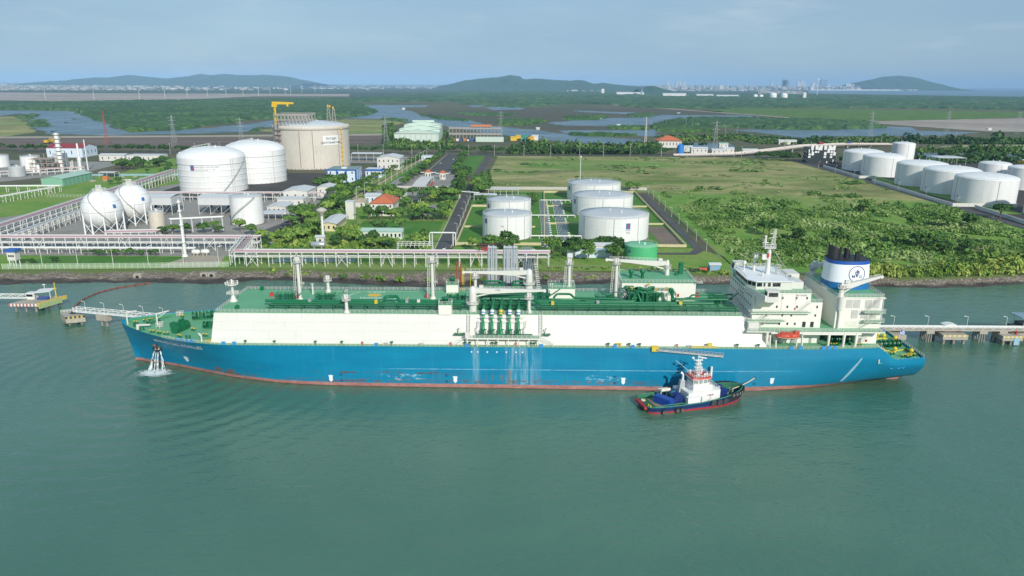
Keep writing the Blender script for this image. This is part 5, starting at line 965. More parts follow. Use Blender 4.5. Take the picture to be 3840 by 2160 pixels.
# right-hand approach with its dolphins
rt = thing('approach_trestle', 'white-railed pipe trestle running from behind the stern to the right edge', 'trestle', (180,276,0))
obj('trestle_deck', MB().box(-54,150,-2.2,2.2,4.9,5.6), conc, rt)
for y, z, r in ((-1.6,6.4,.38),(-.6,6.4,.3),(.3,6.3,.25)): obj('pipe', MB().cyl((-54,y,z),(150,y,z),r,n=8), wsteel, rt)
obj('trestle_rail', rail([(-54,-2.1,5.6),(150,-2.1,5.6)],1.1,2.0,False,.06,3), wsteel, rt); mb = MB()
for k in range(48): mb.bar((-30+k*2,-2.1,5.6+(k%2)*1.1),(-28+k*2,-2.1,6.7-(k%2)*1.1),.1)
obj('truss_bracing', mb, wsteel, rt)
for x in (-30,-11,10.5,18.5,42,66,90): 
    obj('pile_cap', MB().box(x-1.6,x+1.6,-2.4,3.4,3.7,4.9), conc, rt)
    for a in (-1.1,0,1.1):
        for b in (-1.6,2.6): obj('pile', MB().cyl((x+a,b,-2.5),(x+a*.8,b,3.7),.3,n=8), pile_m, rt)
for k, x in enumerate((-24,-10,6,22,38,54)): obj('lamp_post', MB().cyl((x,2.1,5.6),(x,2.1,9.6),.09,n=6).bar((x,2.1,9.6),(x-1.3,2.1,9.9),.12).box(x-1.7,x-1.0,1.9,2.3,9.8,10.0), wsteel, rt)
obj('flood_mast', MB().cyl((-29.6,1.8,5.6),(-29.6,1.8,17.4),.2,.12,8).box(-30.3,-28.9,1.5,2.1,17.2,17.6), wsteel, rt)
for nm, lb_, x0, x1, y0, y1, hz_ in (('mooring_dolphin','low concrete dolphin just clear of the ship stern',150,158,271,279,False),('mooring_dolphin','concrete dolphin with white valve house halfway along the right trestle',173,183,271.5,280.5,True),('mooring_dolphin','concrete dolphin with yellow hazard edge near the right border',196.4,204.6,270.6,277.6,True)):
    d_, o_ = deckblock(nm, lb_, 'dolphin', [(x0,y0),(x1,y0),(x1,y1),(x0,y1)], 2.0, 4.0, [(x0+1,y0+1),((x0+x1)/2,y0+1),(x1-1,y0+1),(x0+1,y1-1),(x1-1,y1-1)])
    if hz_: stripes(d_, (-(x1-x0)/2,-(y1-y0)/2), ((x1-x0)/2,-(y1-y0)/2), 3.3, 4.06, 10, .12, hazy, mat('stripe_cream','#cfc6b2',.7))
    if x0 == 173: vh = obj('valve_house', MB().box(-2.2,2.2,-.5,2.4,4.0,6.6), wsteel, d_); obj('curved_roof', MB().loft([[(x,-.8,6.6+.7*math.cos(x/2.6*1.3)),(x,2.8,6.6+.7*math.cos(x/2.6*1.3)),(x,2.8,6.4),(x,-.8,6.4)] for x in (-2.6,-1.3,0,1.3,2.6)]), wsteel, vh)
    if x0 > 190: obj('ladder_panel', MB().box(.5,2.4,-3.7,-3.5,.3,3.2), mat('panel_blue','#8fb6c8',.5), d_); obj('hydrant', MB().cyl((2.2,-1.5,4),(2.2,-1.5,5.6),.4,n=8), redp, d_)
sh_ = thing('jetty_shelter', 'slate blue sheet roof over dark machinery at the right edge', 'shelter', (212.5,278,0)); obj('roof', MB().loft([[(-6.6,-3,10.0),(9,-3,9.4),(9,5,9.4),(-6.6,5,10.0)],[(-6.6,-3,10.25),(9,-3,9.65),(9,5,9.65),(-6.6,5,10.25)]]), mat('roof_slate','#7d95a3',.5), sh_)
for a, b in ((-5,-2.4),(6,-2.4),(-5,4),(6,4)): obj('shelter_post', MB().bar((a,b,4),(a,b,9.8),.3), wsteel, sh_)
obj('machinery', MB().box(-5,7,-1.4,3.4,4.0,7.2).cyl((-4,-1.8,7.4),(5,-1.8,7.6),.7,n=9).box(-8,-5,0,3,4,6), mat('machine_dark','#3a3f40',.6,var=.3), sh_); obj('deck_slab', MB().box(-9,10,-4,5.4,2.4,4.0), conc, sh_)
for a in (-7,-2,3,8): obj('pile', MB().cyl((a,-2,-2),(a,-2,2.4),.5,n=8), pile_m, sh_)
# floating oil boom
bp = [(-196.5,300),(-201,314),(-204,326),(-203,338),(-198,347),(-186,356)]; mb = MB(); pts = []
for a, b in zip(bp, bp[1:]):
    for k in range(10): pts.append(Vector((*a,.12)).lerp(Vector((*b,.12)),k/10))
ob = obj('oil_boom', MB().tube(pts+[Vector((-186,356,.2))],.32,7), mat('boom_red','#8c4038',.7,var=.2)); tag(ob, 'curved rust-red floating oil boom between the dolphin and the bank', 'oil boom')
for k, p in enumerate(pts[::3]): obj('boom_float', MB().sph((0,0,0),.5,8,5), mat('boom_dark','#5c2f2b',.7), ob, p)
# ------------------------------------------------------------------ storage tanks
GZ = 3.05
tank_w = mat('tank_white','#e8e8e5',.45,var=.025,scale=.05,dirt=.14,dirtcol='#b4ada0'); tank_r = mat('tank_roof','#c4c7c7',.5,var=.05,scale=.08,dirt=.25,dirtcol='#a9a79f'); q = NT('tank_plate'); v = q.coord(); xz = q.n('SeparateXYZ'); q.l(v, xz.inputs[0]); ln = q.math('FRACT', q.math('MULTIPLY', xz.outputs['Z'], 1/2.45)); crs = q.ramp(ln, (.0, .86), (.05, 1.0), (.96, 1.0), (1.0, .9)); st0 = q.ramp(q.noise(q.coord((.35,.35,.03)), 1.0, 7, .7), (.50, 0.0), (.72, .4)); tc0 = q.mix(st0, lin('#e8e8e5'), lin('#bdb8aa')); tc0 = q.mix(q.ramp(q.noise(q.coord((.06,.06,.1)), 1.0, 5), (.4, 0.0), (.7, .16)), tc0, lin('#c0c2c0')); tc0 = q.mix(1.0, tc0, crs, 'MULTIPLY')
tank_w = MATS['tank_white'] = q.done(tc0, .42)
seam = mat('tank_seam','#a6a9a8',.6); tank_g = mat('tank_green','#4fb277',.5,var=.05,scale=.1); logo_b = mat('logo_blue','#3c6ea8',.5); logo_t = mat('logo_grey','#8f9499',.5); rim_c = mat('tank_base','#6a675f',.9)
def on_cyl(x, y, R, ang):
    """lettering wrapped on a shell; ang is the bearing of its middle seen from above"""
    def f(a, b, c): t = ang+a/R; return (R*1.004*math.cos(t)+c*math.cos(t), R*1.004*math.sin(t), b)
    return f
def patch_cyl(R, ang, w, z0, z1, off=.06, n=6):
    mb = MB(); mb.loft([[((R+off)*math.cos(ang-w/2/R+w/R*k/n),(R+off)*math.sin(ang-w/2/R+w/R*k/n),z) for z in (z0,z1)] for k in range(n+1)],False,True,False); return mb
def tank(label, x, y, R, h, rise=None, group=None, m_=None, roof=None, name='storage_tank', seams=(), bands=0, spiral=None, rails=True, z=GZ, shade_base=True):
    t = thing(name, label, 'tank', (x,y,z), 0, group); n = 64 if R > 8 else 32; rise = R*.07 if rise is None else rise
    obj('shell', MB().lathe([(R,0),(R,h)],n), m_ or tank_w, t)
    prof = [(R+.12,h-.05),(R+.12,h+.12)]+[(R*math.cos(a)+.0,h+.12+rise*math.sin(a)) for a in [k*PI/2/6 for k in range(0,6)]][1:]+[(.3,h+.14+rise)] if rise > R*.12 else [(R+.12,h-.05),(R+.12,h+.1),(R*.66,h+.1+rise*.4),(R*.33,h+.1+rise*.75),(.3,h+.1+rise)]
    obj('roof', MB().lathe(prof,n), roof or tank_r, t)
    obj('base_ring', MB().lathe([(R+1.3,-.2),(R+1.2,.25),(R-.5,.3)],n), rim_c, t)
    mbs = MB()
    if bands:
        for k in range(bands): obj('stiffener_ring', MB().lathe([(R+.02,h*(k+1)/(bands+1)),(R+.32,h*(k+1)/(bands+1)+.05),(R+.32,h*(k+1)/(bands+1)+.3),(R+.02,h*(k+1)/(bands+1)+.35)],n), seam if k == bands-1 else tank_w, t)
    for a in seams: obj('seam', MB().bar((R*1.003*math.cos(a),R*1.003*math.sin(a),0),(R*1.003*math.cos(a),R*1.003*math.sin(a),h),.28), seam, t)
    if rails: obj('roof_rail', rail([(R*.985*math.cos(2*PI*k/28),R*.985*math.sin(2*PI*k/28),h+.15) for k in range(28)],1.1,2.6,True,.05,2), wsteel, t)
    if spiral:
        a0, a1 = spiral; N = 22; pts = [((R+.7)*math.cos(a0+(a1-a0)*k/N),(R+.7)*math.sin(a0+(a1-a0)*k/N),h*k/N) for k in range(N+1)]
        mb = MB().tube(pts,.28,5); mb.tube([(px,py,pz_+1.0) for px,py,pz_ in pts],.1,5); obj('spiral_stair', mb, mat('stair_grey','#a5a8a6',.6), t)
    obj('roof_hatch', MB().cyl((R*.2,-R*.1,h+rise*.6),(R*.2,-R*.1,h+rise+1.2),.5,n=8).cyl((-R*.1,R*.15,h+rise*.6),(-R*.1,R*.15,h+rise+1.5),.35,n=8), wsteel, t)
    return t
def cam_ang(x, y, d=0.0): return math.atan2(-y, -x)+d      # the side that faces the river
def logo(t, R, ang, z, s=3.0):
    g_ = obj('logo_panel', patch_cyl(R,ang,s,z,z+s*1.25), logo_b, t); obj('logo_flame', MB().loft([[(p[0]*1.0006,p[1]*1.0006,p[2]) for p in row] for row in [[((R+.1)*math.cos(ang+dx/R),(R+.1)*math.sin(ang+dx/R),zz) for zz in (z+.3*s,z+.3*s+hh*s)] for dx, hh in ((-.28*s,.1),(-.1*s,.45),(.08*s,.8),(.26*s,.12))]],False,True,False), mat('logo_red','#b0484a',.5), g_)
T1 = tank('front one of the two big domed white tanks, with blue logo and lettering', -278.6,670.4,29.6,29.0,9.0,None,tank_w,tank_w,bands=5,seams=(cam_ang(-278,670,.55),cam_ang(-278,670,.62)),spiral=(cam_ang(-278,670,.2),cam_ang(-278,670,1.2)))
aT = cam_ang(-278.6,670.4,-.48); logo(T1,29.6,aT-.12,19.5,3.6); letters('TONG CONG TY KHI VIET NAM', 1.5, (lambda f: lambda a,b,c: (lambda p:(p[0],p[1],22.6+b))(f(a,b,c)))(on_cyl(0,0,29.6,aT+.28)), 'lettering', logo_t, T1); letters('FUELLING VALUES TO LIFE', 1.5, (lambda f: lambda a,b,c: (lambda p:(p[0],p[1],20.4+b))(f(a,b,c)))(on_cyl(0,0,29.6,aT+.25)), 'lettering', logo_t, T1)
T2 = tank('rear one of the two big domed white tanks, partly hidden', -261.5,735,29.6,30.0,9.0,None,tank_w,tank_w,bands=5,seams=(cam_ang(-261,735,.6),))
for t_, R_ in ((T1,29.6),(T2,29.6)):
    a = cam_ang(*t_.location[:2],-1.9); mb = MB()
    for k in range(5): aa = a+k*.06; mb.tube(bend([(R_*.93*math.cos(aa),R_*.93*math.sin(aa),29+2.6),(R_*.93*math.cos(aa),R_*.93*math.sin(aa),33),(R_*.8*math.cos(aa),R_*.8*math.sin(aa),33.6)]),.3,6)
    obj('roof_pipes', mb, wsteel, t_); obj('roof_walkway', rail([(R_*.98*math.cos(a+.3),R_*.98*math.sin(a+.3),30.6),(R_*.5*math.cos(a+.6),R_*.5*math.sin(a+.6),37.5),(0,0,39.6)],1.1,2.4,False,.08,2), wsteel, t_); obj('roof_walkway', rail([(R_*.98*math.cos(a+2.3),R_*.98*math.sin(a+2.3),30.6),(R_*.5*math.cos(a+2.0),R_*.5*math.sin(a+2.0),37.5),(0,0,39.6)],1.1,2.4,False,.08,2), wsteel, t_)
    mb = MB()
    for k in range(40): aa = 2*PI*k/40; mb.box(-.35,.35,-.35,.35,0,.1) if False else mb.cyl((R_*1.0*math.cos(aa),R_*math.sin(aa),-.1),(R_*1.0*math.cos(aa),R_*math.sin(aa),.6),.5,n=4)
    obj('base_bolts', mb, rim_c, t_)
# concrete gas tank with roof steelwork
ctank = mat('tank_concrete','#cdc6b9',.85,var=.10,scale=.06,dirt=.4,dirtcol='#8f8170',bump=.05)
LN = tank('huge beige concrete storage tank with steel roof platform and name board', -240.5,873,43.7,42.5,6.5,None,ctank,mat('dome_pale','#c9ced0',.6),rails=False,name='concrete_tank')
obj('ring_beam', MB().lathe([(43.7,40.6),(44.5,40.9),(44.5,44.6),(42.5,44.9)],72), ctank, LN); aL = cam_ang(-240.5,873)
for k in (-.32,.02,.75): obj('buttress_line', MB().bar((43.78*math.cos(aL+k),43.78*math.sin(aL+k),0),(43.78*math.cos(aL+k),43.78*math.sin(aL+k),40),.5), mat('conc_line','#8f8576',.85), LN)
sg = obj('name_board', patch_cyl(43.7,aL+.52,20.5,25,35,.25), mat('board_white','#e6e6e3',.6), LN)
for i, (s_, tx) in enumerate(((3.3,'TS-T-0201'),(2.7,'LNG STORAGE TANK'))): letters(tx, s_, (lambda f, z_: lambda a,b,c: (lambda p:(p[0],p[1],z_+b))(f(a,b,c)))(on_cyl(0,0,44.2,aL+.52), 31.8-i*4.0), 'lettering', mat('letter_dark','#5b5d60',.6), LN)
FRM = True; fr_ = mat('frame_steel','#a8a39b',.55,var=.15)
pf = obj('roof_platform', MB().box(-36,2,-26,10,44.0,44.5), fr_, LN)
for i in range(10):
    for j in range(4): obj('frame_column', MB().bar((-35+i*4.1,-25+j*11.5,40),(-35+i*4.1,-25+j*11.5,64),.6), fr_, pf)
mb = MB()
for j in range(4):
    for z in (48.5,53.5,58.5,63.5): mb.bar((-36,-25+j*11.5,z),(3,-25+j*11.5,z),.5)
for i in range(10):
    for z in (48.5,53.5,58.5,63.5): mb.bar((-35+i*4.1,-26,z),(-35+i*4.1,10,z),.4)
    mb.bar((-35+i*4.1,-25,44),(-31+i*4.1,-25,48.5),.3)
obj('frame_beams', mb, fr_, pf); obj('platform_rail', rail([(-36,-25.6,64),(3,-25.6,64),(3,10,64),(-36,10,64)],1.3,3,True,.12,2), fr_, pf)
mb = MB(); r_ = random.Random(8)
for k in range(26): a,b = r_.uniform(-34,0), r_.uniform(-24,8); mb.cyl((a,b,44.4),(a,b,r_.uniform(46,58)),r_.uniform(.4,1.1),n=7)
obj('roof_vessels', mb, mat('vessel_grey','#6f6d6a',.5,var=.3), pf)
cy_ = mat('crane_yellow','#d7b02c',.5); jc = obj('jib_crane', MB().bar((-35,-24,41),(-35,-24,72),1.9), cy_, LN); obj('jib', MB().loft([[(-37.5,-24.6,70.4),(-37.5,-23.4,70.4),(-37.5,-23.4,73.5),(-37.5,-24.6,73.5)],[(-13,-24.5,71),(-13,-23.5,71),(-13,-23.5,72.8),(-13,-24.5,72.8)]]).box(-37.8,-32,-25.2,-22.8,68,70.4), cy_, jc); obj('hoist', MB().box(-21,-19,-24.8,-23.2,68.6,71), cy_, jc)
pt_ = obj('pipe_tower', MB(), None) if False else None
for k, dx in enumerate((-1.5,.2,1.9,3.6)): a = aL-.98+.028*k; obj('riser_pipe', MB().tube([(46.4*math.cos(a),46.4*math.sin(a),0),(46.4*math.cos(a),46.4*math.sin(a),46),(42*math.cos(a),42*math.sin(a),48)],.55,7), mat('pipe_silver'), LN)
for k in range(9): a0, a1 = aL-1.02, aL-.84; z = 2+k*4.8; obj('tower_landing', MB().loft([[(45*math.cos(a0),45*math.sin(a0),z),(48.5*math.cos(a0),48.5*math.sin(a0),z),(48.5*math.cos(a0),48.5*math.sin(a0),z+.4),(45*math.cos(a0),45*math.sin(a0),z+.4)],[(45*math.cos(a1),45*math.sin(a1),z),(48.5*math.cos(a1),48.5*math.sin(a1),z),(48.5*math.cos(a1),48.5*math.sin(a1),z+.4),(45*math.cos(a1),45*math.sin(a1),z+.4)]]), mat('landing_rust','#8d7166',.7), LN)
for a in (aL-1.01,aL-.85): obj('tower_column', MB().bar((48.4*math.cos(a),48.4*math.sin(a),0),(48.4*math.cos(a),48.4*math.sin(a),47),.5), mat('landing_rust'), LN)
a = aL+.86; mb = MB().bar((44.6*math.cos(a),44.6*math.sin(a),2),(44.6*math.cos(a),44.6*math.sin(a),44),.7)
for k in range(9): mb.box(44.6*math.cos(a)-.9,44.6*math.cos(a)+.9,44.6*math.sin(a)-1.0,44.6*math.sin(a)+.4,3+k*4.7,4.2+k*4.7)
obj('caged_ladder', mb, cy_, LN)
mb = MB()
for k in (0,1): 
    for s_ in (-1,1): mb.bar((24+k*6+s_*2.6,-8,45),(24+k*6+s_*.9,-8,64-k*2),.5)
    for j in range(5): mb.bar((24+k*6-2.4+.3*j,-8,46+3.2*j),(24+k*6+2.4-.4*j,-8,49.2+3.2*j),.3)
obj('vent_trestle', mb, fr_, LN); obj('vent_caps', MB().cyl((23.6,-8,63.5),(23.6,-8,66),.9,n=8).cyl((26,-8,63.3),(26,-8,65.4),.9,n=8).cyl((29.6,-8,61.5),(29.6,-8,64),.9,n=8), cy_, LN)
mb = MB(); [mb.cyl((43.2*math.cos(2*PI*k/56),43.2*math.sin(2*PI*k/56),-.1),(43.2*math.cos(2*PI*k/56),43.2*math.sin(2*PI*k/56),1.2),.9,n=4) for k in range(56)]; obj('base_blocks', mb, rim_c, LN)
# gas spheres on legs
def sphere_tank(label, x, y, R, zc):
    t = thing('sphere_tank', label, 'sphere tank', (x,y,GZ)); obj('shell', MB().sph((0,0,zc),R,48,28), tank_w, t)
    for k in range(10): a = 2*PI*k/10+.2; obj('leg', MB().cyl((R*.97*math.cos(a),R*.97*math.sin(a),0),(R*.97*math.cos(a),R*.97*math.sin(a),zc),.55,n=9), tank_w, t)
    for k in range(10):
        a, b = 2*PI*k/10+.2, 2*PI*(k+1)/10+.2; p = lambda t_, z: (R*.97*math.cos(t_),R*.97*math.sin(t_),z); obj('cross_brace', MB().bar(p(a,.8),p(b,zc*.52),.28).bar(p(b,.8),p(a,zc*.52),.28), tank_w, t)
    for z in (-.55,-.05,.45): obj('weld_band', MB().lathe([(R*math.cos(math.asin(z))+.0,zc+R*z-.12),(R*math.cos(math.asin(z))+.12,zc+R*z),(R*math.cos(math.asin(z))+.0,zc+R*z+.12)],48), seam, t)
    obj('top_platform', rail([(4.4*math.cos(k*PI/6),4.4*math.sin(k*PI/6),zc+R*.97) for k in range(12)],1.3,2,True,.09,3).lathe([(4.5,zc+R*.95),(4.5,zc+R*.97),(.2,zc+R*.98)],20), wsteel, t)
    mb = MB(); [mb.cyl((-2+k*.8,0,zc+R),(-2+k*.8,0,zc+R+3.4),.25,n=6) for k in range(5)]; obj('vent_pipes', mb, wsteel, t)
    a = cam_ang(x,y,.62); c, s_ = math.cos(a), math.sin(a); mb = MB(); rows = []
    for i in range(4):
        row = []
        for j in range(4): el = .12+.2*i/3; az = a-.09+.18*j/3; row.append(((R+.06)*math.cos(el)*math.cos(az),(R+.06)*math.cos(el)*math.sin(az),zc+(R+.06)*math.sin(el)))
        rows.append(row)
    obj('logo_panel', MB().loft(rows,False,True,False), logo_b, t)
    pts = [( (R+.8)*math.cos(cam_ang(x,y,-1.3+1.9*k/14))*max(.35,math.cos(-.9+2.2*(1-k/14))),(R+.8)*math.sin(cam_ang(x,y,-1.3+1.9*k/14))*max(.35,math.cos(-.9+2.2*(1-k/14))),zc+(R+.8)*math.sin(-.9+2.2*(1-k/14))) for k in range(15)]
    obj('spiral_stair', MB().tube([p for p in pts if p[2] > 1],.3,5), mat('stair_grey'), t)
    obj('sphere_seam', MB().tube([((R+.03)*math.cos(e)*math.cos(cam_ang(x,y,.1)),(R+.03)*math.cos(e)*math.sin(cam_ang(x,y,.1)),zc+(R+.03)*math.sin(e)) for e in [-1.2+2.5*k/16 for k in range(17)]],.12,5), seam, t)
sphere_tank('nearer white gas sphere on braced legs with stair across it', -271.5,470.5,12.6,15.5); sphere_tank('farther white gas sphere on braced legs behind the other sphere', -268.5,503,12.4,15.3)
tank('slim tan rust-stained cylinder tank beside the gas spheres', -233.7,465.3,4.8,15.1,.4,None,mat('tank_tan','#cfc7b6',.6,var=.06,dirt=.5,dirtcol='#a8845a'),None,'slim_tank')
tank('tall plain white cylinder tank with spiral stair among the sheds', -188.6,505,11.1,19.6,.8,spiral=(cam_ang(-188,505,-1.6),cam_ang(-188,505,.5)))
for lb_, x, y, R_, h_, m_ in (('larger white tank of the pair beside the refinery columns',-541,812,9.6,15.4,None),('narrow white tank right of the larger one beside the refinery columns',-521,836,6.6,16,None),('low silver tank in front of the refinery pair',-521,758,7.7,9.7,'s'),('white tank cut by the left border in front of the refinery',-574,756,9.5,15,'s'),('white tank at the left border behind the refinery pipes',-598,842,10.5,13,None)):
    tank(lb_, x, y, R_, h_, R_*.12, 'refinery tanks at left', mat('tank_silver','#bfc2c2',.45,.2,var=.08,dirt=.3) if m_ else None)
# product tanks in the walled lawn
for lb_, x, y, R_, h_, tx in (('rearmost wide white tank of the three right of the pipe bed',71.2,629,23.3,14.2,None),('middle wide white tank of the three right of the pipe bed',70.1,556,23.4,14.4,None),('front wide white tank marked T03 right of the pipe bed',67,469,22.9,15.1,'T03'),('rear white tank of the two left of the pipe bed',-2.7,531,16.5,14.4,None),('front white tank marked T02 left of the pipe bed',-3.4,466,16.2,15.1,'T02')):
    aa = cam_ang(x,y); t_ = tank(lb_, x, y, R_, h_, 1.0, 'product tanks on the walled lawn', None, tank_r, seams=(aa-.9,aa+.02,aa+.75))
    if tx == 'T03': logo(t_, R_, aa+.42, 8.6, 3.0); letters('PVGAS', 1.2, (lambda f: lambda a,b,c: (lambda p:(p[0],p[1],7.9+b))(f(a,b,c)))(on_cyl(0,0,R_,aa+.42)), 'lettering', logo_t, t_)
    if tx: letters(tx, 1.9 if tx == 'T03' else 1.5, (lambda f, z_: lambda a,b,c: (lambda p:(p[0],p[1],z_+b))(f(a,b,c)))(on_cyl(0,0,R_,aa+(.42 if tx == 'T03' else -.2)), 6.2 if tx == 'T03' else 9.2), 'lettering', logo_t, t_)
    else: logo(t_, R_, aa-1.12, 8.4, 2.8)
    if tx == 'T02': logo(t_, R_, aa-1.0, 10, 2.4)
gt = tank('bright green storage tank on the shore behind the ship', 73.3,399.5,9.3,9.2,.3,None,tank_g,mat('tank_green_roof','#6cc08c',.5)); logo(gt,9.3,cam_ang(73,399,-.72),5.6,1.5); letters('PVGAS', .8, (lambda f: lambda a,b,c: (lambda p:(p[0],p[1],5.0+b))(f(a,b,c)))(on_cyl(0,0,9.3,cam_ang(73,399,-.72))), 'lettering', mat('letter_pale','#d7e4dc',.6), gt)
# right tank farm
for lb_, x, y, R_, h_ in (('farthest wide tank in the front row of the right tank farm',418,866,22.2,20.8),('second farthest wide tank in the front row of the right farm',416,812.5,22.2,20.8),('middle wide tank in the front row of the right tank farm',416,735,23.6,20.5),('second nearest wide tank in the front row of the right farm',415.6,683.5,24.2,20.5),('nearest wide tank in the front row of the right tank farm',412.5,627,24.3,20.5),('slim tall tank standing behind the far end of the farm',512.6,956,13.6,24),('left one of two tanks behind the front row by right border',497,746,14.5,20.3),('right one of two tanks behind the front row by right border',503,708,15.5,20.3),('white tank cut off by the right border below the farm',424,558,19.5,20)):
    aa = cam_ang(x,y); t_ = tank(lb_, x, y, R_, h_, R_*.17, 'white tanks of the right tank farm', None, tank_w, seams=(aa-1.05,aa+.42))
    for k, s_ in enumerate((1.7,1.2,.8)): obj('tank_sign', patch_cyl(R_,aa-.92,s_,5.2-k*.7,5.8-k*.7), logo_t, t_)

LN.scale = (1,1,1.09); T1.scale = (1,1,1.05); T2.scale = (1,1,1.05)
pf.location = (4,-11,-8); jc.location = (4,-8,-4)
# ------------------------------------------------------------------ pipe racks, walls, fences, buildings
pink = mat('pipe_pink','#b98f94',.5,var=.1); silver = mat('pipe_silver'); maroon = mat('pipe_maroon','#8c3a48',.5)
def piperack(label, a, b, w, top, low=None, step=6.0, pipes=(), braces=True):
    A_, B_ = Vector((*a,0)), Vector((*b,0)); d = B_-A_; L_ = d.length; t = thing('pipe_rack', label, 'pipe rack', (a[0],a[1],GZ), math.atan2(d.y,d.x)); h = top-GZ; n = max(1, round(L_/step))
    post = MB().bar((0,0,-.1),(0,0,h),.36).mesh('post')
    for k in range(n+1):
        for y in (0,w): obj('post', post, wsteel, t, (L_*k/n,y,0))
    beam = MB().bar((0,-.4,0),(0,w+.4,0),.32).mesh('cross_beam')
    for z in [h]+([low-GZ] if low else []):
        for k in range(n+1): obj('cross_beam', beam, wsteel, t, (L_*k/n,0,z))
        for y in (0,w): obj('rail_beam', MB().bar((0,y,z),(L_,y,z),.34), wsteel, t)
    if braces:
        for k in range(1,n,4):
            for y in (0,w): obj('brace', MB().bar((L_*k/n,y,.2),(L_*(k+1)/n,y,h),.2).bar((L_*(k+1)/n,y,.2),(L_*k/n,y,h),.2) if k % 8 == 1 else MB().bar((L_*k/n,y,.2),(L_*(k+.5)/n,y,h),.2).bar((L_*(k+1)/n,y,.2),(L_*(k+.5)/n,y,h),.2), wsteel, t)
    for y, z, r, m_ in pipes: obj('pipe', MB().cyl((-1,y*w,z-GZ),(L_+1,y*w,z-GZ),r,n=7), m_, t)
    return t
PP = lambda z: tuple((.08+.14*k, z+.35, (.28,.2,.32,.22,.3,.2,.26)[k], (pink,silver,pink,maroon,wsteel,silver,wsteel)[k]) for k in range(7))
piperack('long shore pipe rack with pink pipes in front of the lawn and pond', (-151,379.4), (20,380.9), 6.5, 11.1, 8.6, 6.1, PP(11.1)+((.3,8.95,.25,wsteel),(.7,8.95,.2,silver)))
piperack('left pipe rack on white posts running below the gas spheres', (-440,412), (-152,418), 7.0, 10.8, 7.6, 6.2, PP(10.8)+((.25,7.9,.35,wsteel),(.6,7.9,.25,silver)))
piperack('lower pipe rack along the left lawn with white pipes', (-440,405), (-186,408), 3.0, 6.4, None, 6.5, ((.2,6.7,.3,wsteel),(.6,6.7,.25,wsteel),(.9,6.7,.2,silver)), False)
piperack('short wide rack linking the left and the shore pipe racks', (-147.5,384), (-154.5,420), 7.5, 11.3, 8.4, 5.2, PP(11.3))
piperack('long rack running inland from the left rack past the spheres', (-318,424), (-347,752), 8.5, 12.0, 8.8, 7.5, PP(12.0)+((.3,9.2,.3,silver),(.7,9.2,.25,silver)))
piperack('second rack running inland beside the sphere tanks', (-303,424), (-322,600), 5.0, 9.4, 6.6, 7.5, ((.2,9.7,.3,wsteel),(.5,9.7,.25,silver),(.8,9.7,.3,wsteel)))
piperack('rack crossing behind the spheres in front of the domed tank', (-318,596), (-160,600), 5.5, 10.6, 7.0, 7.0, PP(10.6))
piperack('white pipe rack from slim tan tank to the tall white tank', (-226,468), (-196,478), 2.4, 12.2, None, 6.0, ((.2,12.6,.35,wsteel),(.8,12.6,.3,wsteel)), False)
piperack('low rack beside the tan tank near the spheres', (-258,446), (-228,450), 8, 7.5, 5.2, 5.0, PP(7.5))
piperack('far left pipe rack crossing the grass to the left border', (-412,640), (-440,470), 3.0, 8.5, None, 7.5, ((.1,8.9,.35,wsteel),(.9,8.9,.35,wsteel)), False)
piperack('left border rack leading to the refinery across the grass', (-520,640), (-410,648), 3.0, 8.5, None, 9.0, ((.1,8.9,.35,wsteel),(.9,8.9,.35,wsteel)), False)
piperack('refinery front rack with pale posts at left', (-600,700), (-470,792), 4.0, 9.0, 6.0, 7.0, PP(9.0))
piperack('pipe bridge across the access road behind the parking yard', (-80,640), (-30,618), 1.6, 9.0, None, 16, ((.2,9.3,.25,wsteel),(.8,9.3,.25,wsteel)), False)
po_ = thing('pipe_portal', 'white pipe portal over the access road near the shore rack', 'pipe portal', (-43,434,GZ))
for x in (-8,-6.4,6.4,8): obj('portal_post', MB().cyl((x,0,0),(x,0,8),.32,n=8), wsteel, po_)
for y in (-.5,.6): obj('portal_pipe', MB().tube(bend([(-8,y,.5),(-8,y,8.4),(8,y,8.4),(8,y,.5)]),.34,8), wsteel, po_)
tf = thing('truss_bridge', 'small white truss platform beside the road behind the shore rack', 'platform', (-66,402,GZ)); obj('truss', rail([(0,0,6.2),(20,0,6.2),(20,5,6.2),(0,5,6.2)],2.4,2.4,True,.12,2).bar((0,0,0),(0,0,6.2),.3).bar((20,0,0),(20,0,6.2),.3).bar((0,5,0),(0,5,6.2),.3).bar((20,5,0),(20,5,6.2),.3), wsteel, tf)
gx = thing('valve_station', 'red and white valve station on the shore rack beside the loading pipes', 'valve station', (-18,382,11.2)); obj('station_frame', rail([(0,0,0),(9,0,0),(9,6,0),(0,6,0)],3.2,3,True,.1,2), maroon, gx); obj('valves', MB().cyl((1,3,1),(8,3,1),.6,n=8).box(3,6,2,4,0,2.2), redp, gx); obj('access_cage', MB().box(-.3,0,-.5,.2,-8,0).box(9.5,9.9,-.6,-.2,-8,2), yel, gx)
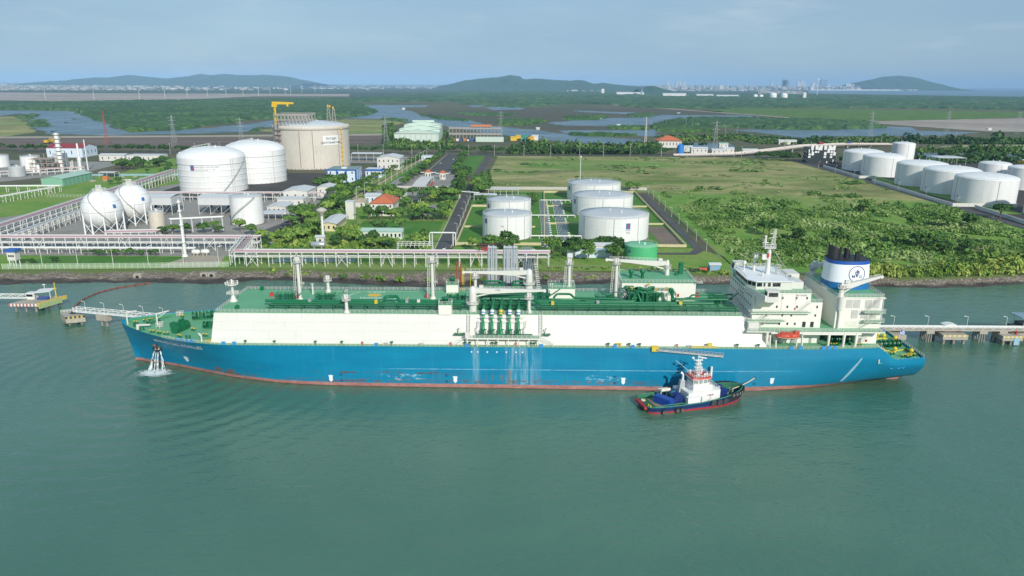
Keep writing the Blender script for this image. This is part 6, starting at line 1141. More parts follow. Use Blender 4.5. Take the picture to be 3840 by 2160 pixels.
# walls and fences
cw = mat('wall_cream','#c9bd93',.8,var=.08,dirt=.2); gw = mat('wall_grey','#bcbab2',.85,var=.08,dirt=.25)
def wall(label, pts, h, th, m_, cat='wall', name='boundary_wall', piece=12.0, group=None):
    t = thing(name, label, cat, (pts[0][0],pts[0][1],GZ), 0, group)
    for a, b in zip(pts, pts[1:]):
        A_, B_ = Vector(a), Vector(b); d = B_-A_; n = max(1, round(d.length/piece)); s_ = Vector((-d.y,d.x)).normalized()*th/2
        for k in range(n):
            p, q_ = A_+d*(k/n)+d.normalized()*.06-Vector(pts[0]), A_+d*((k+1)/n)-d.normalized()*.06-Vector(pts[0]); obj('wall_panel', MB().prism([tuple(p-s_),tuple(q_-s_),tuple(q_+s_),tuple(p+s_)],-.1,h), m_, t)
    return t
wall('cream bund wall boxing in the three right product tanks', [(29,661),(113,663),(107.5,434),(20,436),(29,661)], 1.8, .7, cw)
wall('cream cross wall between rear and middle right product tanks', [(27,583),(110.5,583)], 1.4, .6, cw); wall('cream cross wall between middle and front right product tanks', [(23.5,507),(108.6,507)], 1.4, .6, cw)
wall('cream bund wall boxing in the two left product tanks', [(15,581),(-33,581),(-35,437),(18,437)], 1.8, .7, cw); wall('cream cross wall between the two left product tanks', [(-33.6,494),(16,494)], 1.3, .6, cw)
wall('grey concrete wall behind the product tanks', [(-120,684),(-52,684)], 2.6, .3, gw); wall('long grey wall between the product tanks and dry field', [(-28,682),(128,682)], 2.6, .4, gw)
ww_ = mat('wall_white','#d4d3cc',.8,var=.06,dirt=.3)
wall('white bund wall along the far tanks of the right farm', [(381,888),(376,782),(394,781)], 3.0, .8, ww_); wall('white bund wall along the middle tanks of the right farm', [(375.5,752),(367.5,596),(420,594)], 3.0, .8, ww_); wall('white bund wall along the near end of the right farm', [(381.5,588),(374,516),(372,470)], 3.0, .8, ww_)
wall('tan boundary wall with fence along the tree-lined avenue', [(-139,560),(-116,990)], 2.2, .5, mat('wall_tan','#b7a98a',.8,var=.08,dirt=.2)); wall('pale blue wall across the grass behind the left meadow', [(-455,765),(-352,772)], 2.0, .4, mat('wall_blue','#8fb0b8',.8))
def fence(label, pts, h=2.2, step=3.0, m_=None, name='fence', panel=None):
    t = thing(name, label, 'fence', (pts[0][0],pts[0][1],GZ)); o = Vector((*pts[0],0)); pm = MB().bar((0,0,-.1),(0,0,h),.12).mesh('post')
    for a, b in zip(pts, pts[1:]):
        A_, B_ = Vector((*a,0))-o, Vector((*b,0))-o; n = max(1, round((B_-A_).length/step))
        for k in range(n): obj('post', pm, m_ or wsteel, t, A_.lerp(B_,k/n))
        mb = MB()
        for k in range(1,4): mb.bar(A_+Vector((0,0,h*k/3)),B_+Vector((0,0,h*k/3)),.06)
        obj('fence_rails', mb, m_ or wsteel, t)
        if panel: 
            s_ = Vector((0,.05,0)); obj('mesh_panel', MB().add([A_+s_+Vector((0,0,.1)),B_+s_+Vector((0,0,.1)),B_+s_+Vector((0,0,h)),A_+s_+Vector((0,0,h))],[(0,1,2,3)]), panel, t)
    return t
q = NT('wire_mesh'); q.b.inputs['Alpha'].default_value = .38; meshm = q.done(lin('#b9d2b0'), .7)
fence('pale mesh fence along the top of the left river bank', [(-272,370.5),(-195,374.5),(-154,378.4)], 3.0, 3.2, wsteel, panel=meshm); fence('dark fence line beside the perimeter road at the scrub edge', [(128,676),(122,420),(121,392)], 2.0, 4.0, mat('fence_post','#8b8778',.8)); fence('fence between the left grass plot and the meadow', [(-402,617),(-352,616)], 3.0, 3.0, wsteel)
fence('wire fence at the foot of the shore pipe rack', [(-150,376.8),(-20,377.2)], 1.5, 5.0, mat('fence_post')); fence('wire fence on the bank below the green tank', [(18,380),(62,383)], 1.4, 3.0, mat('fence_post')); fence('fence along the belt of trees beside the black road', [(-150,440),(-140,520),(-128,640)], 2.2, 4.0, mat('fence_post'))
# pipe beds between the product tanks
for lb_, x0, x1, y0, y1 in (('left silver pipe bed between the product tanks',19.5,24.5,432,615),('right silver pipe bed between the product tanks',30.5,37,448,617)):
    t = thing('pipe_bed', lb_, 'pipes', (x0,y0,GZ)); n = 6
    for k in range(n): obj('pipe', MB().cyl(((x1-x0)*(k+.3)/n+1.5*(k*0),0,1.0),((x1-x0)*(k+.3)/n+4.5,y1-y0,1.0),.3,n=7), silver, t)
    sl = MB().box(-1,x1-x0+1,-.3,.3,0,.7).mesh('sleeper')
    for k in range(26): obj('sleeper', sl, wsteel, t, (4.5*k/25,(y1-y0)*k/25,0))
for lb_, y, x0, x1 in (('white pipe branch to the front product tanks',457,12,45),('white pipe branch to the middle product tanks',533,14,47),('white pipe branch to the rear product tank',606,24,49)):
    t = thing('pipe_branch', lb_, 'pipes', (x0,y,GZ))
    for k in range(2): obj('pipe', MB().cyl((0,k*1.0,1.9),(x1-x0,k*1.0,1.9),.32,n=7), wsteel, t)
    for k in range(7): obj('support', MB().box(k*(x1-x0)/6-.2,k*(x1-x0)/6+.2,-.4,1.5,0,1.6), wsteel, t)
# buildings
bw = mat('wall_paint','#d3d1c9',.7,var=.04,dirt=.15); ro = mat('roof_orange','#c06a45',.8,var=.12,scale=.8); rw = mat('roof_pale','#cccecd',.5,var=.05,dirt=.2,dirtcol='#8f877b'); rg_ = mat('roof_mint','#a9c6b4',.6,var=.05); trimb = mat('trim_blue','#2c5fa8',.6)
def bldg(name, label, cat, x0, x1, y0, y1, h, roof='flat', wm=None, rm_=None, rise=2.0, floors=1, step=4.0, win=True, group=None, axis='x', over=.6, door=True):
    t = thing(name, label, cat, (x0,y0,GZ), 0, group); w, d = x1-x0, y1-y0; wm = wm or bw; rm_ = rm_ or rw
    obj('wall', MB().box(0,w,0,d,-.1,h), wm, t)
    if roof == 'flat':
        obj('roof', MB().box(-.3,w+.3,-.3,d+.3,h,h+.35), rm_, t)
    elif roof == 'gable':
        if axis == 'x': s_ = [[(x,-over,h),(x,d/2,h+rise),(x,d+over,h),(x,d+over,h+.25),(x,d/2,h+rise+.25),(x,-over,h+.25)] for x in (-over,w+over)]; g_ = [[(x,0,h),(x,d,h),(x,d/2,h+rise)] for x in (.05,w-.05)]
        else: s_ = [[(-over,y,h),(w/2,y,h+rise),(w+over,y,h),(w+over,y,h+.25),(w/2,y,h+rise+.25),(-over,y,h+.25)] for y in (-over,d+over)]; g_ = [[(0,y,h),(w,y,h),(w/2,y,h+rise)] for y in (.05,d-.05)]
        obj('roof', MB().loft(s_), rm_, t); obj('gable', MB().loft(g_), wm, t)
    elif roof == 'hip':
        k = min(w,d)/2; rr = [(k,d/2),(w-k,d/2)] if w >= d else [(w/2,k),(w/2,d-k)]; a = [(-over,-over,h),(w+over,-over,h),(w+over,d+over,h),(-over,d+over,h)]; p, q_ = [(*r_,h+rise) for r_ in rr]
        fs = [(0,1,5,4),(1,2,5),(2,3,4,5),(3,0,4),(0,3,2,1)] if w >= d else [(0,1,4),(1,2,5,4),(2,3,5),(3,0,4,5),(0,3,2,1)]; obj('roof', MB().add(a+[p,q_],fs), rm_, t)
    if win:
        fh = h/floors
        for f in range(floors):
            for k in range(max(1,int(w/step))): x = w*(k+.5)/max(1,int(w/step)); obj('window', MB().box(x-.55,x+.55,-.08,.03,f*fh+fh*.35,f*fh+fh*.72), glass, t)
            for k in range(max(1,int(d/step))): y = d*(k+.5)/max(1,int(d/step)); sx = w if x0 < 0 else 0; obj('window', MB().box(sx-.05,sx+.08,y-.55,y+.55,f*fh+fh*.35,f*fh+fh*.72) if x0 < 0 else MB().box(-.08,.05,y-.55,y+.55,f*fh+fh*.35,f*fh+fh*.72), glass, t)
    if door: obj('door', MB().box(w*.12,w*.12+1.2,-.07,.03,0,2.3), grey, t)
    return t
B1 = bldg('office_block','blue-framed white office block among trees below the concrete tank','building',-187,-158,726,757,12.5,'flat',mat('wall_pale_blue','#cfdbe6',.6,var=.03),mat('roof_greygreen','#7f948c',.7),floors=2,step=7)
for x in (0,9.5,19.2,28.6): obj('blue_pillar', MB().box(x-.4,x+.8,-.35,0,0,12.6), trimb, B1)
obj('blue_cornice', MB().box(-.4,29.4,-.4,0,11.6,12.95), trimb, B1)
for y in (2,11,20,29): obj('blue_pillar', MB().box(29,29.35,y-.5,y+.6,0,12.6), trimb, B1)
obj('roof_unit', MB().box(13,18,8,13,12.8,14.2), wsteel, B1)
B2 = bldg('office_annex','low blue and white annex behind the blue-framed office','building',-156,-139,764,782,8.5,'flat',mat('wall_pale_blue'),rw,step=4); obj('blue_cornice', MB().box(-.4,17.4,-.4,-.05,6.9,8.9), trimb, B2); obj('blue_cornice', MB().box(17.05,17.4,-.4,18.4,6.9,8.9), trimb, B2)
bldg('workshop','white gabled workshop beside the dark tank yard','building',-192,-172,599,627,9,'gable',bw,rw,1.6,1,6,True,'white plant workshops','y'); bldg('workshop','low white flat store in front of the gabled workshop','building',-191,-170,579,594,5.5,'flat',step=7); bldg('workshop','small white gabled office with windows near the tall white tank','building',-187,-173,542,562,5.5,'gable',bw,rw,1.2,1,3,True,None,'y'); bldg('workshop','white workshop with curved roof behind the gabled one','building',-172,-160,630,650,8,'gable',bw,rw,1.6,1,6,True,None,'y')
def canopy(name, label, x0, x1, y0, y1, z, rise=.6, skirt=0.0, rm_=None, posts=3, cat='canopy', extra=None):
    t = thing(name, label, cat, (x0,y0,GZ)); w, d = x1-x0, y1-y0
    obj('roof', MB().loft([[(x,-.4,z),(x,d/2,z+rise),(x,d+.4,z),(x,d+.4,z+.3),(x,d/2,z+rise+.3),(x,-.4,z+.3)] for x in (-.4,w+.4)]), rm_ or rw, t)
    for k in range(posts):
        for y in (.4,d-.4): obj('post', MB().bar((w*k/(posts-1),y,0),(w*k/(posts-1),y,z),.3), wsteel, t)
    if skirt:
        for nm, bx in (('side_cladding',(0,w,-.1,.05)),('side_cladding',(0,w,d-.05,d+.1)),('end_cladding',(-.1,.05,.1,d-.1)),('end_cladding',(w-.05,w+.1,.1,d-.1))): obj(nm, MB().box(*bx,z-skirt,z), rw, t)
        mb = MB(); r_ = random.Random(int(x0)); [mb.cyl((w*(k+.5)/5,d*.4,0),(w*(k+.5)/5+2,d*.6,z*.45),.9,n=7) for k in range(5)]; obj('machinery', mb, mat('machine_dark'), t)
        for k in range(posts-1): obj('brace', MB().bar((w*k/(posts-1),.1,.1),(w*(k+1)/(posts-1),.1,z-skirt),.16), wsteel, t)
    return t
canopy('compressor_shed','left white open-sided compressor shed behind the gas spheres',-284,-257,536,556,13,1.2,5.5,posts=5,cat='shed'); canopy('compressor_shed','right white open-sided compressor shed beside the tall white tank',-237,-203,537,556,13,1.2,5.5,posts=5,cat='shed')
canopy('walk_canopy','low white canopy with red rails beside the tall tank',-183,-168,517,532,4.6,.6,posts=4); canopy('truck_canopy','pale canopy over the tanker loading bays right of concrete tank',-206,-168,926,946,9.5,.8,posts=5); canopy('long_canopy','long white canopy behind the product tanks',-27,5,642,652,5.5,.3,posts=7); canopy('long_canopy','short white canopy behind the left product tanks',-33,-14,612,622,5,.3,posts=4)
B3 = bldg('white_hall','tall white hall with shallow roof right of the concrete tank','building',-157,-131,838,872,13,'gable',bw,rw,2.6,2,5,True,None,'y')
bldg('gate_kiosk','small kiosk with blue band at the yard corner','building',-118,-104,938,952,6,'flat',mat('wall_pale_blue'),rw,step=4)
pb = bldg('pump_house','cream bungalow with pale sheet roof near the mushroom tower','building',-129,-119,477,508,5.2,'gable',mat('wall_cream_paint','#d3c7a0',.7,var=.05),rw,1.2,1,3,True,None,'y',1.0)
wt = thing('water_tower', 'slender white water tower with mushroom head among the trees', 'water tower', (-119.2,443.4,GZ)); obj('shaft', MB().lathe([(1.6,0),(1.1,1.2),(.85,6),(.8,17)],16), wsteel, wt); obj('head', MB().lathe([(.85,16.6),(1.6,18.2),(3.0,19.6),(3.4,20.3),(3.2,20.8),(1.2,21.8),(.3,22.1)],20), mat('tower_grey','#b9b3a6',.7,dirt=.3), wt)
bldg('white_kiosk','small white kiosk at the foot of the mushroom tower','building',-121.8,-116.8,436,440.4,4.6,'gable',bw,rw,.8,1,3)
def htank(label, x, y, L_, R_, m_): t = thing('pressure_vessel', label, 'tank', (x,y,GZ)); obj('vessel', MB().loft([[(xx,r*math.cos(a),R_+1.0+r*math.sin(a)) for a in [2*PI*k/14 for k in range(14)]] for xx, r in ((-L_/2-.8,.3),(-L_/2-.5,R_*.7),(-L_/2,R_),(L_/2,R_),(L_/2+.5,R_*.7),(L_/2+.8,.3))],True,True), m_, t); [obj('saddle', MB().box(s_*L_*.3-.3,s_*L_*.3+.3,-R_*.8,R_*.8,0,1.4), conc, t) for s_ in (-1,1)]; return t
htank('silver horizontal vessel on saddles behind the shore rack', -117.5,424.5,7.5,1.7,mat('vessel_silver','#b5babd',.35,.4))
for k, (x, y) in enumerate(((-183,404.5),(-178,405.5))): htank(('left','right')[k]+' white vessel at the foot of the comms mast',x,y,3.4,1.3,wsteel)
bldg('white_tower','plain white block tower among the trees left of the orange-roofed house','building',-122.5,-116.5,522,529,13,'flat',step=6,win=False)
vi = bldg('villa','two-storey white villa with bright orange hipped roof','house',-107,-90,537,563,9.5,'hip',bw,ro,5.2,2,3.5,True,None,'x',1.0)
bldg('side_office','pale blue office behind the orange-roofed villa','house',-123,-111,596,612,6,'gable',mat('wall_pale_blue'),rw,1.4); bldg('side_office','low tan-roofed house beside the pale blue office','house',-130,-119,574,590,4.6,'hip',bw,mat('roof_tan','#b7a58c',.8),1.6)
canopy('carport','dark carport behind the villa lawn',-89,-78,592,604,4.0,.2,rm_=mat('roof_dark','#54565a',.7)); bldg('small_shed','little mint shed behind the villa','shed',-98,-91,612,622,5,'gable',bw,rg_,1.0)
bldg('long_shed','long white shed with pale roof facing the shore rack','shed',-97.5,-71,452,462,5.2,'gable',mat('wall_white_green','#cfd8cb',.7),rg_,1.3,1,2.6)
sv = canopy('station_canopy','long white service canopy with rust patch in the parking yard',-92.5,-80.5,659,732,5.4,.9,rm_=mat('roof_rusty','#d2cfc8',.6,var=.05,scale=.03,dirt=.5,dirtcol='#b98a66'),posts=6); obj('kiosk', MB().box(2,8,6,60,0,4.6), bw, sv)
for k in range(9): obj('pump', MB().box(12.6,13.4,8+k*6,9.4+k*6,0,2.2), redp, sv)
for k, (x, y) in enumerate(((-92,757),(-76,750))):
    t = bldg('gate_house',('left','right')[k]+' gate house with small orange roof at the parking yard','gate house',x,x+6,y,y+6,7,'hip',bw,ro,2.6,1,3); obj('gate_wing', MB().loft([[(-5,2.4,6.4),(-5,3.6,6.4),(-5,3.6,6.9),(-5,2.4,6.9)],[(0,2,5.6),(0,4,5.6),(0,4,6.6),(0,2,6.6)]]), bw, t); obj('gate_wing', MB().loft([[(6,2,5.6),(6,4,5.6),(6,4,6.6),(6,2,6.6)],[(11,2.4,6.4),(11,3.6,6.4),(11,3.6,6.9),(11,2.4,6.9)]]), bw, t)
wh_ = thing('warehouse','big pale green stepped-roof warehouse behind the tree line','warehouse',(-205,1252,GZ))
for k in range(3):
    y0, w0, x_ = k*38, 76-5*k, 2+3*k; h0 = 14+k*5; obj('hall', MB().box(x_,x_+w0,y0,y0+38,0,h0), mat('wall_mint','#b8c9bb',.7,var=.05), wh_)
    obj('roof', MB().loft([[(x_+w0*f,y,h0+6*(1-abs(2*f-1))+(.3)) for f in (0,.25,.5,.75,1)]+[(x_+w0,y,h0-.2),(x_,y,h0-.2)] for y in (y0-1.2,y0+38)]), mat('roof_warehouse','#bccdbf',.6,var=.04), wh_); obj('ridge_vent', MB().box(x_+w0*.2,x_+w0*.8,y0+17,y0+21,h0+4.2,h0+7.4), mat('roof_warehouse'), wh_)
    for j in range(8): obj('gable_panel', MB().box(x_+1+j*(w0-3)/8,x_+(w0-3)/8*j+(w0-3)/8*.8,y0-.12,y0+.05,1,h0-2), mat('panel_mint','#c9d6cb',.7), wh_)
cs = thing('frame_yard','long grey frame structure with orange and blue goods beyond the avenue','yard',(-112,1283,GZ)); obj('main_frame', MB().box(0,92,0,16,10,13).box(0,92,0,16,20,22.4), mat('frame_grey','#9e9a94',.7,var=.1), cs)
for k in range(16): obj('frame_column', MB().bar((k*6.1+.3,0,0),(k*6.1+.3,0,24),.9), mat('frame_grey'), cs)
r_ = random.Random(21)
for k in range(14): obj('stacked_goods', MB().box(k*6.4,k*6.4+r_.uniform(3,5.6),-9-r_.random()*5,-3,0,r_.uniform(2.5,5)), (mat('goods_blue','#3a5c9c',.7),mat('goods_orange','#c8793f',.7),mat('goods_white','#d3d3cf',.7))[k%3], cs)
obj('orange_beams', MB().box(38,74,2,12,24,27), mat('goods_orange'), cs); obj('front_shed', MB().box(48,96,-26,-14,0,8), mat('roof_warehouse'), cs)
for k, (x, y, c) in enumerate(((-4,1285,'#d9b43a'),(6,1290,'#d9b43a'),(14,1270,'#3f8f86'),(26,1288,'#d8a53a'),(34,1296,'#d5d3cb'))): bldg('stacked_unit',('leftmost yellow','second yellow','teal','right yellow','white')[k]+' stack of goods right of the frame yard','goods',x,x+11,y,y+9,6+k%3*2,'gable',mat('unit%d'%k,c,.7),mat('unit%d'%k,c,.7),1.2,win=False,door=False)
bldg('red_roof_hall','large hall with dark red roof behind the refinery','building',-613,-566,955,990,12,'gable',mat('wall_pale_blue'),mat('roof_red','#8f3238',.7),4.5,1,8); bldg('plain_house','white flat-roofed house right of the refinery','house',-482,-440,905,925,8,'flat',step=6); bldg('plain_house','white shed with pale roof left of the refinery trees','house',-522,-490,915,930,7,'gable',bw,rw,1.5,1,8)
gs = bldg('mint_shed','long mint green shed on the grass at left','shed',-449,-428.5,684,734,7.2,'gable',mat('wall_mint2','#7fb096',.7,var=.05),rg_,2.0,win=False,axis='y'); [obj('shed_pillar', MB().box(20.5,20.7,4+k*7,4.6+k*7,0,7), mat('wall_mint3','#568a70',.7), gs) for k in range(7)]
canopy('open_shed','small dark-roofed open shed beyond the mint shed',-432,-416,752,762,5,.5,rm_=rw); rb = thing('rubble_heaps','piles of rubble, pipes and an orange box beyond the mint shed','rubble',(-400,735,GZ))
for k in range(18): a,b,s_ = r_.uniform(-24,46), r_.uniform(-16,22), r_.uniform(1.2,3); obj('rubble_heap', MB().sph((a,b,0),s_*1.4,7,4,.45,0), mat('rubble','#a39a8b',.9,var=.3,scale=.5), rb)
obj('orange_box', MB().box(-17,-12,-4,0,0,4), mat('goods_orange'), rb)
# refinery columns
rfn = thing('refinery_unit','refinery process unit with tall column and pale pipe frames at left','refinery',(-500,800,GZ)); obj('main_column', MB().cyl((0,0,0),(0,0,42),2.6,2.2,14), tank_w, rfn)
for k in range(9): obj('column_platform', MB().lathe([(2.6,5+k*4.4),(4.0,5.1+k*4.4),(4.0,5.6+k*4.4),(2.6,5.7+k*4.4)],14), mat('frame_pale','#c2bdb2',.6), rfn)
obj('second_column', MB().cyl((14,12,0),(14,12,30),1.2,1.0,10).cyl((14,12,0),(14,12,14),2.6,2.2,10), tank_w, rfn)
for i in range(7):
    for j in range(3): obj('frame_column', MB().bar((-30+i*6,-6+j*7,0),(-30+i*6,-6+j*7,10+(i*3+j)%4*3.2),.5), mat('frame_rust','#a39484',.7,var=.2), rfn)
for z in (5,9.5,14): obj('frame_floor', MB().box(-31,7-z,-7,9,z,z+.4), mat('frame_rust'), rfn)
for k in range(16): a,b = r_.uniform(-30,26), r_.uniform(-12,12); obj('process_vessel', MB().cyl((a,b,0),(a,b,r_.uniform(5,14)),r_.uniform(.8,2),n=10), (tank_w,mat('frame_pale'),mat('vessel_grey'))[k%3], rfn)
obj('stack_chimney', MB().cyl((20,16,0),(20,16,34),.8,.6,8), wsteel, rfn)
# guard tower, comms mast
gd = thing('guard_tower','white watchtower with blue roof on the left bank','tower',(-268,375,GZ)); [obj('tower_leg', MB().bar((a,b,0),(a,b,4.4),.4), wsteel, gd) for a in (-1.7,1.7) for b in (-1.5,1.5)]; obj('cabin', MB().box(-2.2,2.2,-1.9,1.9,4.2,9.0), bw, gd); obj('roof', MB().box(-3.0,3.0,-2.6,2.6,9.0,10.2), trimb, gd); [obj('window', MB().box(-1.5+k*1.1,-.7+k*1.1,-1.98,-1.88,6.2,7.2), glass, gd) for k in range(3)]; obj('stair', stair((-1.7,-2.6,0),(1.7,-2.6,4.4),.8,8), wsteel, gd)
cm_ = thing('vent_stack','tall slender white mast standing on the gravel pad','mast',(-188.4,402,GZ)); obj('mast', MB().cyl((0,0,0),(0,0,33),.75,.45,12), tank_w, cm_); [obj('mast_ring', MB().lathe([(.5,z),(1.2,z+.1),(1.2,z+.9),(.5,z+1.0)],12), wsteel, cm_) for z in (8,18,26,31)]; obj('mast_base', MB().lathe([(1.8,0),(1.6,.6),(.9,1.6)],12), wsteel, cm_); obj('mast_pipe', MB().cyl((.9,0,0),(.9,0,24),.2,n=6), wsteel, cm_)
# right farm buildings and the viaduct
gb = thing('glass_block','black and white patterned office block beside the right tank farm','building',(381,938,GZ)); obj('wall', MB().box(0,36,0,16,0,20), mat('facade_dark','#353d40',.3,var=.2), gb); r_ = random.Random(12)
for k in range(26): x, z = r_.randrange(9)*4, r_.randrange(6)*3.2; obj('facade_panel', MB().box(x+.3,x+r_.choice((1.6,3.4)),-.3-r_.random()*.5,0,z+.3,z+r_.choice((2.6,4.8))), mat('facade_white','#e0e0dc',.6), gb)
for k in range(6): x = 3+k*5.6; obj('roof_panel', MB().box(x,x+3.4,-.5,.3,17,22.5), mat('facade_white'), gb)
for k in range(8): obj('side_panel', MB().box(-.35,0,1+k*1.8,2.4+k*1.8,2+(k*5)%14,4.4+(k*5)%14), mat('facade_white'), gb)
canopy('fuel_canopy','flat white canopy on posts behind the right tank farm',538,572,915,945,9.5,.4,posts=4); bldg('farm_shed','white shed behind the right tank farm','shed',560,586,850,868,8,'gable',bw,rg_,2); bldg('farm_shed','yellow and blue low shed near the right border','shed',640,680,905,920,7,'gable',mat('unit0'),mat('wall_pale_blue'),1.5)
vd = thing('viaduct','elevated road with white parapets crossing toward the right tank farm','viaduct',(0,0,0)); vp = [(228,1030,3.6),(311,1022,6.5),(394,1079,9),(450,1125,10.5),(540,1180,9),(640,1232,5)]; mb = MB(); secs = []
dense = []
for a, b in zip(vp, vp[1:]): dense += [Vector(a).lerp(Vector(b),k/6) for k in range(6)]
dense.append(Vector(vp[-1])); dense = [dense[0]]+[(dense[i-1]+dense[i]*2+dense[i+1])/4 for i in range(1,len(dense)-1)]+[dense[-1]]
def side(i): d = dense[min(i+1,len(dense)-1)]-dense[max(i-1,0)]; return Vector((-d.y,d.x,0)).normalized()
obj('road_deck', MB().loft([[p-side(i)*5+Vector((0,0,-1.4)),p+side(i)*5+Vector((0,0,-1.4)),p+side(i)*5.4,p-side(i)*5.4] for i, p in enumerate(dense)]), conc, vd)
for s_ in (-1,1):
    for i in range(len(dense)-1):
        p, q_ = dense[i], dense[i+1]; n = 4
        for k in range(n): a, b = p.lerp(q_,(k+.08)/n)+side(i)*s_*5.2, p.lerp(q_,(k+.92)/n)+side(i)*s_*5.2; obj('parapet_block', MB().loft([[a+side(i)*w+Vector((0,0,z)) for w, z in ((-.2,0),(.2,0),(.2,1.5),(-.2,1.5))],[b+side(i)*w+Vector((0,0,z)) for w, z in ((-.2,0),(.2,0),(.2,1.5),(-.2,1.5))]]), mat('parapet','#ddd3cb',.7), vd)
for i in range(3,len(dense)-1,3): p = dense[i]; obj('pier', MB().box(p.x-1,p.x+1,p.y-3.4,p.y+3.4,2.9,p.z-1.3), conc, vd)
def truck(label, x, y, z, rz, cab, box): t = thing('lorry', label, 'lorry', (x,y,z), rz); obj('cargo_box', MB().box(-4,2.2,-1.25,1.25,1.0,3.7), box, t); obj('cab', MB().box(2.5,4.6,-1.2,1.2,.8,3.3), cab, t); obj('windscreen', MB().box(4.55,4.65,-1,1,2,3.1), glass, t); [obj('wheel', MB().cyl((a,s_*1.3,.55),(a,s_*.9,.55),.55,n=10), tk, t) for a in (-3,-1.8,3.3) for s_ in (-1,1)]
truck('red lorry driving on the viaduct', 484,1146.5,10.2,.5,mat('cab_red','#a33b3b',.5),mat('cab_red')); truck('blue and red lorry ahead on the viaduct', 545,1183,8.9,.5,mat('cab_red'),mat('box_blue','#2c4f9e',.5))
bldg('roadside_house','white house with orange hipped roof beyond the right tree line','house',232,268,1160,1190,11,'hip',bw,ro,7,1,5,True,None,'x',2.0); bt = thing('blue_tank','small upright blue tank beside the start of the viaduct','tank',(240,1042,GZ)); obj('shell', MB().cyl((0,0,0),(0,0,13),5,n=16).lathe([(5.1,13),(3.4,14.4),(.4,15)],16), mat('tank_bright_blue','#2f7fc8',.5), bt); obj('hatch', MB().cyl((0,0,14.8),(0,0,15.8),1,n=8), mat('tank_bright_blue'), bt)
for k, (x, y, w, d, h) in enumerate(((262,1068,24,10,7),(292,1066,20,9,5),(312,1078,16,8,6),(338,1068,22,9,5),(256,1092,14,9,7),(330,1165,14,8,6),(452,1240,30,9,6))): bldg('roadside_shed',('leftmost','second','third','fourth','tall','mint','long')[k]+' white roadside shed near the viaduct','shed',x,x+w,y,y+d,h,'gable',bw,rg_ if k == 5 else rw,1.5,1,6)
# cars and vans
def car(label, x, y, rz, c):
    t = thing('parked_car', label, 'car', (x,y,GZ+.25), rz); b = MB().loft([[(xx,-w,z0),(xx,w,z0),(xx,w*.98,z1),(xx,-w*.98,z1)] for xx, w, z0, z1 in ((-2.2,.75,.4,.9),(-2,.86,.3,1.0),(1.0,.86,.3,1.0),(2.0,.82,.3,.9),(2.25,.7,.4,.75))]); obj('body', b, mat('car_'+c,c,.3), t)
    obj('cabin', MB().loft([[(-1.7,-.78,1.0),(-1.7,.78,1.0),(-1.3,.62,1.5),(-1.3,-.62,1.5)],[(1.1,-.78,1.0),(1.1,.78,1.0),(.4,.62,1.5),(.4,-.62,1.5)]]), glass, t); [obj('wheel', MB().cyl((a,s_*.9,.35),(a,s_*.65,.35),.35,n=10), tk, t) for a in (-1.3,1.35) for s_ in (-1,1)]
car('white van on the access road by the pipe portal',-41,424,1.5,'#d8d8d6'); car('white car on the avenue',-90,905,1.5,'#dcdcdc'); car('dark car under the carport',-84,597,.2,'#46484c'); car('white car in the car park',-60,562,.3,'#d9d9d6'); car('white pickup beside the car park hedge',-57,574,.5,'#c9c9c6'); car('white truck at the end of the avenue',-78,955,1.5,'#e0e0de'); car('dark car in the loading yard',-145,960,.1,'#3c3e42')
# lamp posts and utility poles
lampm = MB().cyl((0,0,0),(0,0,9),.14,.08,6).bar((0,0,9),(1.6,0,9.4),.14).mesh('pole'); lamph = MB().box(1.2,2.2,-.2,.2,9.3,9.5).mesh('lamp_head')
def lamp(label, x, y, rz=0.0, s_=1.0, group='lamp posts'): t = thing('lamp_post', label, 'lamp post', (x,y,GZ), rz, group); t.scale = (s_,s_,s_); obj('pole', lampm, wsteel, t); obj('lamp_head', lamph, wsteel, t)
for k in range(9): lamp('lamp post beside the perimeter road right of the product tanks', 124.5-k*.9, 655-k*29, PI, .8, 'lamps along the perimeter road')
for k in range(14): lamp('lamp post along the tree-lined avenue', -131+k*1.3, 600+k*28, 0, 1.4, 'lamps along the avenue')
for k in range(8): lamp('lamp post along the white wall of the right tank farm', 372-k*.5, 880-k*48, 0, .9, 'lamps along the tank farm wall')
for k in range(7): lamp('lamp post beside the access road', -36.8, 440+k*30, PI, .8, 'lamps along the access road')
for k in range(6): lamp('slim lamp post behind the left shore lawn', -256+k*19, 379+k*.6, .5, 1.15, 'lamps along the left lawn')
polem = MB().cyl((0,0,0),(0,0,15),.32,.2,7).bar((-1.2,0,14.2),(1.2,0,14.2),.2).mesh('pole')
for k in range(22): p = obj('utility_pole', polem, mat('pole_grey','#b3b0a8',.8), None, (-480+k*38+rnd.uniform(-4,4),1010+rnd.uniform(-3,3),GZ)); tag(p, 'grey utility pole along the far road', 'pole', 'utility poles along the far road')
for k in range(9): p = obj('utility_pole', polem, mat('pole_grey'), None, (395+k*55,1060+k*40,GZ)); tag(p, 'grey utility pole beyond the viaduct', 'pole', 'utility poles beyond the viaduct')
tm = thing('flood_mast','single tall light mast behind the rear product tank','mast',(63,672,GZ)); obj('pole', MB().cyl((0,0,0),(0,0,32),.4,.25,8), wsteel, tm); obj('lamp_head', MB().cyl((0,0,31.6),(0,0,32.8),.9,n=8), wsteel, tm)
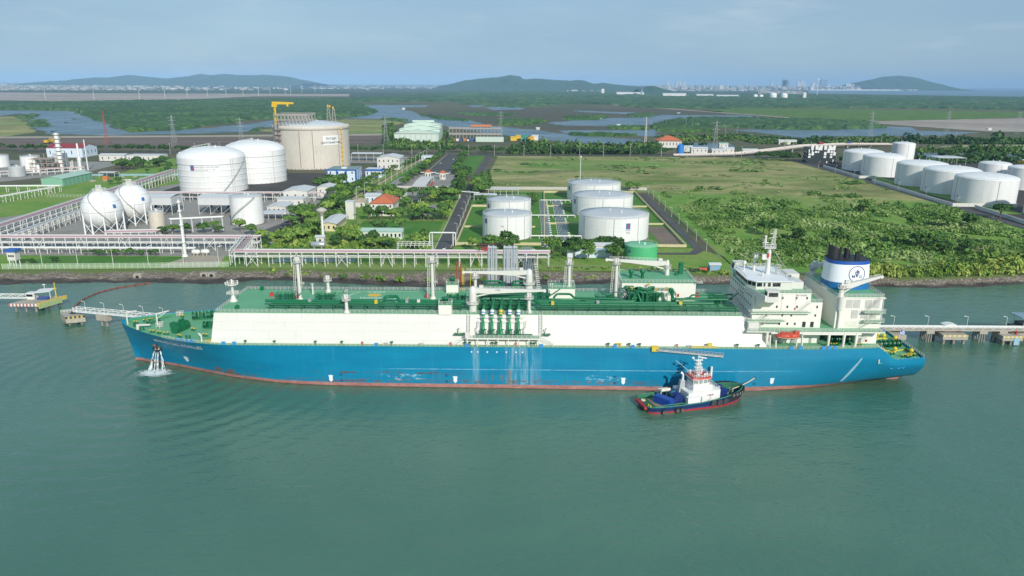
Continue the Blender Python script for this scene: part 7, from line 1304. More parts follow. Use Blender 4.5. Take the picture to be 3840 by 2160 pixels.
def pylon(label, x, y, h, w, m_=None, arms=True, name='pylon'):
    t = thing(name, label, 'pylon', (x,y,GZ)); m_ = m_ or mat('pylon_steel','#9aa0a0',.6)
    for a in (-1,1):
        for b in (-1,1): obj('tower_leg', MB().bar((a*w,b*w,0),(a*w*.12,b*w*.12,h),.24), m_, t)
    mb = MB(); n = 9
    for k in range(n):
        z0, z1 = h*k/n, h*(k+1)/n; f0, f1 = w*(1-.88*k/n), w*(1-.88*(k+1)/n)
        for b in (-1,1): mb.bar((-f0,b*f0,z0),(f1,b*f1,z1),.13).bar((f0,b*f0,z0),(-f1,b*f1,z1),.13).bar((b*f0,-f0,z0),(b*f1,f1,z1),.13)
    obj('lattice', mb, m_, t)
    if arms: [obj('cross_arm', MB().bar((-6,0,h*z),(6,0,h*z),.45), m_, t) for z in (.7,.82,.93)]
for lb_, x, y, h in (('lattice pylon beyond the viaduct sheds',312,1125,44),('lattice pylon on the near canal bank',647,1326,52),('lattice pylon in the brown plain right of the canal',903,1527,48),('lattice pylon pair member at the far right plain',1058,1540,48),('lattice pylon left of the pale green warehouse',-206,1186,46),('lattice pylon right of the frame yard',-23,1400,46),('thin lattice pylon over the far left channel',-520,1120,48),('lattice pylon above the red mast',-420,1130,44)): pylon(lb_,x,y,h,3.6)
rmst = mat('mast_red','#a8483f',.6); pylon('red lattice mast at the edge of the ploughed field',-640,1150,52,2.2,rmst,False,'radio_mast'); pylon('red and white lattice mast right of the tree line',217,1195,46,1.8,mat('mast_white','#d8d4cf',.6),False,'radio_mast')
# pipes stacked and orange heap on the right bank
rk = thing('pipe_pile','dark pile of pipes on the bank beside the bridge wing','pipes',(94,376,2.6)); [obj('pipe', MB().cyl((k*.5,0,.4+.35*(k%3)),(k*.5+8,2.4,.4+.35*(k%3)),.28,n=7), dark, rk) for k in range(12)]
oh = thing('orange_heap','orange life rafts heaped on the bank beside the blue shed','rafts',(103,377,3.0)); [obj('raft', MB().sph((rnd.uniform(-2,2),rnd.uniform(-1,1),.7),1.1,8,5,.7), mat('raft_orange','#d8573f',.6), oh) for k in range(7)]
bldg('blue_hut','small blue hut with pale roof on the right bank','hut',107,112.5,376,380,3.2,'gable',mat('hut_blue','#7fa9c4',.6),rw,.8,win=False)
bldg('shore_shed','low shed with pale blue roof left of the green tank','shed',32,58,405,411,4.0,'flat',mat('wall_pale_blue'),mat('roof_mistblue','#b9cdd2',.6),win=False); bldg('shore_shed','taller pale shed beside the low shed left of the green tank','shed',46,60,412,420,5.5,'gable',bw,rw,1.0)
st_ = thing('outfall_pipe','square concrete outfall with dark pipe mouth in the left bank','outfall',(-196,363,.2)); obj('headwall', MB().box(-2,2,-1,1.4,0,3.0), conc, st_); obj('pipe_mouth', MB().cyl((0,-1.05,1.3),(0,-1.2,1.3),.9,n=14), dark, st_)
for k, x in enumerate((-162,-158)): t = thing('outfall_pipe',('left','right')[k]+' dark round pipe mouth of the twin outfall','outfall',(x,365,.6)); obj('headwall', MB().box(-1.9,1.9,-1,1.6,0,2.8), conc, t); obj('pipe_mouth', MB().cyl((0,-1.05,1.3),(0,-1.2,1.3),1.0,n=14), dark, t)
sheet('pond_water', [(-138,388),(-88,391),(-90,402),(-132,402)], river_m, 3.3)
# ------------------------------------------------------------------ vegetation
NR = np.random.default_rng(11)
def leaf_cloud(rng, n, lobes, size, up=.35):
    """n leaf-clump quads spread over a set of lobes [(centre, radius3)]; returns verts, tint"""
    k = rng.integers(0, len(lobes), n); c = np.array([l[0] for l in lobes])[k]; r = np.array([l[1] for l in lobes])[k]
    d = rng.normal(size=(n,3)); d[:,2] = np.abs(d[:,2])*.9-.15; d /= np.linalg.norm(d,axis=1)[:,None]
    p = c+d*r*rng.uniform(.72,1.06,(n,1)); nr = d+rng.normal(size=(n,3))*.55; nr[:,2] += up; nr /= np.linalg.norm(nr,axis=1)[:,None]
    t = np.cross(nr, rng.normal(size=(n,3))); t /= np.linalg.norm(t,axis=1)[:,None]; b = np.cross(nr,t); s = (size*rng.uniform(.55,1.25,n))[:,None]
    v = np.stack([p-t*s-b*s*.7, p+t*s-b*s*.8, p+t*s*.8+b*s*.75, p-t*s*.7+b*s*.65],1)
    tint = np.clip(.5+.30*rng.normal(size=n)+.10*d[:,2],0,1)
    return v.reshape(-1,3), tint
def quads_mesh(name, v, tint):
    n = len(v)//4; me = bpy.data.meshes.new(name); me.vertices.add(len(v)); me.vertices.foreach_set('co', np.ascontiguousarray(v,dtype=np.float32).ravel())
    me.loops.add(4*n); me.loops.foreach_set('vertex_index', np.arange(4*n,dtype=np.int32)); me.polygons.add(n); me.polygons.foreach_set('loop_start', np.arange(0,4*n,4,dtype=np.int32)); me.polygons.foreach_set('loop_total', np.full(n,4,dtype=np.int32))
    me.update(); at = me.attributes.new('tint','FLOAT','FACE'); at.data.foreach_set('value', np.ascontiguousarray(tint,dtype=np.float32)); return me
leaf_tree = foliage('tree_leaves','#2b4a20','#44682f','#66883c',False); leaf_lite = foliage('light_leaves','#456826','#668936','#8da54c',False); leaf_scrub = foliage('scrub_leaves','#466a2a','#6c9040','#97aa68'); leaf_mang = foliage('mangrove_leaves','#436522','#6d8c36','#98a550'); bark = mat('bark','#6b5d4e',.9,var=.2)
forest_m = foliage('forest_canopy','#28442400'[:7],'#375630','#4d6b3a'); grove_m = foliage('grove_canopy','#28431c','#3a5a24','#56732f')
CR = []
for k in range(7):
    rng = np.random.default_rng(100+k); flat = k in (1,4); L_ = [(np.array([0,0,5.2 if not flat else 5.6]), np.array([3.0,3.0,2.3 if not flat else 1.4]))]
    for j in range(9): a = j*2*PI/9+rng.uniform(-.3,.3); rr = rng.uniform(1.6,3.1); L_.append((np.array([rr*math.cos(a),rr*math.sin(a),rng.uniform(3.6,6.0) if not flat else rng.uniform(4.8,6.0)]), rng.uniform(.9,1.7)*np.array([1,1,.8 if not flat else .5])))
    if k == 5: L_ = [(np.array([0,0,2+j*1.15]), np.array([2.6-.36*j,2.6-.36*j,.9])) for j in range(6)]
    v, t = leaf_cloud(rng, 430, L_, .62); CR.append(quads_mesh('crown', v, t))
    tr_ = MB().cyl((0,0,0),(0,0,4.4),.30,.17,7)
    for j in range(5): a = j*1.3+k; tr_.cyl((0,0,2.2+.35*j),(1.9*math.cos(a),1.9*math.sin(a),4.6+.2*j),.13,.05,5)
    CR[-1] = (CR[-1], tr_.mesh('trunk'))
def tree(label, x, y, s, group, k=None, lite=False, z=GZ):
    k = rnd.randrange(5) if k is None else k; t = thing('tree', label, 'tree', (x,y,z), rnd.uniform(0,6.28), group); t.scale = (s*rnd.uniform(.88,1.12),s*rnd.uniform(.88,1.12),s*rnd.uniform(.85,1.15))
    c = obj('crown', CR[k][0], None, t); 
    if not c.data.materials: c.data.materials.append(leaf_tree)
    c.material_slots[0].link = 'OBJECT'; c.material_slots[0].material = leaf_lite if lite else leaf_tree
    obj('trunk', CR[k][1], bark, t)
BLK = [(-112,-86,512,566),(-192,-158,575,660),(-190,-155,722,786),(-158,-129,834,876),(-130,-118,475,510),(-124,-114,432,446),(-123,-115,519,532),(-109,-88,533,566),(-132,-109,570,615),(-99,-69,449,464),(-96,-76,655,736),(-52,-36,404,1000),(-82,-52,538,592),(-110,-50,467,516),(-122,-112,420,428),(-99,-70,778,1030)]
def clear(x, y, m_=2.0): return not any(a-m_ < x < b+m_ and c-m_ < y < d+m_ for a, b, c, d in BLK)
def grow(label, group, pts, s0, s1, lite=.25, kinds=None, chk=False):
    for x, y in pts:
        if chk and not clear(x, y): continue
        tree(label, x, y, rnd.uniform(s0,s1), group, kinds[rnd.randrange(len(kinds))] if kinds else None, rnd.random() < lite)
def line(a, b, n, j=1.5): return [(a[0]+(b[0]-a[0])*k/(n-1)+rnd.uniform(-j,j), a[1]+(b[1]-a[1])*k/(n-1)+rnd.uniform(-j,j)) for k in range(n)]
def area(x0, x1, y0, y1, n): return [(rnd.uniform(x0,x1), rnd.uniform(y0,y1)) for k in range(n)]

grow('dark bushy tree lining the left of the avenue','trees lining the avenue',line((-90+-16,700),(-97,1010),26,1.6),.95,1.3,.2); grow('dark bushy tree lining the right of the avenue','trees lining the avenue',line((-64,800),(-66,1012),20,1.8),1.0,1.35,.1)

grow('tall dark tree in the clump below the blue-framed office','trees below the blue-framed office',area(-186,-160,672,706,15),1.3,1.75,.1); grow('mixed tree in the belt between black road and villa','trees in the belt by the black road',area(-158,-124,480,660,46),1.0,1.7,.45,None,True)
grow('tree in the garden around the villa','trees round the villa',area(-116,-52,520,640,44),1.1,1.7,.3,None,True); grow('dark tree at the edge of the football lawn','trees by the football lawn',line((-106,519),(-52,519),11,2.0)+area(-90,-70,463,480,4),1.1,1.5,.15)
grow('tree beside the access road near the parking yard','trees beside the access road',line((-51,600),(-49.5,520),8,1)+area(-34,-22,600,720,16)+line((-52,660),(-50,780),8,1.5),1.2,1.8,.1)
grow('round tree in the planting near the mushroom tower','trees near the mushroom tower',area(-160,-128,425,478,16)+area(-112,-98,430,470,9),.8,1.25,.6,None,True)
grow('low leafy tree in front of the long shed','trees before the long shed',area(-100,-55,420,448,16),.7,1.1,.3,None,True)
grow('tree on the shore left of the green tank','shore trees left of the green tank',area(22,64,396,428,20),.9,1.4,.1); grow('dark tree at the corner of the product tank lawn','trees by the product tank lawn',area(-30,10,420,432,7)+area(-28,26,586,604,4)+[(110,676),(118,680),(17,600),(18,590)],.9,1.3,.05)
grow('small round tree in the plant yard near the tall white tank','yard trees near the tall white tank',[(-224,466),(-219,468),(-214,463),(-205,468),(-199,472),(-195,468),(-183,474),(-172,464),(-229,461)],.8,1.25,.2)
grow('small dark tree below the lower left pipe rack','small trees below the left rack',line((-246,402.6),(-206,403.4),12,1)+[(-256,388),(-253,386),(-262,380)],.42,.6,0)
grow('tree in the clump right of the refinery','trees right of the refinery',area(-468,-420,820,860,13)+area(-452,-404,840,900,8),1.1,1.6,.05); grow('bush in the rough meadow at left','bushes in the left meadow',area(-420,-345,780,850,7)+[(-392,700),(-386,704),(-352,712),(-350,650)],.6,1.1,.2)

grow('large dark tree standing out of the scrub','large trees in the scrub field',[gp('Z',*p) for p in ((60,600),(110,640),(250,400),(390,690),(770,690),(860,700),(1330,710),(1540,735),(1600,745),(1700,740),(1790,800),(1760,720),(2000,800),(2090,800),(2150,790),(1500,560),(2040,560),(1020,420),(1830,560),(2340,470))],1.05,1.6,0)
grow('conifer-like tree near the parking yard','conical trees by the parking yard',[(-47,655),(-46,664),(-30,700),(-26,690),(-24,712),(-33,650),(-50,700)],1.5,2.0,0,[5])

def tree_mass(name, label, pts, s0, s1, m_):
    V, T = [], []; tk_ = MB()
    for x, y in pts:
        k = rnd.randrange(5); me = CR[k][0]; a = np.empty(len(me.vertices)*3,np.float32); me.vertices.foreach_get('co',a); a = a.reshape(-1,3); t = np.empty(len(me.polygons),np.float32); me.attributes['tint'].data.foreach_get('value',t); s = rnd.uniform(s0,s1); an = rnd.uniform(0,6.28); c, s_ = math.cos(an), math.sin(an)
        V.append(np.stack([(a[:,0]*c-a[:,1]*s_)*s+x,(a[:,0]*s_+a[:,1]*c)*s+y,a[:,2]*s+GZ],1)); T.append(np.clip(t*.6+rnd.uniform(.05,.4),0,1))
    o = tag(obj(name, quads_mesh(name,np.concatenate(V),np.concatenate(T)), m_), label, kind='stuff')
tree_mass('roadside_wood','dark row of spreading trees behind the far road',[p for p in line((-760,1036),(225,1036),96,2.5) if not -96 < p[0] < -66]+area(-100,230,1042,1062,26),1.15,1.6,foliage('roadside_leaves','#24401b','#345725','#4c6c30'))
tree_mass('viaduct_wood','scattered trees round the start of the viaduct and tank farm',area(330,378,950,1000,14)+area(420,448,905,935,6)+area(560,700,960,1010,20)+area(236,300,1128,1150,8),1.0,1.6,MATS['roadside_leaves'])
tree_mass('wall_hedge','row of small trees inside the plant wall',line((-152,648),(-120,985),44,1.6),.75,1.1,foliage('wall_leaves','#33521f','#4a6b2b','#6b8639'))
# palms
pl = MB(); pv = []
for j in range(13):
    a = j*2*PI/13; prev = None
    for k in range(5): pv.append((a,k))
pm = MB()
for j in range(14):
    a = j*2*PI/14+.2*(j%2); e = .25+.5*(j%3)/2; rows = [[(r*math.cos(a)-w*math.sin(a),r*math.sin(a)+w*math.cos(a),6+e*r*1.3-.28*r*r) for w in (-.32*(1-.8*abs(r/2.9-.35)),.32*(1-.8*abs(r/2.9-.35)))] for r in (.1,.8,1.5,2.2,2.9)]; pm.loft(rows,False,False,False)
pmesh = pm.mesh('fronds'); ptr = MB().cyl((0,0,0),(.2,0,6),.22,.14,7).mesh('trunk')
for x, y in ((16,399),(21,402),(27,396),(31,401),(-140,490),(-134,500),(-131,516),(-106,470),(-101,464),(-110,500)):
    t = thing('palm_tree', 'coconut palm near the shore pipes' if x > 0 else 'coconut palm in the planting near the pump house', 'palm', (x,y,GZ), rnd.uniform(0,6), 'palms'); t.scale = (1.1,1.1,rnd.uniform(.9,1.2)); obj('fronds', pmesh, MATS['light_leaves'], t); obj('trunk', ptr, bark, t)
# scrub, mangrove edge and undergrowth: uncountable, one object each
def inside(px, py, poly):
    r = np.zeros(len(px), bool); n = len(poly)
    for i in range(n):
        (x0,y0),(x1,y1) = poly[i], poly[(i+1)%n]; c = ((y0 > py) != (y1 > py)) & (px < (x1-x0)*(py-y0)/((y1-y0) if abs(y1-y0) > 1e-9 else 1e-9)+x0); r ^= c
    return r
def scatter(poly, n, rng):
    P = np.array(poly); lo, hi = P.min(0), P.max(0); x = rng.uniform(lo[0],hi[0],n*3); y = rng.uniform(lo[1],hi[1],n*3); k = inside(x,y,poly); return x[k][:n], y[k][:n]
def shrubs(name, label, pts, rng, w, h, nq, size, m_, z=GZ, nscale=.03, clump=True):
    V, T = [], []
    base = [leaf_cloud(np.random.default_rng(50+j), nq, [(np.array([0,0,.25]),np.array([1,1,.9])),(np.array([.5,.3,.3]),np.array([.6,.6,.7])),(np.array([-.45,.35,.2]),np.array([.65,.6,.8]))], size) for j in range(6)]
    for x, y in zip(*pts):
        g_ = mnoise.noise((x*nscale,y*nscale,2.0)); b, t = base[rng.integers(6)]; s = rng.uniform(.4,1.2)*(1+.7*g_)*(1.7 if rng.random() < .06 else 1); a = rng.uniform(0,6.28); c, s_ = math.cos(a), math.sin(a)
        q_ = np.empty_like(b); q_[:,0] = (b[:,0]*c-b[:,1]*s_)*w*s+x; q_[:,1] = (b[:,0]*s_+b[:,1]*c)*w*s+y; q_[:,2] = b[:,2]*h*s*rng.uniform(.7,1.3)+z
        V.append(q_); T.append(np.clip(t*.45+.28+.75*mnoise.noise((x*nscale*1.1,y*nscale*1.1,9.0))+rng.normal()*.2,0,1))
    o = obj(name, quads_mesh(name, np.concatenate(V), np.concatenate(T)), m_); return tag(o, label, kind='stuff')
sc_poly = [(130,396),(186,376),(250,377),(330,392),(352,470),(360,560),(366,640),(372,700),(372,790),(250,760),(140,720),(136,640)]
x, y = scatter(sc_poly, 15000, NR); keep = np.array([mnoise.noise((a*.022,b*.022,5))+.55*mnoise.noise((a*.07,b*.07,1)) > -.30+max(0,(b-520)*.0042) for a, b in zip(x,y)]); shrubs('scrub','dense pale green scrub covering the field right of the tanks',(x[keep],y[keep]),NR,1.75,1.7,34,.25,leaf_scrub)
xx = NR.uniform(183,520,900); yy = np.array([shore_at(a,2) for a in xx])+NR.uniform(1.0,19,900); shrubs('mangrove_edge','yellow-green mangrove thicket along the right bank',(xx,yy),NR,3.0,4.4,90,.17,leaf_mang,2.7)
x, y = scatter([(-28,690),(370,690),(370,1005),(-28,1005)], 1500, NR); keep = np.array([mnoise.noise((a*.012,b*.02,3)) > .12 for a, b in zip(x,y)]); shrubs('field_tufts','darker tufts scattered over the dry field',(x[keep],y[keep]),NR,3.6,.9,16,.4,leaf_scrub)
x, y = scatter([(-158,424),(-104,408),(-50,408),(-50,450),(-98,447),(-130,470),(-155,476)], 420, NR); keep = np.array([clear(a,b,1) for a, b in zip(x,y)]); shrubs('undergrowth','leafy undergrowth and banana plants behind the shore rack',(x[keep],y[keep]),NR,1.5,1.8,24,.4,leaf_mang)
x, y = scatter([(-158,480),(-128,480),(-112,640),(-140,640)], 260, NR); shrubs('hedge_growth','hedge and bushes under the belt of trees',(x,y),NR,1.6,1.5,22,.4,leaf_scrub)
x = NR.uniform(-130,120,60); y = np.array([shore_at(a,1)+NR.uniform(5,12) for a in x]); shrubs('bank_bushes','small mangrove bushes on the mud bank behind the ship',(x,y),NR,1.7,1.5,26,.34,leaf_mang,1.4)
x = NR.uniform(20,120,70); y = np.array([shore_at(a,2)+NR.uniform(-1,6) for a in x]); shrubs('bank_grass','grassy tufts along the bank below the green tank',(x,y),NR,1.8,1.2,22,.36,leaf_mang,2.8)
# distant woods: bumpy canopy sheets
def canopy_sheet(name, label, poly, cell, h, m_, seed=1, z=3.1, gaps=None):
    rng = np.random.default_rng(seed); P = np.array(poly); lo, hi = P.min(0)-cell, P.max(0)+cell; nx, ny = int((hi[0]-lo[0])/cell)+2, int((hi[1]-lo[1])/cell)+2
    X, Y = np.meshgrid(lo[0]+np.arange(nx)*cell, lo[1]+np.arange(ny)*cell, indexing='ij'); X = X+rng.uniform(-.38,.38,X.shape)*cell; Y = Y+rng.uniform(-.38,.38,Y.shape)*cell
    pl_ = wig(poly,.06,seed); I = inside(X.ravel(),Y.ravel(),pl_).reshape(X.shape)
    if gaps: I &= np.array([mnoise.noise((a*.0011+seed,b*.0032,3))+.4*mnoise.noise((a*.004,b*.011,8)) > gaps for a, b in zip(X.ravel(),Y.ravel())]).reshape(X.shape)
    J = I.copy(); J[1:,:] &= I[:-1,:]; J[:-1,:] &= I[1:,:]; J[:,1:] &= I[:,:-1]; J[:,:-1] &= I[:,1:]
    Z = np.where(J, z+h*(.45+.55*rng.random(X.shape)), z-.4); idx = np.arange(nx*ny).reshape(nx,ny); q_ = np.stack([idx[:-1,:-1],idx[1:,:-1],idx[1:,1:],idx[:-1,1:]],-1).reshape(-1,4); ok = I.ravel()[q_].sum(1) >= 3; q_ = q_[ok]
    me = bpy.data.meshes.new(name); v = np.stack([X,Y,Z],-1).reshape(-1,3); used = np.unique(q_); mp2 = np.zeros(nx*ny,int); mp2[used] = np.arange(len(used))
    me.from_pydata(v[used].tolist(), [], mp2[q_].tolist()); at = me.attributes.new('tint','FLOAT','FACE'); ctr = v[q_].mean(1); big = np.array([mnoise.noise((c[0]*.004,c[1]*.004,1)) for c in ctr]); at.data.foreach_set('value', np.clip(.5+.22*rng.normal(size=len(q_))+.35*big,0,1).astype(np.float32))
    return tag(obj(name, me, m_), label, kind='stuff')
canopy_sheet('mangrove_wood','dark mangrove wood beyond the left channel', pix('U1',(-500,380),(0,377),(580,376),(1240,362),(2576,347),'U2',(0,347),(500,340),(900,336),(1020,400),(1170,470),(1080,500),(850,525),(600,538),(170,545),'U1',(2576,530),(2150,580),(1720,642),(1250,655),(1180,630),(1000,556),(790,486),(680,452),(0,444),(-500,446)), 11, 10, forest_m, 1)
canopy_sheet('far_wood','broad dark belt of woods across the middle distance', pix('U2',(900,330),(1700,290),(2576,262),'U3',(0,262),(2576,300),'U4',(0,292),(2576,326),(3400,336),(3400,462),(2576,445),(1500,430),(0,424),'U3',(2050,440),(1300,425),(700,385),(0,425),'U2',(2200,400),(1660,388),(1000,390)), 24, 11, forest_m, 2, 3.1, -.22)
canopy_sheet('canal_wood','mangrove wood on the far bank of the right canal', pix('U3',(1450,560),(1700,530),(2576,535),'U4',(0,535),(500,548),(1000,562),(1290,618),(900,632),(300,638),(0,624),'U3',(2100,615),(1420,590)), 10, 9, forest_m, 3)
def grove(name, label, poly, n, w, h, m_, nq=22): x, y = scatter(poly, n, NR); shrubs(name, label, (x,y), NR, w, h, nq, .36, m_, 3.1, .01)
gro = foliage('grove_leaves','#2c4a20','#45672c','#66823c')
grove('bank_wood','dark hedge of trees beyond the right canal', pix('U4',(1385,766),(1500,748),(2000,748),(3300,754),(3300,788),(1800,774)), 1100, 5.5, 7, MATS['roadside_leaves']); grove('bank_wood','lower hedge of trees in front of the side canal', pix('U4',(1490,856),(1520,830),(2000,830),(3300,846),(3300,876),(2200,864)), 800, 4.5, 6, gro); grove('bank_wood','tree belt between the side canal and the tank farm', pix('U4',(1500,938),(2000,934),(2600,930),(3300,930),(3300,968),(2500,966),(1950,962)), 420, 4, 5.5, MATS['roadside_leaves'])
grove('green_thicket','bright thicket between the canal and the viaduct', pix('U3',(1400,705),(2200,690),'U4',(0,705),(400,735),(800,722),(1300,715),(1380,758),(1000,765),(600,780),(0,775),'U3',(2200,740),(1500,750)), 1500, 4.5, 3.6, gro)
grove('road_wood','thick wood behind the far road in the centre', pix('U3',(150,812),(600,788),(980,796),(1240,796),(1420,808),(1400,868),(600,872),(0,876),(-60,840)), 900, 4.2, 6.5, gro)
grove('corner_wood','wood behind the avenue end beside the warehouse', pix('U2',(1240,620),(1330,610),(1360,740),(1750,800),(1850,810),(1850,730),(1700,600),(1750,590),(1900,720),(1900,830),(1240,820)), 800, 4.2, 6.5, gro)
for k, (lb_, pl_) in enumerate((('small mangrove patch in the marsh left of the long pool',pix('U3',(480,512),(900,503),(870,540),(500,545))),('small mangrove patch right of centre in the marsh',pix('U3',(1120,490),(1380,482),(1370,515),(1130,518))),('strip of mangroves along the narrow pool',pix('U3',(500,672),(920,678),(1240,694),(1230,704),(900,702),(540,692))),('mangrove strip on the channel bend bank',pix('U2',(1560,492),(1800,510),(2080,540),(2050,556),(1750,535))),('low mangroves in the marsh beyond the channel bend',pix('U2',(1910,472),(2500,484),(2500,502),(2100,502))),('reedy islet in the channel bend',pix('U2',(1180,522),(1470,545),(1450,562),(1200,542))),('islet of bushes at the left channel mouth',pix('U1',(150,512),(340,482),(270,545),(170,525))),('round islet of bushes in the left channel',pix('U1',(300,552),(420,545),(470,608),(330,612))),('thicket on the mud spit in the left channel',pix('U1',(1190,632),(1500,622),(1900,600),(2050,596),(1900,622),(1250,662))),('thicket beside the left sand track',pix('U1',(2390,650),(2576,620),'U2',(0,620),(80,640),'U1',(2420,668))),('hedge across the marsh near the radio mast',pix('U3',(900,612),(1050,605),(1320,612),(1320,640),(1060,632),(900,630))),('marsh wood left of the long pools',pix('U3',(-100,540),(240,535),(370,560),(200,590),(-100,600))),('grove on the bank left of the canal',pix('U3',(1330,600),(1450,575),(1700,600),(1900,620),(2000,660),(1500,670),(1380,650))))): canopy_sheet('mangrove_patch', lb_, pl_, 7, 6, grove_m if k in (0,2,8,10,11,12) else forest_m, 20+k)
# ------------------------------------------------------------------ far plain, hills, towns, air
G_fw = ground_mat('far_woodland', ['#2a3f2a', '#33492f', '#455640', '#4d5a48', '#2f452e'], .0016, .35, 0, (.25,1,1))
sheet('far_plain', pix('U1',(-900,190),(2576,194),'U2',(2576,200),'U3',(2576,208),'U4',(470,240),(500,284),(0,292),'U3',(0,262),'U2',(900,330),(900,290),'U1',(2576,286),(900,280),(-900,262)), G_fw, 3.2)
hill_m = foliage('hill_woods','#26402a','#31502f','#3f5d38')
def ridge(name, prof, D, depth, seed, step=2):
    pts = []
    for reg, x, y in prof:
        a, b, k = REG[reg]; u = (a+x/k-1920)/F_PX; v = (b+y/k-1080)/F_PX; d = fwd+right*u+down*v; t = D/d.y; pts.append((d.x*t, CAM_H+d.z*t))
    xs_ = np.linspace(pts[0][0], pts[-1][0], 90); hs = np.interp(xs_, [p[0] for p in pts], [p[1] for p in pts]); n = 26; rng = np.random.default_rng(seed); V = []; T = []
    for i, (xq, hq) in enumerate(zip(xs_, hs)):
        for j in range(n):
            s = j/(n-1)*2-1; f = max(0., 1-abs(s)**1.25)*(1 if abs(s) > .02 else 1); z = (hq-3)*f; w = 1-abs(f-.5)*2
            z *= 1+.34*w*mnoise.noise((xq/depth*5+seed,s*3,1))+.12*w*mnoise.noise((xq/depth*16,s*9,4)); V.append((xq+depth*.05*mnoise.noise((xq/depth*3,s*4,7)), D+s*depth, 2.5+max(0,z)+rng.uniform(0,7)*f))
    Fq = [(i*n+j,(i+1)*n+j,(i+1)*n+j+1,i*n+j+1) for i in range(89) for j in range(n-1)]; me = bpy.data.meshes.new(name); me.from_pydata(V,[],Fq); at = me.attributes.new('tint','FLOAT','FACE'); at.data.foreach_set('value', np.clip(.5+.2*rng.normal(size=len(Fq)),0,1).astype(np.float32)); me.polygons.foreach_set('use_smooth',[True]*len(Fq)); return tag(obj(name, me, hill_m), None, kind='structure')
ridge('hills', [('U1',560,166),('U1',680,160),('U1',720,150),('U1',760,160),('U1',850,158),('U1',940,128),('U1',1100,134),('U1',1250,105),('U1',1450,128),('U1',1620,146),('U1',1750,125),('U1',1940,95),('U1',2050,108),('U1',2170,97),('U1',2300,104),('U1',2480,108),('U2',60,102),('U2',270,116),('U2',400,145),('U2',570,186)], 17500, 2200, 3)
ridge('hills', [('U2',1780,212),('U2',1900,190),('U2',2020,160),('U2',2180,140),('U2',2330,128),('U2',2450,104),('U2',2576,122),('U3',60,130),('U3',150,150),('U3',240,140),('U3',330,148),('U3',450,156),('U3',560,162),('U3',660,154),('U3',770,192),('U3',880,182),('U3',1000,198),('U3',1160,214),('U3',1260,222)], 12000, 1500, 7)
ridge('hills', [('U3',1200,246),('U3',1290,220),('U3',1360,214),('U3',1440,236),('U3',1500,252)], 8200, 420, 9)
ridge('island_hill', [('U4',900,210),('U4',960,180),('U4',1010,168),('U4',1110,150),('U4',1230,120),('U4',1370,112),('U4',1500,128),('U4',1600,158),('U4',1680,190),('U4',1780,228)], 17000, 1400, 5)
# low-rise town at the far left, a mass of roofs
pale = foliage('town_walls','#6f746f','#93938e','#c2c1bb'); rt_ = np.random.default_rng(31); V = []; T = []
def boxes(x, y, w, d, h, z=3.2): return np.array([[x,y,z],[x+w,y,z],[x+w,y,z+h],[x,y,z+h], [x,y,z+h],[x+w,y,z+h],[x+w,y+d,z+h],[x,y+d,z+h], [x+w,y,z],[x+w,y+d,z],[x+w,y+d,z+h],[x+w,y,z+h], [x,y+d,z],[x,y,z],[x,y,z+h],[x,y+d,z+h]])
for k in range(2600):
    X_ = abs(rt_.normal())*1150-300; p = gp('U1', X_, 166+rt_.uniform(0,1)**1.1*88); s = rt_.uniform(7,22) if p[1] < 9000 else rt_.uniform(14,40); V.append(boxes(p[0],p[1],s*rt_.uniform(1,2.4),s,rt_.uniform(5,12)*(1 if p[1] < 9000 else 1.7))); T.append(np.full(4,rt_.random()))
for k in range(420):
    p = gp('U2', rt_.uniform(500,1900), rt_.uniform(188,240)); s = rt_.uniform(10,40); V.append(boxes(p[0],p[1],s*2,s,rt_.uniform(5,12))); T.append(np.full(4,rt_.random()))
for k in range(700):
    p = gp('U3', rt_.uniform(500,2576), rt_.uniform(228,262)); s = rt_.uniform(8,30); V.append(boxes(p[0],p[1],s*rt_.uniform(1,3),s,rt_.uniform(5,16))); T.append(np.full(4,rt_.random()))
for k in range(260):
    p = gp('U4', rt_.uniform(0,430), rt_.uniform(262,290)); s = rt_.uniform(8,22); V.append(boxes(p[0],p[1],s*rt_.uniform(1,3),s,rt_.uniform(4,9))); T.append(np.full(4,rt_.random()))
tag(obj('distant_town', quads_mesh('distant_town', np.concatenate(V), np.concatenate(T)), pale), 'haze-pale mass of low roofs in the far distance', kind='stuff')
V = []; T = []
for k in range(900):
    reg, a, b = (('U3',1300,2576),('U4',0,900),('U4',900,1520))[k%3]; yy_ = rt_.uniform(205,214) if k % 3 < 2 else rt_.uniform(222,228); u = (REG[reg][0]+rt_.uniform(a,b)/2.576-1920)/F_PX; D_ = rt_.uniform(15600,16400); V.append(boxes(u*D_*.985,D_,rt_.uniform(25,80),40,rt_.uniform(10,80)*(1 if k%3 < 2 else .35),3.6)); T.append(np.full(4,rt_.random()))
tag(obj('shore_town', quads_mesh('shore_town', np.concatenate(V), np.concatenate(T)), pale), 'pale band of coastal town below the tower blocks', kind='stuff')
def far_at(reg, x, D): a, b, k = REG[reg]; return ((a+x/k-1920)/F_PX*D*.985, D)
tbm = mat('tower_block_wall','#a9b0b5',.7,var=.08,scale=.02); tbd = mat('tower_block_dark','#6c8296',.4,var=.08,scale=.02)
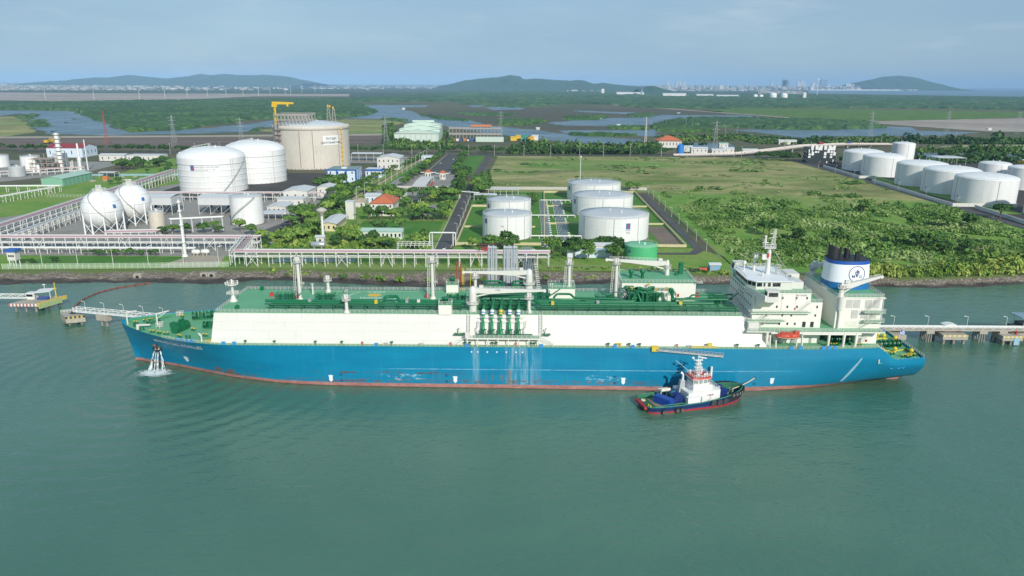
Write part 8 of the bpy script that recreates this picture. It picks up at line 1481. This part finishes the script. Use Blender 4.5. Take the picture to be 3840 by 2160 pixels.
for k, (reg, x, w, h, dk) in enumerate((('U3',1340,45,90,0),('U3',1395,40,105,0),('U3',1460,40,150,0),('U3',1545,42,140,0),('U3',1575,42,150,0),('U3',1612,50,140,0),('U3',1690,30,80,0),('U3',2200,30,90,0),('U3',2440,36,140,0),('U3',2556,60,185,1),('U4',190,90,175,1),('U4',222,36,170,1),('U4',320,60,150,0),('U4',350,50,165,0),('U4',375,50,130,0),('U4',460,60,140,0),('U4',492,26,105,0),('U4',555,110,190,1),('U4',604,36,110,0),('U4',780,50,130,0),('U4',806,44,125,0),('U4',836,40,110,0),('U4',700,30,70,0),('U4',876,30,80,0))):
    px, py = far_at(reg, x, 16800); w *= 1.35; h = 100+(h-100)*1.35 if h > 100 else h; t = thing('tower_block', 'dark glassy tower block on the far city skyline' if dk else 'pale tower block on the far city skyline', 'tower block', (px,py,3.4), 0, 'tower blocks on the far skyline'); obj('block', MB().box(-w/2,w/2,-20,20,0,h), tbd if dk else tbm, t); obj('roof_cap', MB().box(-w/5,w/5,-8,8,h,h+7), tbm, t)
for k, (x, D_, r) in enumerate((('2462',5600,26),('2565',5650,24),('2295',5700,17),('2348',5750,16))): px, py = far_at('U3', int(x), D_); tank(('big left','big right','small left','small right')[k]+' white dome tank of the distant coastal plant', px, py, r, r*1.1, r*.5, 'dome tanks of the distant plant', None, tank_w, rails=False, z=3.4)
for k, x in enumerate((92,198)): px, py = far_at('U4', x, 5500); tank(('left','right')[k]+' round white tank before the far tower blocks', px, py, 23, 26, 14, 'round tanks of the distant plant', None, tank_w, rails=False, z=3.4)
for k, (reg, x0, x1, D_, h) in enumerate((('U3',980,1240,6900,26),('U3',1420,1640,6400,24),('U3',1740,1900,6200,20),('U3',1930,2140,6000,18))): a, b = far_at(reg,x0,D_), far_at(reg,x1,D_); bldg('distant_shed',('leftmost','second','third','rightmost')[k]+' long white industrial shed in the far distance','shed',a[0],b[0],D_,D_+60,h*.6,'gable',bw,rw,h*.4,win=False,door=False,group='white sheds of the distant plant')
px, py = far_at('U3',1216,6800); t = thing('plant_tower','tall striped process tower above the distant white sheds','tower',(px,py,3.3)); obj('shaft', MB().cyl((0,0,0),(0,0,60),9,8,12), mat('tower_blue_grey','#8fa3b3',.6), t); obj('tower_head', MB().box(-11,11,-9,9,44,82), mat('tower_slate','#50667a',.6), t); obj('tower_cap', MB().box(-6,6,-5,5,82,94), tbm, t)
px, py = far_at('U3',848,7600); t = thing('silo_tower','square white silo tower left of the distant plant','tower',(px,py,3.3)); obj('shaft', MB().box(-14,14,-10,10,0,46), bw, t); obj('roof_cap', MB().box(-7,7,-5,5,46,51), bw, t)
px, py = far_at('U4',388,6000); t = thing('silo_tower','white slab tower right of the two round tanks','tower',(px,py,3.3)); obj('shaft', MB().box(-12,12,-8,8,0,38), bw, t); obj('roof_cap', MB().box(-6,6,-5,5,38,42), bw, t)
px, py = far_at('U4',505,7000); t = thing('wind_mast','thin tall white mast standing at the far shore','mast',(px,py,3.3)); obj('shaft', MB().cyl((0,0,0),(0,0,150),2.6,1.6,8), bw, t); obj('mast_head', MB().box(-9,9,-3,3,146,153), bw, t)
fpm = MB().cyl((0,0,0),(0,0,52),1.1,.8,7).mesh('pole')
for reg, x, y in [('U1',a,b) for a, b in ((440,343),(910,343),(1350,343),(1595,333),(1810,322),(2007,318),(2187,312),(2350,304),(2497,302))]+[('U2',a,b) for a, b in ((25,302),(138,300),(285,294),(337,292),(445,286),(570,280),(637,278))]:
    g_ = gp(reg,x,y); p = obj('concrete_pole', fpm, mat('pole_pale','#d6d4cc',.8), None, (g_[0],g_[1],3.3)); p.scale = (1,1,g_[1]*.0000285*100*.0105*4.4 if False else g_[1]/4000*.9); tag(p, 'tall pale concrete pole in the line across the far salt flat', 'pole', 'concrete poles across the salt flat')
for k, (reg, x, y) in enumerate((('U3',1295,560),('U3',1340,600),('U3',1490,598),('U3',1742,620),('U3',1680,598),('U3',2062,664),('U3',2172,668))): g_ = gp(reg,x,y); p = obj('utility_pole', polem, mat('pole_grey'), None, (g_[0],g_[1],3.1)); tag(p,'grey pole in the marsh beyond the radio mast','pole','poles in the marsh')
# long breakwater jetty and small craft on the sea
a, b = gp('U4',520,254), gp('U4',1960,258); t = thing('far_jetty','thin pale jetty line across the sea before the island','jetty',(a[0],a[1],3.5)); obj('jetty_deck', MB().prism([(0,0),(b[0]-a[0],b[1]-a[1]),(b[0]-a[0],b[1]-a[1]+40),(0,40)],0,14), mat('far_concrete','#c9cdce',.8), t); obj('jetty_head', MB().box(b[0]-a[0]-60,b[0]-a[0]+60,b[1]-a[1],b[1]-a[1]+60,0,46), mat('far_tan','#c4b8a4',.8), t)
for k, (reg, x, y, lb_) in enumerate((('U1',640,570,'dark flat boat moored in the left channel'),('U1',720,534,'small dark boat farther up the left channel'),('U1',1130,605,'white fishing boat beside the left channel wood'),('U1',510,658,'dark boat near the lower bank of the left channel'),('U3',845,530,'small white boat on the tidal pool'),('U3',1610,488,'dark stilt hut at the pool edge'),('U3',250,634,'pale stilt hut on the channel bank'),('U3',1030,602,'white hut on the marsh bank'),('U3',780,360,'white hut at the end of the sand track'),('U4',2245,640,'white hut on the track across the brown plain'),('U3',1255,412,'pale hut on the far marsh'),('U2',1425,440,'white hut on the channel bend spit'))):
    g_ = gp(reg,x,y); s = (g_[1]/1000)**.6*.75
    if 'boat' in lb_: t = thing('small_boat',lb_,'boat',(g_[0],g_[1],3.1)); obj('hull', MB().loft([[(xx*s,-w*s,.1),(xx*s,w*s,.1),(xx*s,w*s*1.2,1.1*s),(xx*s,-w*s*1.2,1.1*s)] for xx, w in ((-5,.6),(-3.5,1.2),(3,1.2),(5.5,.1))]), bw if 'white' in lb_ else mat('boat_dark','#3f4a50',.7), t); obj('cabin', MB().box(-3*s,1*s,-.8*s,.8*s,1*s,2.2*s), bw if 'white' in lb_ else mat('boat_dark'), t)
    else: bldg('marsh_hut',lb_,'hut',g_[0]-4*s,g_[0]+4*s,g_[1],g_[1]+5*s,3.2*s,'gable',mat('boat_dark') if 'dark' in lb_ else bw,rw,1.4*s,win=False)
# diggers on the ploughed field
for k, (x, y) in enumerate(((455,770),(515,765))): g_ = gp('U1',x,y); t = thing('excavator',('left','right')[k]+' yellow digger on the ploughed field','digger',(g_[0],g_[1],3.1)); s=1.4; obj('tracks', MB().box(-3*s,3*s,-2*s,2*s,0,1.2*s), dark, t); obj('cab', MB().box(-2.4*s,1.6*s,-1.6*s,1.6*s,1.3*s,4*s), cy_, t); obj('boom', MB().bar((1*s,0,3*s),(5*s,0,7*s),.8).bar((5*s,0,7*s),(8*s,0,3*s),.7), cy_, t)
# the air itself
hz_m = bpy.data.materials.new('haze_air'); hz_m.use_nodes = True; tn_ = hz_m.node_tree; tn_.nodes.clear(); pv_ = tn_.nodes.new('ShaderNodeVolumePrincipled'); pv_.inputs['Color'].default_value = (.42,.69,1.0,1); pv_.inputs['Density'].default_value = 4.0e-5; pv_.inputs['Anisotropy'].default_value = -.25
oo = tn_.nodes.new('ShaderNodeOutputMaterial'); tn_.links.new(pv_.outputs['Volume'], oo.inputs['Volume'])
tag(obj('haze', MB().box(-43000,43000,-4200,47500,-5,420), hz_m), 'pale blue haze over the far plain', kind='stuff')
